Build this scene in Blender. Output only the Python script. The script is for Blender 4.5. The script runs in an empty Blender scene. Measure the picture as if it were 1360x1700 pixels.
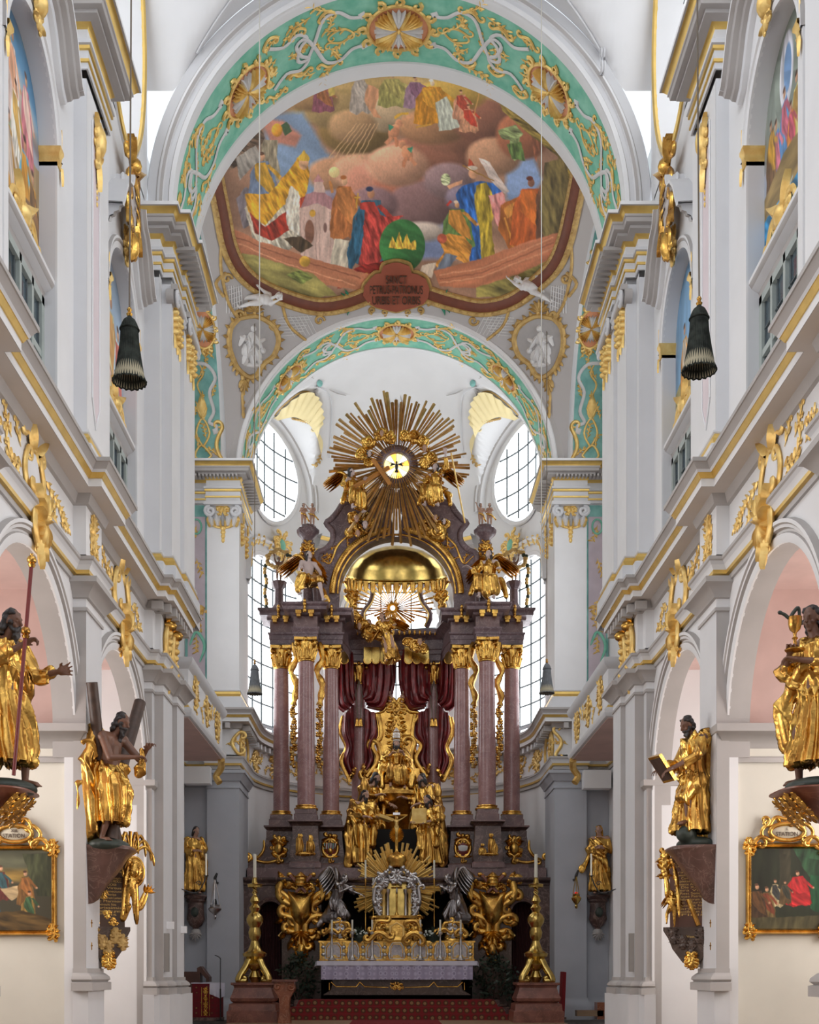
import bpy, math, random
import numpy as np
from mathutils import Vector, Matrix
PI = math.pi
sin, cos, sqrt = math.sin, math.cos, math.sqrt
SC = bpy.context.scene
COL = SC.collection
# ---------------------------------------------------------------- camera, world, light, exposure
F, VX, HY, CX, EYE = 2000.0, 651.0, 1615.0, -0.143, 1.7
cd = bpy.data.cameras.new('camera'); cam = bpy.data.objects.new('camera', cd); COL.objects.link(cam)
cd.sensor_fit = 'VERTICAL'; cd.sensor_height = 24.0; cd.lens = 24.0*F/1700.0
cd.shift_x = (680-VX)/1700.0; cd.shift_y = (HY-850)/1700.0
cd.clip_start = 0.1; cd.clip_end = 200
cam.location = (CX, 0, EYE); cam.rotation_euler = (PI/2, 0, 0)
SC.camera = cam
vs = SC.view_settings
vs.view_transform = 'Standard'; vs.look = 'None'; vs.gamma = 1; vs.use_curve_mapping = False
vs.exposure = 0.56
SC.cycles.max_bounces = 7; SC.cycles.diffuse_bounces = 4; SC.cycles.glossy_bounces = 3
SC.cycles.sample_clamp_indirect = 6.0
wd = bpy.data.worlds.new('sky'); SC.world = wd; wd.use_nodes = True
wd.node_tree.nodes['Background'].inputs[0].default_value = (0.86, 0.93, 1.0, 1)
wd.node_tree.nodes['Background'].inputs[1].default_value = 1.0
def area(name, loc, rot, sx, sy, power, col=(1, .98, .95)):
  d = bpy.data.lights.new(name, 'AREA'); d.shape = 'RECTANGLE'; d.size = sx; d.size_y = sy
  d.energy = power; d.color = col
  o = bpy.data.objects.new(name, d); COL.objects.link(o); o.location = loc; o.rotation_euler = rot
  return o
for s in (-1, 1):      # daylight of the clerestory windows behind and above the camera, and of the choir's side windows
  for yy in (16.4, 11.0, 5.4, 0.0):
    area('clerestory_daylight', (s*5.0, yy, 19.6), (0, s*math.radians(42), 0), 3.6, 3.0, 120, (.95, .98, 1))
  area('choir_daylight', (s*6.1, 31.5, 12.6), (0, s*PI/2, 0), 4.5, 5.0, 110, (.95, .98, 1))
  area('choir_lunette_daylight', (s*6.1, 31.5, 18.6), (0, s*math.radians(80), 0), 3.0, 5.0, 90, (.95, .98, 1))
  for yy in (16.6, 21.9, 11.2):
    area('chapel_daylight', (s*9.3, yy, 4.6), (0, s*PI/2, 0), 3.6, 2.6, 190, (1, .97, .93))
area('rear_fill_light', (0, -3.9, 12), (-PI/2, 0, 0), 8.0, 9.0, 300, (1, .98, .95))  # added fill lamp before the closed rear wall; no window stands there
def P(px, py, Y):
  return Vector((CX+(px-VX)*Y/F, Y, EYE+(HY-py)*Y/F))
def ZP(py, Y): return EYE+(HY-py)*Y/F
def XP(px, Y): return CX+(px-VX)*Y/F
# ---------------------------------------------------------------- materials
def lin(c):
  return tuple(((v/12.92) if v <= 0.04045 else ((v+0.055)/1.055)**2.4) for v in c)
def rgb(r, g, b): return lin((r/255., g/255., b/255.))
MATS = {}
def mat(name, col, rough=.6, metal=0., noise=0., nscale=3., bump=0., bscale=20., col2=None, emit=None, estr=0., attr=None, vein=None, spec=.5):
  m = bpy.data.materials.new(name); m.use_nodes = True
  nt = m.node_tree; N = nt.nodes; L = nt.links
  b = N['Principled BSDF']
  b.inputs['Base Color'].default_value = (*col, 1); b.inputs['Roughness'].default_value = rough
  b.inputs['Metallic'].default_value = metal
  b.inputs['Specular IOR Level'].default_value = spec
  tc = N.new('ShaderNodeTexCoord')
  if noise or col2 or vein:
    nz = N.new('ShaderNodeTexNoise'); nz.inputs['Scale'].default_value = nscale; nz.inputs['Detail'].default_value = 6
    L.new(tc.outputs['Object'], nz.inputs['Vector'])
    cr = N.new('ShaderNodeValToRGB')
    c2 = col2 if col2 else tuple(min(1, v*(1-noise)) for v in col)
    cr.color_ramp.elements[0].position = .35; cr.color_ramp.elements[1].position = .68
    cr.color_ramp.elements[0].color = (*c2, 1); cr.color_ramp.elements[1].color = (*col, 1)
    L.new(nz.outputs['Fac'], cr.inputs['Fac'])
    out = cr.outputs['Color']
    if vein:
      vz = N.new('ShaderNodeTexNoise'); vz.inputs['Scale'].default_value = nscale*1.3; vz.inputs['Detail'].default_value = 8; vz.inputs['Distortion'].default_value = 1.5
      L.new(tc.outputs['Object'], vz.inputs['Vector'])
      vr = N.new('ShaderNodeValToRGB'); e = vr.color_ramp.elements
      e[0].position = .47; e[0].color = (0, 0, 0, 1); e[1].position = .5; e[1].color = (.7, .7, .7, 1)
      x = e.new(.53); x.color = (0, 0, 0, 1)
      L.new(vz.outputs['Fac'], vr.inputs['Fac'])
      mx = N.new('ShaderNodeMix'); mx.data_type = 'RGBA'
      L.new(vr.outputs['Color'], mx.inputs[0]); L.new(out, mx.inputs[6]); mx.inputs[7].default_value = (*vein, 1)
      out = mx.outputs[2]
    L.new(out, b.inputs['Base Color'])
  if attr:
    at = N.new('ShaderNodeAttribute'); at.attribute_name = attr
    L.new(at.outputs['Color'], b.inputs['Base Color'])
  if bump:
    bz = N.new('ShaderNodeTexNoise'); bz.inputs['Scale'].default_value = bscale; bz.inputs['Detail'].default_value = 4
    L.new(tc.outputs['Object'], bz.inputs['Vector'])
    bp = N.new('ShaderNodeBump'); bp.inputs['Strength'].default_value = bump; bp.inputs['Distance'].default_value = .02
    L.new(bz.outputs['Fac'], bp.inputs['Height']); L.new(bp.outputs['Normal'], b.inputs['Normal'])
  if emit:
    b.inputs['Emission Color'].default_value = (*emit, 1); b.inputs['Emission Strength'].default_value = estr
  MATS[name] = m
  return m
WHITE = mat('white_plaster', (.80, .80, .815), .75, noise=.05, nscale=1.2)
GREY = mat('grey_shaded_stucco', (.47, .445, .435), .6, noise=.10, nscale=1.5)  # grey darkened so camera-facing pilaster and pier faces carry painted shade
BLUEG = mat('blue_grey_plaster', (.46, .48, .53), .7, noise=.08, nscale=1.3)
SUNB = mat('bronze_gilding', (.62, .38, .15), .3, metal=.9, noise=.35, nscale=6)
PALE = mat('pale_grey_stucco', (.70, .705, .73), .65, noise=.05, nscale=1.3)
CREAM = mat('cream_plaster', (.74, .71, .63), .75, noise=.12, nscale=.8)
BEIGE = mat('beige_plaster', (.66, .60, .56), .75, noise=.12, nscale=.8)
CHAPEL = mat('rose_plaster', (.66, .47, .43), .8, noise=.14, nscale=1.6)
PINK = mat('pale_rose_plaster', (.80, .70, .735), .75, noise=.07, nscale=1.5)
LILAC = mat('lilac_plaster', (.63, .54, .60), .75, noise=.15, nscale=2)
TEAL = mat('teal_stucco', rgb(146, 210, 186), .6, col2=rgb(110, 188, 162), nscale=3.5)
TEAL2 = mat('deep_teal_stucco', rgb(142, 198, 190), .6, col2=rgb(106, 164, 158), nscale=3.)
BAND = mat('gilt_moulding', (.82, .56, .16), .35, metal=.55, noise=.15, nscale=4)
GOLD = mat('gold_leaf', (.88, .54, .13), .27, metal=1., col2=(.42, .21, .05), nscale=4, bump=.35, bscale=16)  # deep brown mottle puts shading into the gold's colour
GOLDL = mat('light_gold_leaf', (.92, .68, .26), .42, metal=.55, col2=(.78, .50, .15), nscale=7, bump=.2, bscale=20)
OCHRE = mat('ochre_gilded_stucco', (.62, .42, .15), .5, metal=.3, col2=(.42, .26, .09), nscale=6)
CUSTARD = mat('yellow_stucco', rgb(240, 222, 168), .6, noise=.06, nscale=3)
BRASS = mat('polished_brass', (.66, .46, .14), .22, metal=1., noise=.35, nscale=6)
SILVER = mat('silver', (.62, .60, .60), .3, metal=1., noise=.25, nscale=6, bump=.15, bscale=18)
PEWTER = mat('dark_silver', (.32, .29, .29), .32, metal=1., noise=.35, nscale=5, bump=.2, bscale=14)
MARB = mat('red_grey_marble', (.20, .115, .11), .3, col2=(.12, .07, .07), nscale=2.2, vein=(.28, .19, .18))
MARBC = mat('column_marble', (.36, .20, .195), .2, col2=(.27, .145, .145), nscale=2.6, vein=(.42, .27, .26))
BROWNM = mat('brown_grey_marble', (.10, .065, .05), .3, col2=(.06, .038, .03), nscale=2.2, vein=(.16, .11, .09))
DARKM = mat('dark_brown_marble', (.115, .065, .055), .3, col2=(.055, .032, .03), nscale=2., vein=(.26, .17, .14))
REDM = mat('red_marble', (.27, .105, .075), .3, col2=(.15, .055, .04), nscale=3., vein=(.33, .14, .09))
PURP = mat('purple_grey_stucco_marble', (.175, .115, .125), .35, col2=(.10, .062, .07), nscale=3., vein=(.30, .22, .23))
FLESHD = mat('brown_painted_wood', (.20, .095, .06), .45, noise=.3, nscale=5)
FLESH = mat('painted_flesh', (.50, .30, .22), .45, noise=.2, nscale=5)
FLESHP = mat('pale_flesh', (.58, .46, .44), .5, noise=.12, nscale=5)
HAIR = mat('dark_hair_paint', (.028, .024, .026), .4, bump=.6, bscale=22)
WOOD = mat('dark_wood', (.075, .042, .03), .5, noise=.4, nscale=8, bump=.4, bscale=12)
ROCK = mat('green_black_rock', (.04, .055, .045), .5, noise=.4, nscale=5)
IRON = mat('black_iron', (.02, .02, .02), .5)
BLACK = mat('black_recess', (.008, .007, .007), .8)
CLOTHG = mat('black_green_tassel_fabric', (.045, .052, .045), .9, col2=(.02, .022, .02), nscale=9, spec=.1)
CLOTHS = mat('slate_tassel_fabric', (.13, .14, .155), .65, noise=.3, nscale=9)
LINING = mat('beige_lining', (.36, .32, .22), .8)
ROPE = mat('rope', (.16, .13, .10), .8)
ROPEW = mat('pale_rope', (.62, .60, .55), .8)
STUCW = mat('white_stucco_figure', (.74, .73, .73), .6, noise=.1, nscale=5)
STUCG = mat('grey_stucco_figure', (.42, .40, .40), .6, noise=.1, nscale=5)
ORANGE = mat('terracotta_stucco', rgb(232, 160, 118), .6, noise=.15, nscale=6)
CARVED = mat('red_brown_stucco', rgb(120, 64, 44), .5, noise=.2, nscale=5)
CRIMS = mat('crimson_drape', (.22, .022, .024), .3, col2=(.10, .012, .014), nscale=4, bump=.3, bscale=8)
CARPET = mat('red_carpet', (.22, .008, .012), .9, noise=.2, nscale=30)
WAX = mat('candle_wax', (.80, .78, .66), .5)
LINEN = mat('white_linen', (.70, .68, .78), .75)
GREEN = mat('dark_leaf', (.018, .035, .018), .5, noise=.4, nscale=8)
FLOWER = mat('white_petals', (.75, .8, .75), .6)
FLOORM = mat('floor_stone', (.30, .22, .16), .4, noise=.25, nscale=2)
PLASTICW = mat('white_plastic', (.9, .9, .92), .5)
CASING = mat('grey_green_frame', (.42, .47, .45), .5, noise=.1, nscale=5)
LEAD = mat('leaded_glazing_bar', (.10, .12, .13), .6)
SKYPANE = mat('daylit_glass', (.8, .85, .9), .2, emit=(.93, .97, 1.0), estr=2.6)
SKYLOW = mat('daylit_lunette_glass', (.8, .85, .9), .2, emit=(.96, .98, 1.0), estr=1.3)
DARKPANE = mat('blue_grey_glass', (.10, .14, .17), .08, noise=.5, nscale=2, spec=.8)
AMBER = mat('backlit_yellow_glass', (.9, .8, .2), .3, emit=(1., .86, .30), estr=1.3)
AMBERO = mat('backlit_orange_glass', (.9, .5, .1), .3, emit=(1., .50, .07), estr=1.2)
REDG = mat('red_glass', (.5, .01, .01), .1, emit=(.8, .02, .01), estr=.4)
INK = mat('dark_lettering', (.07, .035, .02), .5)
GILTL = mat('gilt_lettering', (.72, .48, .16), .4, metal=.5)
PAINT = mat('painted_surface', (.5, .5, .5), .55, attr='Col')
OILP = mat('oil_painting', (.5, .5, .5), .3, attr='Col')
# carpet with woven pattern, altar lace
def checker(name, c1, c2, c3, sc):
  m = mat(name, c1, .9); nt = m.node_tree; N = nt.nodes; L = nt.links; b = N['Principled BSDF']
  tc = N.new('ShaderNodeTexCoord'); v = N.new('ShaderNodeTexVoronoi'); v.inputs['Scale'].default_value = sc
  L.new(tc.outputs['Object'], v.inputs['Vector'])
  cr = N.new('ShaderNodeValToRGB'); e = cr.color_ramp.elements
  e[0].position = .22; e[0].color = (*c3, 1); e[1].position = .30; e[1].color = (*c2, 1); x = e.new(.5); x.color = (*c1, 1)
  v.inputs['Randomness'].default_value = .15
  L.new(v.outputs['Distance'], cr.inputs['Fac']); L.new(cr.outputs['Color'], b.inputs['Base Color'])
  return m
RUG = checker('patterned_red_carpet', (.22, .012, .014), (.05, .03, .01), (.30, .16, .07), 5.)
LACE = checker('lilac_lace', (.42, .38, .52), (.60, .56, .70), (.33, .29, .42), 6.)
ANTEP = checker('red_brocade', (.15, .004, .01), (.10, .01, .01), (.40, .24, .06), 7.)
# ---------------------------------------------------------------- mesh helpers
class MB:
  def __init__(s, *mats):
    s.V = []; s.n = 0; s.F = []; s.M = []; s.mats = list(mats)
  def mi(s, m):
    if m is None: return 0
    if m not in s.mats: s.mats.append(m)
    return s.mats.index(m)
  def add(s, V, F, m=None):
    k = s.mi(m); b = s.n
    s.V.extend([tuple(v) for v in V]); s.n += len(V)
    s.F.extend([tuple(i+b for i in f) for f in F]); s.M.extend([k]*len(F))
  def box(s, x0, x1, y0, y1, z0, z1, m=None):
    x0, x1 = min(x0, x1), max(x0, x1); y0, y1 = min(y0, y1), max(y0, y1); z0, z1 = min(z0, z1), max(z0, z1)
    s.add([(x0,y0,z0),(x1,y0,z0),(x1,y1,z0),(x0,y1,z0),(x0,y0,z1),(x1,y0,z1),(x1,y1,z1),(x0,y1,z1)],
       [(0,3,2,1),(4,5,6,7),(0,1,5,4),(1,2,6,5),(2,3,7,6),(3,0,4,7)], m)
  def quad(s, a, b, c, d, m=None): s.add([a,b,c,d], [(0,1,2,3)], m)
  def sweep(s, Pn, A, B, prof, mats=None, closed=False, pclosed=False):
    n = len(Pn); k = len(prof); V = []
    for p, a, b in zip(Pn, A, B):
      for (u, w) in prof:
        V.append((p[0]+a[0]*u+b[0]*w, p[1]+a[1]*u+b[1]*w, p[2]+a[2]*u+b[2]*w))
    kk = k if pclosed else k-1
    for j in range(kk):
      Fc = []
      for i in range(n if closed else n-1):
        i2 = (i+1) % n; j2 = (j+1) % k
        Fc.append((i*k+j, i2*k+j, i2*k+j2, i*k+j2))
      if j == 0: s.add(V, Fc, mats[min(j, len(mats)-1)] if mats else None); base = s.n-len(V)
      else:
        mi = s.mi(mats[min(j, len(mats)-1)] if mats else None)
        s.F.extend([tuple(q+base for q in f) for f in Fc]); s.M.extend([mi]*len(Fc))
  def plan(s, path, prof, mats=None, side=1):
    """sweep prof [(outward, z)] along a plan polyline; outward = left normal * side, mitred"""
    n = len(path); Ns = []
    for i in range(n):
      def nrm(a, b):
        dx, dy = b[0]-a[0], b[1]-a[1]; l = math.hypot(dx, dy) or 1
        return (-dy/l, dx/l)
      if i == 0: q = nrm(path[0], path[1])
      elif i == n-1: q = nrm(path[-2], path[-1])
      else:
        a = nrm(path[i-1], path[i]); b = nrm(path[i], path[i+1])
        d = 1+a[0]*b[0]+a[1]*b[1]
        q = ((a[0]+b[0])/d, (a[1]+b[1])/d) if d > .15 else b
      Ns.append((q[0]*side, q[1]*side, 0))
    s.sweep([(p[0], p[1], 0) for p in path], Ns, [(0,0,1)]*n, prof, mats)
  def arc(s, c, R, U, W, Nn, prof, a0, a1, n=40, mats=None, ry=1., pclosed=False):
    """sweep prof [(radial, normal)] along an arc about c in plane U,W"""
    U = Vector(U); W = Vector(W); Nn = Vector(Nn); c = Vector(c); Pn = []; A = []
    for i in range(n+1):
      t = a0+(a1-a0)*i/n
      d = U*cos(t)+W*(sin(t)*ry); Pn.append(c+d*R)
      e = (U*(cos(t)*ry)+W*sin(t)).normalized(); A.append(e)
    s.sweep(Pn, A, [Nn]*(n+1), prof, mats, pclosed=pclosed)
  def lathe(s, c, prof, n=24, m=None, mats=None, fx=1., fy=1., a0=0., a1=2*PI, flute=0, fa=0.):
    c = Vector(c); full = abs(a1-a0-2*PI) < 1e-6; nn = n if full else n+1
    Pn = [c]*nn; A = []
    for i in range(nn):
      t = a0+(a1-a0)*i/n; q = 1+(fa*cos(flute*t) if flute else 0)
      A.append((cos(t)*fx*q, sin(t)*fy*q, 0))
    if m is not None: mats = [m]*(len(prof)-1)
    s.sweep(Pn, A, [(0,0,1)]*nn, prof, mats, closed=full)
  def ell(s, c, r, m=None, n=14, k=9, rot=None):
    if isinstance(r, (int, float)): r = (r, r, r)
    V = []; Fc = []
    R = rot if rot is not None else Matrix.Identity(3)
    c = Vector(c)
    for j in range(1, k):
      ph = PI*j/k
      for i in range(n):
        t = 2*PI*i/n
        V.append(c+R@Vector((r[0]*sin(ph)*cos(t), r[1]*sin(ph)*sin(t), r[2]*cos(ph))))
    V.append(c+R@Vector((0,0,r[2]))); V.append(c+R@Vector((0,0,-r[2])))
    T = len(V)-2; Bq = T+1
    for j in range(k-2):
      for i in range(n):
        i2 = (i+1) % n; Fc.append((j*n+i, (j+1)*n+i, (j+1)*n+i2, j*n+i2))
    for i in range(n):
      i2 = (i+1) % n; Fc.append((T, i, i2)); Fc.append((Bq, (k-2)*n+i2, (k-2)*n+i))
    s.add(V, Fc, m)
  def tube(s, pts, r, m=None, n=8, cap=True, sq=1.):
    pts = [Vector(p) for p in pts]; N = len(pts)
    if isinstance(r, (int, float)): r = [r]*N
    V = []; up = None
    for i, p in enumerate(pts):
      d = (pts[min(i+1, N-1)]-pts[max(i-1, 0)])
      if d.length < 1e-9: d = Vector((0, 0, 1))
      d.normalize()
      if up is None:
        up = Vector((0, 0, 1)) if abs(d.z) < .9 else Vector((0, 1, 0))
      a = d.cross(up)
      if a.length < 1e-6: a = d.orthogonal()
      a.normalize(); b = a.cross(d).normalized(); up = b
      for j in range(n):
        t = 2*PI*j/n
        V.append(p+a*(r[i]*cos(t))+b*(r[i]*sin(t)*sq))
    Fc = [(i*n+j, i*n+(j+1) % n, (i+1)*n+(j+1) % n, (i+1)*n+j) for i in range(N-1) for j in range(n)]
    if cap:
      Fc.append(tuple(range(n-1, -1, -1))); Fc.append(tuple((N-1)*n+j for j in range(n)))
    s.add(V, Fc, m)
  def capsule(s, a, b, ra, rb=None, m=None, n=12):
    rb = ra if rb is None else rb
    a = Vector(a); b = Vector(b); d = b-a; L = d.length
    if L < 1e-6: s.ell(a, ra, m); return
    u = d/L; pts = []; rr = []
    for t in (-1, -.8, -.5, 0): pts.append(a+u*(ra*t)); rr.append(ra*sqrt(max(0.001, 1-t*t)))
    for t in (.25, .5, .75): pts.append(a.lerp(b, t)); rr.append(ra+(rb-ra)*t)
    for t in (0, .5, .8, 1): pts.append(b+u*(rb*t)); rr.append(rb*sqrt(max(0.001, 1-t*t)))
    s.tube(pts, rr, m, n)
  def prism(s, pts, y0, y1, m=None):
    """outline in x,z extruded along y, triangulated as ngon"""
    n = len(pts)
    V = [(p[0], y0, p[1]) for p in pts]+[(p[0], y1, p[1]) for p in pts]
    s.add(V, [tuple(range(n)), tuple(range(2*n-1, n-1, -1))]+[(i, i+n, (i+1) % n+n, (i+1) % n) for i in range(n)], m)
  def grid(s, G, m=None, wrap=False):
    """G: array (a,b,3)"""
    a, b = len(G), len(G[0])
    V = [tuple(G[i][j]) for i in range(a) for j in range(b)]
    Fc = [(i*b+j, i*b+(j+1) % b, (i+1)*b+(j+1) % b, (i+1)*b+j) for i in range(a-1) for j in range(b if wrap else b-1)]
    s.add(V, Fc, m)
  def xf(s, M):
    s.V = [tuple(M @ Vector(v)) for v in s.V]; return s
  def build(s, name, parent=None, ang=38, flat=False, **tags):
    me = bpy.data.meshes.new(name)
    me.from_pydata(s.V, [], s.F)
    for m in (s.mats or [WHITE]): me.materials.append(m)
    if s.M: me.polygons.foreach_set('material_index', s.M)
    if not flat:
      me.polygons.foreach_set('use_smooth', [True]*len(me.polygons))
      me.update(); me.set_sharp_from_angle(angle=math.radians(ang))
    me.update()
    o = bpy.data.objects.new(name, me); COL.objects.link(o)
    if parent is not None:
      o.parent = parent; o.matrix_parent_inverse = parent.matrix_world.inverted() if parent.type != 'X' else o.matrix_parent_inverse
    return tag(o, **tags)
def tag(o, label=None, cat=None, group=None, kind=None):
  if label: o['label'] = label
  if cat: o['category'] = cat
  if group: o['group'] = group
  if kind: o['kind'] = kind
  return o
def thing(name, loc, label, cat, group=None):
  o = bpy.data.objects.new(name, None); COL.objects.link(o); o.empty_display_size = .1
  o.location = loc; o.matrix_world = Matrix.Translation(Vector(loc))
  return tag(o, label, cat, group)
def struct(mb, name, **k): return mb.build(name, kind='structure', **k)
def copy_tree(o, parent=None, M=None):
  c = o.copy(); COL.objects.link(c)
  if parent is not None: c.parent = parent
  for ch in list(o.children): copy_tree(ch, c)
  return c
def place_copy(o, loc, label=None, group=None, sx=1, rz=0.):
  """copy of a thing (with parts), moved to loc, mirrored in x when sx = -1"""
  c = copy_tree(o)
  c.location = Vector(loc); c.scale = (o.scale[0]*sx, o.scale[1], o.scale[2]); c.rotation_euler = (0, 0, rz)
  if label: c['label'] = label
  if group: c['group'] = group
  return c
def instance(o, name=None): pass
# text as a real mesh lying on a surface: origin o, axes U (reading), W (up), N (towards the reader)
def text(body, o, U, W, Nn, size, m, width=None, name='lettering', parent=None, depth=.006, space=1., **tags):
  cu = bpy.data.curves.new('t', 'FONT'); cu.body = body; cu.size = size; cu.align_x = 'CENTER'; cu.align_y = 'CENTER'
  cu.extrude = depth; cu.space_line = space
  ob = bpy.data.objects.new('t', cu); COL.objects.link(ob)
  dg = bpy.context.evaluated_depsgraph_get(); me = bpy.data.meshes.new_from_object(ob.evaluated_get(dg))
  bpy.data.objects.remove(ob); bpy.data.curves.remove(cu)
  xs = [v.co.x for v in me.vertices]; sc = 1.
  if width and xs: sc = width/(max(xs)-min(xs))
  U = Vector(U).normalized(); W = Vector(W).normalized(); Nn = Vector(Nn).normalized(); o = Vector(o)
  for v in me.vertices:
    c = v.co.copy(); v.co = o+U*(c.x*sc)+W*c.y+Nn*(c.z+depth)
  me.materials.clear(); me.materials.append(m)
  ob = bpy.data.objects.new(name, me); COL.objects.link(ob)
  if parent is not None: ob.parent = parent; ob.matrix_parent_inverse = parent.matrix_world.inverted()
  return tag(ob, **tags)
# ---------------------------------------------------------------- relief ornament in a mapped 2-D space
def spir(c, r, a0, turns, d=1, n=14, k=.12):
  return [(c[0]+r*(1-(1-k)*t/n)*cos(a0+d*2*PI*turns*t/n), c[1]+r*(1-(1-k)*t/n)*sin(a0+d*2*PI*turns*t/n)) for t in range(n+1)]
def cscroll(p, q, bulge=.3, curl=.22, turns=.85, n=12):
  """a C scroll from p to q, bulging to the left of p->q, both ends curling inwards"""
  px, py = p; qx, qy = q; dx, dy = qx-px, qy-py; L = math.hypot(dx, dy) or 1; ux, uy = dx/L, dy/L; nx, ny = -uy, ux
  mid = [(px+dx*t+nx*bulge*L*sin(PI*t), py+dy*t+ny*bulge*L*sin(PI*t)) for t in [i/n for i in range(n+1)]]
  r = curl*L
  def end(pt, tang, side):
    a = math.atan2(tang[1], tang[0]); c = (pt[0]+r*cos(a+side*PI/2), pt[1]+r*sin(a+side*PI/2))
    return spir(c, r, a-side*PI/2, turns, side)
  t1 = (mid[1][0]-mid[0][0], mid[1][1]-mid[0][1]); t2 = (mid[-1][0]-mid[-2][0], mid[-1][1]-mid[-2][1])
  e1 = end(mid[0], (-t1[0], -t1[1]), 1)[1:]; e2 = end(mid[-1], t2, -1)[1:]
  return e1[::-1]+mid+e2
def otube(mb, pts, r, mp, m=None, taper=True, h=None, n=6, flat=.8):
  """relief strand along 2-D points; mp(u,v,h)->3D"""
  N = len(pts); V = []
  for i, p in enumerate(pts):
    a = pts[max(i-1, 0)]; b = pts[min(i+1, N-1)]
    dx, dy = b[0]-a[0], b[1]-a[1]; L = math.hypot(dx, dy) or 1; nx, ny = -dy/L, dx/L
    t = i/(N-1) if N > 1 else 0
    rr = r*(.35+.65*sin(PI*min(1, max(0, t)))**.6) if taper else r
    for j in range(n):
      w = 2*PI*j/n
      V.append(mp(p[0]+nx*rr*cos(w), p[1]+ny*rr*cos(w), (rr*.5 if h is None else h)+rr*flat*sin(w)))
  Fc = [(i*n+j, i*n+(j+1) % n, (i+1)*n+(j+1) % n, (i+1)*n+j) for i in range(N-1) for j in range(n)]
  Fc.append(tuple(range(n-1, -1, -1))); Fc.append(tuple((N-1)*n+j for j in range(n)))
  mb.add(V, Fc, m)
def oleaf(mb, p, ang, L, W, mp, m=None, h=.03, bend=0.):
  """pointed leaf with a raised mid rib"""
  V = []; n = 6
  for i in range(n+1):
    t = i/n; a = ang+bend*t
    cx_, cy_ = p[0]+L*t*cos(a), p[1]+L*t*sin(a)
    w = W*.5*sin(PI*(.08+.92*t)**.8)*(1 if i < n else 0); nx, ny = -sin(a), cos(a)
    lift = h*(.4+.9*t*(1.3-t))
    V += [mp(cx_+nx*w, cy_+ny*w, lift*.35), mp(cx_, cy_, lift+W*.18), mp(cx_-nx*w, cy_-ny*w, lift*.35)]
  Fc = []
  for i in range(n):
    for j in range(2): Fc.append((i*3+j, i*3+j+1, (i+1)*3+j+1, (i+1)*3+j))
  mb.add(V, Fc, m)
def obump(mb, p, rx, ry, mp, m=None, h=None, n=10, rot=0.):
  h = min(rx, ry)*.7 if h is None else h; V = []; Fc = []; K = 3
  for k in range(K+1):
    ph = PI/2*k/K
    for i in range(n):
      t = 2*PI*i/n; a, b = rx*cos(ph)*cos(t), ry*cos(ph)*sin(t)
      V.append(mp(p[0]+a*cos(rot)-b*sin(rot), p[1]+a*sin(rot)+b*cos(rot), h*sin(ph)))
  for k in range(K):
    for i in range(n): Fc.append((k*n+i, k*n+(i+1) % n, (k+1)*n+(i+1) % n, (k+1)*n+i))
  mb.add(V, Fc, m)
def rocaille(mb, c, w, h, mp, m=None, seed=0, r=.02, dens=1., sym=True):
  """a lively cluster of scrolls, leaves and shells filling w x h around c"""
  rn = random.Random(seed)
  def both(fn):
    fn(1)
    if sym: fn(-1)
  k = max(3, int(5*dens))
  for i in range(k):
    t = (i+.5)/k; y = c[1]+h*(t-.5); wx = w*.5*(.45+.5*sin(PI*t))*rn.uniform(.7, 1)
    L = h/k*rn.uniform(1.1, 1.7); b = rn.uniform(.2, .45); up = rn.choice((1, -1)); rr = r*rn.uniform(.8, 1.3)
    def f(s):
      a = (c[0]+s*wx*.25, y-L*.4*up); q = (c[0]+s*wx*.8, y+L*.4*up)
      pts = cscroll(a, q, b*up*s, .2)
      otube(mb, pts, rr, mp, m)
    both(f)
    an = rn.uniform(-.6, 1.2); LL = L*rn.uniform(.7, 1.1)
    def g(s):
      oleaf(mb, (c[0]+s*wx*.5, y), an if s > 0 else PI-an, LL, LL*.45, mp, m, h=r*2)
    both(g)
  for i in range(int(4*dens)):
    y = c[1]+h*rn.uniform(-.45, .45); obump(mb, (c[0]+rn.uniform(-.1, .1)*w, y), r*2.2, r*2.6, mp, m)
def shell(mb, c, r, mp, m=None, n=9, a0=0., a1=PI, wid=None, h=.05):
  for i in range(n):
    a = a0+(a1-a0)*(i+.5)/n
    oleaf(mb, c, a, r*(.85+.15*sin(PI*(i+.5)/n)), (wid or r*.36), mp, m, h=h)
def plane_map(o, U, W, Nn):
  o = Vector(o); U = Vector(U); W = Vector(W); Nn = Vector(Nn)
  return lambda u, v, h: tuple(o+U*u+W*v+Nn*h)
def ring_pts(c, rx, ry, n=32, a0=0, a1=2*PI): return [(c[0]+rx*cos(a0+(a1-a0)*i/n), c[1]+ry*sin(a0+(a1-a0)*i/n)) for i in range(n+1)]
def wallmap(s, W, Yc, Zc):
  """on the nave side wall: u runs with +Y, v up, h towards the nave"""
  return lambda u, v, h: (s*(W-h), Yc+u, Zc+v)
def frontmap(Xc, Y, Zc):
  return lambda u, v, h: (Xc+u, Y-h, Zc+v)
# ================================================================ THE SETTING
SN = {-1: 'left', 1: 'right'}
ARCH_Y = [21.9, 16.6, 11.3, 6.0, 0.7]; AR = 2.15; ASP = 5.35
PIL = [(18.72, 19.72), (13.3, 14.1), (8.12, 9.12), (2.82, 3.82)]
UPC = [22.15, 16.6, 11.2, 5.8]; UPHW = 1.13
WN = 5.1
REAR = -4.2
mb = MB(FLOORM)
mb.box(-10, 10, REAR-.3, 44, -.3, 0, FLOORM); struct(mb, 'floor')
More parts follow.
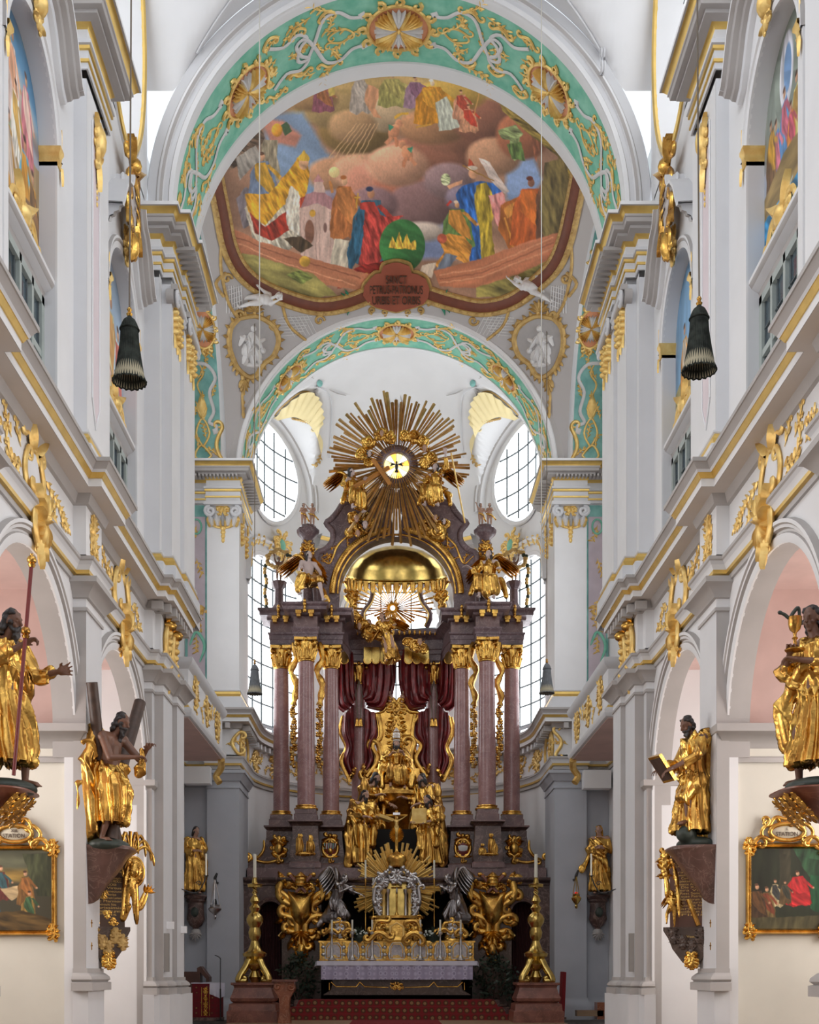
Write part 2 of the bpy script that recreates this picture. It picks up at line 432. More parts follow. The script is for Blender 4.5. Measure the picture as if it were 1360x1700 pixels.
# raised choir floor and sanctuary steps
mb = MB(FLOORM)
for i in range(2): mb.box(-4.55, 4.55, 27.2+i*.4, 43.4, .0+.15*i, .15*(i+1)-.001*i, FLOORM)
struct(mb, 'floor_choir')
def arched_wall(mb, u0, u1, v0, v1, uc, r, vsp, mp, m, ry=None, depth=.5, msof=None, sill=None, n=28, dlow=None):
  """wall rectangle pierced by a round-headed opening; mp(u,v,h)"""
  ry = ry or r; sill = v0 if sill is None else sill
  pts = [(uc-r*cos(PI*i/n), vsp+ry*sin(PI*i/n)) for i in range(n+1)]
  q = lambda a, b: mb.add([mp(a[0], a[1], 0), mp(b[0], a[1], 0), mp(b[0], b[1], 0), mp(a[0], b[1], 0)], [(0,1,2,3)], m)
  q((u0, v0), (uc-r, v1)); q((uc+r, v0), (u1, v1))
  if sill > v0: q((uc-r, v0), (uc+r, sill))
  V = []; Fc = []
  for p in pts: V += [mp(p[0], p[1], 0), mp(p[0], v1, 0)]
  for i in range(n): Fc.append((2*i, 2*i+2, 2*i+3, 2*i+1))
  mb.add(V, Fc, m)
  edge = [(uc-r, sill)]+pts+[(uc+r, sill)]
  V = []; Fc = []
  if dlow is not None:
    for u in (uc-r, uc+r): mb.add([mp(u, sill, 0), mp(u, 5.05, 0), mp(u, 5.05, -dlow), mp(u, sill, -dlow)], [(0,1,2,3)], msof or m)
    edge[0] = (uc-r, 5.05); edge[-1] = (uc+r, 5.05)
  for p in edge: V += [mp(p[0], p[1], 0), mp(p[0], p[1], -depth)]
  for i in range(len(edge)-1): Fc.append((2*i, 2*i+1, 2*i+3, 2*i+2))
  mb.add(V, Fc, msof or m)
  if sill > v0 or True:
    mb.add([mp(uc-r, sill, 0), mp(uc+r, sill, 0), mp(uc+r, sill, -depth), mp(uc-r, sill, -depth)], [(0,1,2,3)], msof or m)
# profiles: (projection, z)
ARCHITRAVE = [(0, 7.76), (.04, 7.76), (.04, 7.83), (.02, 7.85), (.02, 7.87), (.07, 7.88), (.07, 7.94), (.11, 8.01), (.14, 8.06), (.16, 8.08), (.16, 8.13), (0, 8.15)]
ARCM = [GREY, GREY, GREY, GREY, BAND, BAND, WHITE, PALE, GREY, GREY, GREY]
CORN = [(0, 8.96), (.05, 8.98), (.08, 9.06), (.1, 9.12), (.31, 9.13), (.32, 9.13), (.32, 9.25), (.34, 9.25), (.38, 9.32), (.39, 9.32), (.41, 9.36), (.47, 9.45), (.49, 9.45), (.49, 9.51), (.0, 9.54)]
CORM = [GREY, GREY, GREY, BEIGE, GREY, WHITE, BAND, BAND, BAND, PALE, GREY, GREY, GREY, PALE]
UENT = [(0, 15.62), (.04, 15.62), (.04, 15.75), (.07, 15.76), (.07, 15.82), (.05, 15.84), (.05, 16.0), (.09, 16.02), (.09, 16.09), (.12, 16.12), (.12, 16.2), (.03, 16.22), (.03, 16.46), (.12, 16.56), (.16, 16.58), (.3, 16.6), (.3, 16.68), (.42, 16.7), (.44, 16.8), (.47, 16.82), (.47, 16.88), (.58, 17.02), (.62, 17.03), (.62, 17.12), (0, 17.16)]
UENT = [(a*.74, 15.75+(b-15.62)*.733) for a, b in UENT]
UENM = [PALE, PALE, BAND, BAND, PALE, PALE, BAND, BAND, GREY, PALE, PALE, WHITE, BAND, GREY, GREY, GREY, GREY, GREY, GREY, GREY, BAND, GREY, WHITE, PALE]
def capz(mb, path, z0, z1, side, ms=GREY, out=.22):
  d = z1-z0
  mb.plan(path, [(0, z0), (.03, z0), (.03, z0+.1*d), (.006, z0+.13*d), (.006, z0+.4*d), (.05, z0+.42*d), (.06, z0+.5*d), (.10, z0+.6*d), (out-.04, z0+.8*d), (out, z0+.82*d), (out, z1), (0, z1+.01)],
      [ms, ms, ms, WHITE if ms is GREY else ms, ms, ms, ms, ms, ms, ms, ms], side)
def basez(mb, path, z0, side, ms=GREY, h=.35):
  mb.plan(path, [(0, z0+h), (.03, z0+h), (.03, z0+h*.8), (.05, z0+h*.78), (.11, z0+h*.62), (.12, z0+h*.5), (.08, z0+h*.4), (.13, z0+h*.36), (.13, z0), (0, z0)], [ms]*9, side)
def upath(s, pts): return [(s*x, y) for x, y in pts]
# plan of one side of the church: nave wall with pilasters, chancel pier, choir bay, inner pier
PIERL = [(WN, 24.1), (4.95, 24.1), (4.95, 24.36), (4.77, 24.36), (4.77, 25.35), (4.67, 25.35), (4.67, 26.2), (5.1, 26.2)]
PIERE = [(WN, 24.1), (4.93, 24.1), (4.93, 24.36), (4.82, 24.36), (4.82, 26.05), (5.1, 26.05)]
PIER = [(WN, 24.1), (4.8, 24.1), (4.8, 24.36), (4.6, 24.36), (4.6, 25.35), (4.52, 25.35), (4.52, 26.7), (5.1, 26.7)]
INNER = [(6.35, 36.1), (5.66, 36.1), (5.66, 35.9), (4.7, 35.9), (4.7, 38.1)]
def apse(R, a0, a1, n): return [(R*cos(a0+(a1-a0)*i/n), 38.1+R*sin(a0+(a1-a0)*i/n)) for i in range(n+1)]
ZI = 5.2
for s in (-1, 1):
  sd = SN[s]; side = 1     # left normal of increasing-Y path on the right side points to -X (the nave)
  sside = 1 if s == 1 else -1
  # --- lower nave wall with arcade
  mb = MB(WHITE)
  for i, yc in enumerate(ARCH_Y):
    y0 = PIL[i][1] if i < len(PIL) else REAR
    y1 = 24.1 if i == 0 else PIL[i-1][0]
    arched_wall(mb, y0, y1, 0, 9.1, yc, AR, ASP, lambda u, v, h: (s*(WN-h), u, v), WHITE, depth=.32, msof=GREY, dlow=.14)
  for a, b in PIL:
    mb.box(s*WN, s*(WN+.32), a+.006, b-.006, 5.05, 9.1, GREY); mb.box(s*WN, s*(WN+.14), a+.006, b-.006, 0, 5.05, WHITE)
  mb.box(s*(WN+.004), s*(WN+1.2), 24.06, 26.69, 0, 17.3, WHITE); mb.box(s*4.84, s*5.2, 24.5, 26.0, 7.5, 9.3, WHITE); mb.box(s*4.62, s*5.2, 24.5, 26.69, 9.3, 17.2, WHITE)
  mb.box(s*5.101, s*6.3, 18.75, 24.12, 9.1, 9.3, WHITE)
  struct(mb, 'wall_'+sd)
  # --- arcade archivolts and imposts
  mb = MB(GREY)
  for yc in ARCH_Y[:3]:
    c = (s*WN, yc, ASP)
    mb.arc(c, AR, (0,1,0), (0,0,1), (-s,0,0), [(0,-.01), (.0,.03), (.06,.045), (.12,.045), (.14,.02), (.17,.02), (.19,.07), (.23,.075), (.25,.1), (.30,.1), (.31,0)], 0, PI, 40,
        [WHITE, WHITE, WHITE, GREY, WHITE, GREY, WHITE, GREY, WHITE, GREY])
    for y0 in (yc-AR-.31, yc+AR):
      mb.box(s*WN, s*(WN-.05), y0, y0+.31, 0, ASP, WHITE)
  struct(mb, 'trim_arcade_'+sd)
  # --- lower pilasters
  mb = MB(GREY)
  for a, b in PIL:
    pth = upath(s, [(WN, a), (4.9, a), (4.9, b), (WN, b)])
    mb.plan(pth, [(0, 1.45), (0, 7.6)], [GREY], sside)
    mb.add([(s*4.898, a+.001, 1.5), (s*4.898, b, 1.5), (s*4.898, b, 7.6), (s*4.898, a+.001, 7.6)], [(0,1,2,3)], PALE)  # paler sheet paints the nave-facing side as lit, the front stays dark
    basez(mb, pth, 1.42, sside); capz(mb, pth, 7.32, 7.8, sside)
    pth2 = upath(s, [(WN, a-.02), (4.86, a-.02), (4.86, b+.02), (WN, b+.02)])
    mb.plan(pth2, [(0, 0), (0, 1.42), (-.3, 1.42)], [PALE, PALE], sside)
  pth = upath(s, PIERL); n = len(pth)
  mb.plan(pth, [(0, 1.3), (0, 7.6)], [GREY], sside)
  for k in range(0, n-1):
    (x0, y0), (x1, y1) = pth[k], pth[k+1]
    if abs(x0-x1) < 1e-6: mb.add([(x0-s*.002, y0+.001, 1.5), (x0-s*.002, y1-.001, 1.5), (x0-s*.002, y1-.001, 7.6), (x0-s*.002, y0+.001, 7.6)], [(0,1,2,3)], PALE)  # same painted lit tone on the nave-facing steps of the pier
  basez(mb, pth, 1.26, sside); capz(mb, pth, 7.32, 7.8, sside)
  mb.plan(upath(s, [(WN-.01, 23.9), (4.88, 23.98), (4.82, 24.2), (4.62, 24.25), (4.50, 26.3), (5.1, 26.3)]), [(0, 0), (0, 1.26), (-.4, 1.26)], [PALE, PALE], sside)
  struct(mb, 'trim_pilasters_'+sd)
  # --- entablature of the lower order: architrave, frieze, cornice with modillions
  full = [(WN, REAR)]
  for a, b in PIL[::-1]: full += [(WN, a), (4.9, a), (4.9, b), (WN, b)]
  full += PIERE+[(5.3, 26.1), (6.35, 26.75), (6.35, 36.1)]+INNER[1:]+apse(4.7, 0.02, PI/2, 26)[1:]
  pth = upath(s, full)
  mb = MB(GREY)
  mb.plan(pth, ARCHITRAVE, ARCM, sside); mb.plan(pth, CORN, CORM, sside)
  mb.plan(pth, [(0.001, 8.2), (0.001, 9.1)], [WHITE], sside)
  for (x, y) in [(4.8, 23.98), (4.68, 24.2)]+[(4.62, 24.5+.3*i) for i in range(6)]+[(5.0+.36*i, 35.75) for i in range(2)]+[(4.5, 36.1+.36*i) for i in range(6)]:
    if y == 35.75: mb.box(s*(x-.07), s*(x+.07), y, y-.22, 8.93, 9.09, GREY)
    else: mb.box(s*(x+.12), s*(x-.10), y-.07, y+.07, 8.93, 9.09, GREY)
  for i in range(20):
    t = .05+1.5*i/19; c_, s_ = cos(t), sin(t); r0 = 4.6; w = .07
    p = lambda r, k: (s*(r*c_-k*s_), 38.1+r*s_+k*c_)
    q = [p(r0+.1, -w), p(r0+.1, w), p(r0-.14, w), p(r0-.14, -w)]
    mb.add([(a, b, 8.93) for a, b in q]+[(a, b, 9.09) for a, b in q], [(0,1,2,3), (4,5,6,7), (0,1,5,4), (1,2,6,5), (2,3,7,6), (3,0,4,7)], PALE)
  struct(mb, 'trim_cornice_'+sd)
  # --- side chapels: dividing walls, tympana, imposts, outer wall with daylit windows
  mb = MB(CREAM)
  for i, (a, b) in enumerate(PIL+[(24.15, 24.9)]):
    x0, x1 = s*(WN+.05), s*9.8
    mb.box(x0, x1, a+.10, b-.1 if i < 4 else b, 0, 5.05, CREAM if i < 4 else BEIGE)
    mb.box(s*(WN+.30), x1, a+.30, b-.15 if i < 4 else b, 5.0, 9.3, CHAPEL)
    if i in (0, 1, 4):
      yy = a+.09
      fr = upath(s, [(9.8, yy), (WN-.02, yy), (WN-.02, a+.5)])
      mb.plan(fr, [(0, 4.98), (.04, 4.98), (.05, 5.05), (.0, 5.08), (0, 5.2), (.05, 5.24), (.16, 5.42), (.2, 5.44), (.2, 5.56), (-.3, 5.6)],
          [GREY, GREY, GREY, CREAM, GREY, GREY, GREY, GREY, GREY], sside)
  mb.box(s*9.8, s*10.0, REAR, 26.7, 0, 9.3, CHAPEL)
  struct(mb, 'wall_chapel_'+sd)
  mb = MB(CHAPEL); mb.box(s*(WN+.32), s*10, REAR, 26.7, 7.75, 8.0, CHAPEL); struct(mb, 'ceiling_chapel_'+sd)
  # --- upper nave wall with painted blind arches and small windows
  mb = MB(WHITE)
  ys = [24.1, 19.4, 13.9, 8.5, 3.0]
  for i, yc in enumerate(UPC):
    arched_wall(mb, ys[i+1], ys[i], 9.3, 17.2, yc, UPHW, 13.72, lambda u, v, h: (s*(WN-h), u, v), WHITE, depth=.26, msof=PALE)
  mb.add([(s*WN, REAR, 9.3), (s*WN, 3.0, 9.3), (s*WN, 3.0, 17.2), (s*WN, REAR, 17.2)], [(0,1,2,3)], WHITE)
  # lunette wall above, pierced by tall ovals
  for i, yc in enumerate([22.3, 16.75, 11.2, 5.7, .2]):
    a, b, zc = 1.62, 2.6, 19.75; K = 48; y0, y1 = yc-2.775, yc+2.775; z0, z1 = 17.15, 22.6
    if i == 0: y1 = 24.4
    V = []
    for k in range(K):
      t = 2*PI*k/K; cy, cz = cos(t), sin(t)
      m_ = min(((y1-yc)/cy if cy > 1e-6 else (y0-yc)/cy if cy < -1e-6 else 1e9), ((z1-zc)/cz if cz > 1e-6 else (z0-zc)/cz if cz < -1e-6 else 1e9))
      V += [(s*WN, yc+a*cy, zc+b*cz), (s*WN, yc+m_*cy, zc+m_*cz), (s*(WN+.55), yc+a*cy*.9, zc+b*cz*.9)]
    Fc = []
    for k in range(K):
      k2 = (k+1) % K; Fc += [(3*k, 3*k2, 3*k2+1, 3*k+1), (3*k, 3*k+2, 3*k2+2, 3*k2)]
    mb.add(V, Fc, WHITE)
  struct(mb, 'wall_upper_'+sd)
  mb = MB(BAND)
  for i, yc in enumerate([22.3, 16.75]):
    mb.arc((s*WN, yc, 19.75), 1.62, (0,1,0), (0,0,1), (-s,0,0), [(-.0,-.05), (.0,.05), (.05,.08), (.1,.05), (.11,0)], 0, 2*PI, 56, [BAND]*4, ry=2.6/1.62)
    mb.arc((s*WN, yc, 19.75), 1.62, (0,1,0), (0,0,1), (-s,0,0), [(.16,0), (.16,.03), (.2,.04), (.21,0)], 0, 2*PI, 56, [WHITE]*3, ry=2.6/1.62)
  struct(mb, 'trim_lunette_'+sd)
  for i, yc in enumerate([22.3, 16.75]):
    mb = MB(SKYLOW); K = 40
    V = [(s*(WN+.5), yc+1.5*cos(2*PI*k/K), 19.75+2.4*sin(2*PI*k/K)) for k in range(K)]
    mb.add(V, [tuple(range(K))], SKYLOW)
    for k in range(-2, 3):
      h = 2.3*sqrt(1-(k/3.)**2); mb.tube([(s*(WN+.48), yc+k*.5, 19.75-h), (s*(WN+.48), yc+k*.5, 19.75+h)], .012, LEAD, 5)
    for k in range(-4, 5):
      w = 1.45*sqrt(1-(k/5.)**2); mb.tube([(s*(WN+.48), yc-w, 19.75+k*.48), (s*(WN+.48), yc+w, 19.75+k*.48)], .012, LEAD, 5)
    struct(mb, 'window_%d' % (i+1+(s+1)))
  # --- upper pilasters with bases, capitals, impost blocks; sunk rose panels
  mb = MB(PALE)
  for i, (a, b) in enumerate([(18.75, 20.2), (13.35, 14.7), (7.9, 9.2)]):
    pa = upath(s, [(WN, a), (4.9, a), (4.9, b), (WN, b)])
    mb.plan(pa, [(0, 9.3), (0, 15.62)], [PALE], sside)
    x = s*4.898
    mb.add([(x, a+.02, 9.4), (x, b, 9.4), (x, b, 15.6), (x, a+.02, 15.6)], [(0,1,2,3)], WHITE)  # white sheet makes the nave-facing side look lit beside the paler grey front
    mb.plan(pa, [(.0, 10.13), (.05, 10.13), (.05, 10.1), (.03, 10.08), (.08, 10.0), (.05, 9.93), (.10, 9.9), (.10, 9.3)], [PALE, PALE, PALE, BAND, BAND, PALE, PALE], sside)
    # rose panel with cusped foot
    py0, py1 = a+.32, a+.78; z0, z1 = 10.45, 15.2; pt = [(py0, z0+.35), (py0+.06, z0+.25), ((py0+py1)/2-.04, z0+.03), ((py0+py1)/2, z0-.05), ((py0+py1)/2+.04, z0+.03), (py1-.06, z0+.25), (py1, z0+.35), (py1, z1), (py0, z1)]
    mb.add([(s*4.893, p[0], p[1]) for p in pt], [tuple(range(len(pt)))], PINK)
    mp = lambda u, v, h: (s*(4.893-h), u, v)
    otube(mb, pt+[pt[0]], .018, mp, WHITE, taper=False)
    pe = [(p[0], p[1]) for p in pa]
    mb.plan(pa, UENT[:-1]+[(-.2, 16.88)], UENM, sside)
  pth = upath(s, PIER); n = len(pth)
  mb.plan(pth, [(0, 9.3), (0, 15.62)], [PALE], sside)
  for k in range(0, n-1):
    (x0, y0), (x1, y1) = pth[k], pth[k+1]
    if abs(x0-x1) < 1e-6: mb.add([(x0-s*.002, y0+.001, 9.4), (x0-s*.002, y1-.001, 9.4), (x0-s*.002, y1-.001, 15.7), (x0-s*.002, y0+.001, 15.7)], [(0,1,2,3)], WHITE)  # lit tone painted in white on the nave-facing pier sides
  mb.plan(pth, [(.0, 10.13), (.05, 10.13), (.05, 10.1), (.03, 10.08), (.08, 10.0), (.05, 9.93), (.10, 9.9), (.10, 9.3)], [PALE, PALE, PALE, BAND, BAND, PALE, PALE], sside)
  # white fillets framing painted arches
  for yc in UPC[:3]:
    mb.arc((s*WN, yc, 13.72), UPHW, (0,1,0), (0,0,1), (-s,0,0), [(0,-.02), (0,.03), (.10,.04), (.12,.02), (.15,.06), (.19,.06), (.20,0)], 0, PI, 30, [WHITE, WHITE, GREY, WHITE, WHITE, GREY])
    for y0 in (yc-UPHW-.18, yc+UPHW): mb.box(s*WN, s*(WN-.03), y0, y0+.18, 9.4, 13.72, WHITE)
    # broken hood mould above the arch
    hp = [(1.42, 14.72), (1.25, 14.80), (1.08, 15.05), (.92, 15.35), (.72, 15.55), (.52, 15.62), (.38, 15.78), (.30, 15.95)]
    for q in (-1, 1):
      Pn = [(s*WN, yc+q*a_, z_) for a_, z_ in hp]; A = [];
      for i_ in range(len(hp)):
        a_ = hp[max(0, i_-1)]; b_ = hp[min(len(hp)-1, i_+1)]; dx, dz = (b_[0]-a_[0]), (b_[1]-a_[1]); l = math.hypot(dx, dz)
        A.append((0, q*dz/l, -dx/l))
      mb.sweep(Pn, A, [(-s,0,0)]*len(Pn), [(-.06,0), (-.06,.08), (0,.1), (.02,.16), (.07,.18), (.09,.26), (.15,.28), (.17,.34), (.22,.34), (.24,0)], [WHITE, PALE, GREY, GREY, GREY, GREY, GREY, WHITE, PALE])
      mb.add([(s*(WN-h_), yc+q*(1.42)+0, 14.72+u_*.9+.02) for u_, h_ in [(-.06,0), (-.06,.08), (0,.1), (.02,.16), (.07,.18), (.09,.26), (.15,.28), (.17,.34), (.22,.34), (.24,0)]], [tuple(range(10))], PALE)
      mp = wallmap(s, WN, yc+q*.42, 15.95)
      otube(mb, spir((0, .02), .14, -PI/2, 1.4, q, 18), .05, mp, PALE, taper=False, h=.12)
  struct(mb, 'trim_upper_'+sd)
  # --- upper entablature: chancel pier, choir bay, inner pier, apse
  mb = MB(PALE)
  up = PIER+[(5.2, 26.7), (5.2, 26.95), (6.3, 26.95)]
  mb.plan(upath(s, up), UENT, UENM, sside)
  up2 = [(6.6, 36.1)]+INNER[1:]+apse(4.7, .01, .10, 3)[1:]
  mb.plan(upath(s, up2), UENT, UENM, sside)
  up3 = apse(4.72, .93, 1.17, 5)
  mb.plan(upath(s, up3), UENT, UENM, sside)
  for i in range(15): mb.box(s*(4.72+i*.11), s*(4.77+i*.11), 35.9, 35.62, 16.40, 16.47, IRON if False else GREY)
  for i in range(9):
    mb.box(s*4.3, s*4.7, 36.1+i*.22, 36.2+i*.22, 16.40, 16.47, GREY);
  for i in range(11): mb.box(s*4.16, s*4.6, 24.5+i*.2, 24.6+i*.2, 16.40, 16.47, GREY)
  struct(mb, 'trim_entablature_'+sd)
  # --- choir bay: side wall with daylit windows, inner pier with pilasters
  mb = MB(WHITE)
  X = s*6.35
  mb.box(X+s*.01, s*6.6, 26.76, 36.1, 0, 17.2, WHITE)
  mb.box(s*4.72, s*6.6, 36.12, 38.08, 0, 22.3, WHITE)
  mb.plan(upath(s, [(6.35, 26.75), (5.12, 26.75), (5.12, 26.7)]), [(0, 0), (0, 17.2)], [WHITE], -sside)
  # lunette above the side wall behind the lateral arch
  mb.box(s*6.32, s*6.6, 26.7, 36.1, 17.1, 22.3, WHITE)
  struct(mb, 'wall_choir_'+sd)
  mb = MB(PALE)
  # inner pier lower and upper pilaster
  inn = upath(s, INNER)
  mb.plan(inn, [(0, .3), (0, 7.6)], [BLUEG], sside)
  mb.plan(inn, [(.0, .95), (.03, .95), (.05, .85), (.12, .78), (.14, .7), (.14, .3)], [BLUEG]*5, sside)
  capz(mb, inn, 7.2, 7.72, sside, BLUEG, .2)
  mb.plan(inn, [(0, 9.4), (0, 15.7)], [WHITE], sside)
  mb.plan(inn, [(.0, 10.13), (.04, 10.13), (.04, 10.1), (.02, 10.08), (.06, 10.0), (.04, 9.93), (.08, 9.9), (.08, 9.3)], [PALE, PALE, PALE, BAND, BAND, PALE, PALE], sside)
  # rose and teal panel beside the upper pilaster
  y = 36.09
  mb.box(s*5.66, s*6.34, y-.015, y, 10.2, 15.7, TEAL2); mb.box(s*5.74, s*6.26, y-.03, y-.01, 10.3, 15.35, LILAC)
  struct(mb, 'trim_choir_'+sd)
# ---------------- nave vault, chancel arch, sail vault, lateral arches
mb = MB(WHITE)
nY, nT = 190, 96; Y0, Y1 = REAR, 24.4; ZS = 17.25; RB = WN
G = []
for i in range(nY+1):
  y = Y0+(Y1-Y0)*i/nY; row = []
  # distance to the nearest lunette axis
  d = min(abs(y-c) for c in (22.3-.0, 16.75, 11.2, 5.65, .1))
  w = 2.35
  hp = ZS+5.15*sqrt(max(0, 1-(d/w)**2)) if d < w else -1
  for j in range(nT+1):
    t = PI*j/nT; x = RB*cos(t); z = ZS+RB*sin(t)
    zz = max(z, hp if abs(x) > .9 else z)
    row.append((x, y, zz))
  G.append(row)
mb.grid(G, WHITE)
o = struct(mb, 'ceiling_nave', ang=60)
mb = MB(PALE)   # fine stucco lines following the groins
for s in (-1, 1):
  for c in (22.3, 16.75):
    for q in (-1, 1):
      pts = []
      for k in range(26):
        z = ZS+1.2+3.8*k/25.; d = 2.35*sqrt(max(0, 1-((z-ZS)/5.15)**2))+.10; x = sqrt(max(0.01, RB**2-(z-ZS)**2))-.02
        yy = c+q*d
        if yy < 24.35: pts.append((s*x, yy, z-.03))
      if len(pts) > 3: mb.tube(pts, .022, PALE, 6)
      if pts:
        x, y, z = pts[0]; mp = lambda u, v, h: (s*(x+.04)-s*h, y+u, z+v)
        otube(mb, cscroll((0, 0), (-.1*q, -.45), .5*q, .25), .03, mp, PALE)
struct(mb, 'trim_vault')
# chancel arch: frontal archivolt and painted soffit
mb = MB(WHITE); ZA = 17.2; RA = 4.57
mb.arc((0, 24.4, ZA), RA, (1,0,0), (0,0,1), (0,-1,0), [(.0,-.05), (0,.05), (.09,.06), (.11,.03), (.2,.03), (.22,.07), (.28,.09), (.33,.07), (.36,.03), (.53,.03), (.56,0)], -.03, PI+.03, 72, [WHITE, WHITE, GREY, PALE, WHITE, GREY, WHITE, GREY, PALE, PALE])
mb.arc((0, 24.4, ZA), RA, (1,0,0), (0,0,1), (0,-1,0), [(.4, .03), (.4, -2.56), ], -.03, PI+.03, 60, [WHITE])
mb.arc((0, 24.45, ZA), RA, (1,0,0), (0,0,1), (0,1,0), [(0, -.05), (-.02, 0), (-.02, .16), (.0, .17)], 0, PI, 72, [WHITE]*3)
mb.arc((0, 26.55, ZA), RA, (1,0,0), (0,0,1), (0,1,0), [(0, -.02), (-.03, 0), (-.03, .38), (.0, .42), (.6, .42)], 0, PI, 72, [WHITE, WHITE, WHITE, PALE])
mb.arc((0, 24.6, ZA), RA, (1,0,0), (0,0,1), (0,1,0), [(0, 0), (0, 1.98)], 0, PI, 72, [TEAL])
for s in (-1, 1): mb.box(s*4.57, s*5.3, 24.38, 26.97, 16.8, 17.25, PALE)
struct(mb, 'ceiling_chancel_arch')
# back arch of the choir (before the apse)
ZB = 16.70; RBK = 4.7
mb = MB(WHITE)
mb.arc((0, 36.1, ZB), RBK, (1,0,0), (0,0,1), (0,-1,0), [(.0,-.05), (0,.04), (.10,.05), (.12,.02), (.14,.0), (.75,.0), (.9, 0)], .08, PI-.08, 72, [WHITE, WHITE, WHITE, WHITE, GREY, GREY])
mb.arc((0, 36.1, ZB), RBK, (1,0,0), (0,0,1), (0,1,0), [(0, 0), (-.02, .0), (-.02, .12), (.0, .13)], .08, PI-.08, 72, [WHITE]*3)
mb.arc((0, 36.2, ZB), RBK, (1,0,0), (0,0,1), (0,1,0), [(0, 0), (0, 1.75)], .08, PI-.08, 72, [TEAL])
mb.arc((0, 37.9, ZB), RBK, (1,0,0), (0,0,1), (0,1,0), [(0, 0), (-.03, .0), (-.03, .16), (.0, .2), (.8, .22)], .08, PI-.08, 72, [WHITE]*4)
# spandrel wall above the back arch
V = []; Fc = []; K = 72
for k in range(K+1):
  t = PI*k/K; x, z = (RBK+.1)*cos(t), ZB+(RBK+.1)*sin(t); V += [(x, 36.12, z), (x*1.42, 36.12, max(z+.15, 17.1+6.2*sin(t)))]
for k in range(K): Fc.append((2*k, 2*k+1, 2*k+3, 2*k+2))
mb.add(V, Fc, PALE)
struct(mb, 'ceiling_apse_arch')
# lateral arches with teal soffits and the lunettes
VC, VR, VZ = 31.5, 6.86, 16.75
for s in (-1, 1):
  mb = MB(WHITE); zl, rl = 16.95, 4.62
  mb.arc((s*5.1, VC, zl), rl, (0,1,0), (0,0,1), (s,0,0), [(.0,-.04), (-.03,0), (-.03,.16), (.0,.18)], 0.02, PI-.02, 60, [WHITE]*3)
  mb.arc((s*5.1, VC, zl), rl, (0,1,0), (0,0,1), (s,0,0), [(0,.16), (0,1.25)], 0.0, PI, 60, [TEAL2])
  struct(mb, 'ceiling_side_arch_'+SN[s])
def vaultz(x, y):
  q = VR*VR-x*x-(y-VC)**2
  return VZ+sqrt(max(q, 0.0))-.045*(y-27.)
def vaultn(x, y):
  q = sqrt(max(VR*VR-x*x-(y-VC)**2, .05)); v = Vector((x/q, (y-VC)/q+.045, 1)); return -v.normalized()
# ---------------- apse: wall, half dome with window penetrations
mb = MB(WHITE); K = 96; AC = 38.1
WT = [(.42, .41), (PI/2, .33), (PI-.42, .41)]   # window axes and half widths (radians)
def in_low(t, z):
  for tc, hw in WT:
    if abs(t-tc) < hw and 9.75 < z < 14.0: return True
    if 14.0 <= z < 15.45 and abs(t-tc) < hw*sqrt(max(0, 1-((z-14.0)/1.45)**2)): return True
  return False
G = [];
zs = list(np.linspace(0, 9.75, 10))+list(np.linspace(10, 17.0, 57))+list(np.linspace(17.1, 21.499, 64))
def conch(t, z):
  r = 4.72 if z < 17.2 else 4.72*sqrt(max(0.0, 1-((z-17.2)/4.3)**2))
  pen = 0
  for tc, hw in (WT[0], WT[2]):
    hh = hw*1.12
    if z > 16.5:
      e = sqrt(((t-tc)/hh)**2+(max(0, z-17.9)/2.35)**2)
      pen = max(pen, 4.72-max(0, e-1)*9)
  return max(r, pen)
th = np.linspace(0, PI, 145)
A_ = [[(conch(t, z)*cos(t), AC+conch(t, z)*sin(t), z) for t in th] for z in zs]
a, b = len(zs), len(th)
V = [p for r_ in A_ for p in r_]; Fc = []
for i in range(a-1):
  for j in range(b-1):
    tm, zm = (th[j]+th[j+1])/2, (zs[i]+zs[i+1])/2
    if not in_low(tm, zm): Fc.append((i*b+j, i*b+j+1, (i+1)*b+j+1, (i+1)*b+j))
mb.add(V, Fc, WHITE)
mb.box(-6.5, 6.5, 38.05, 38.15, 21.4, 23.5, WHITE)
struct(mb, 'wall_apse', ang=50)
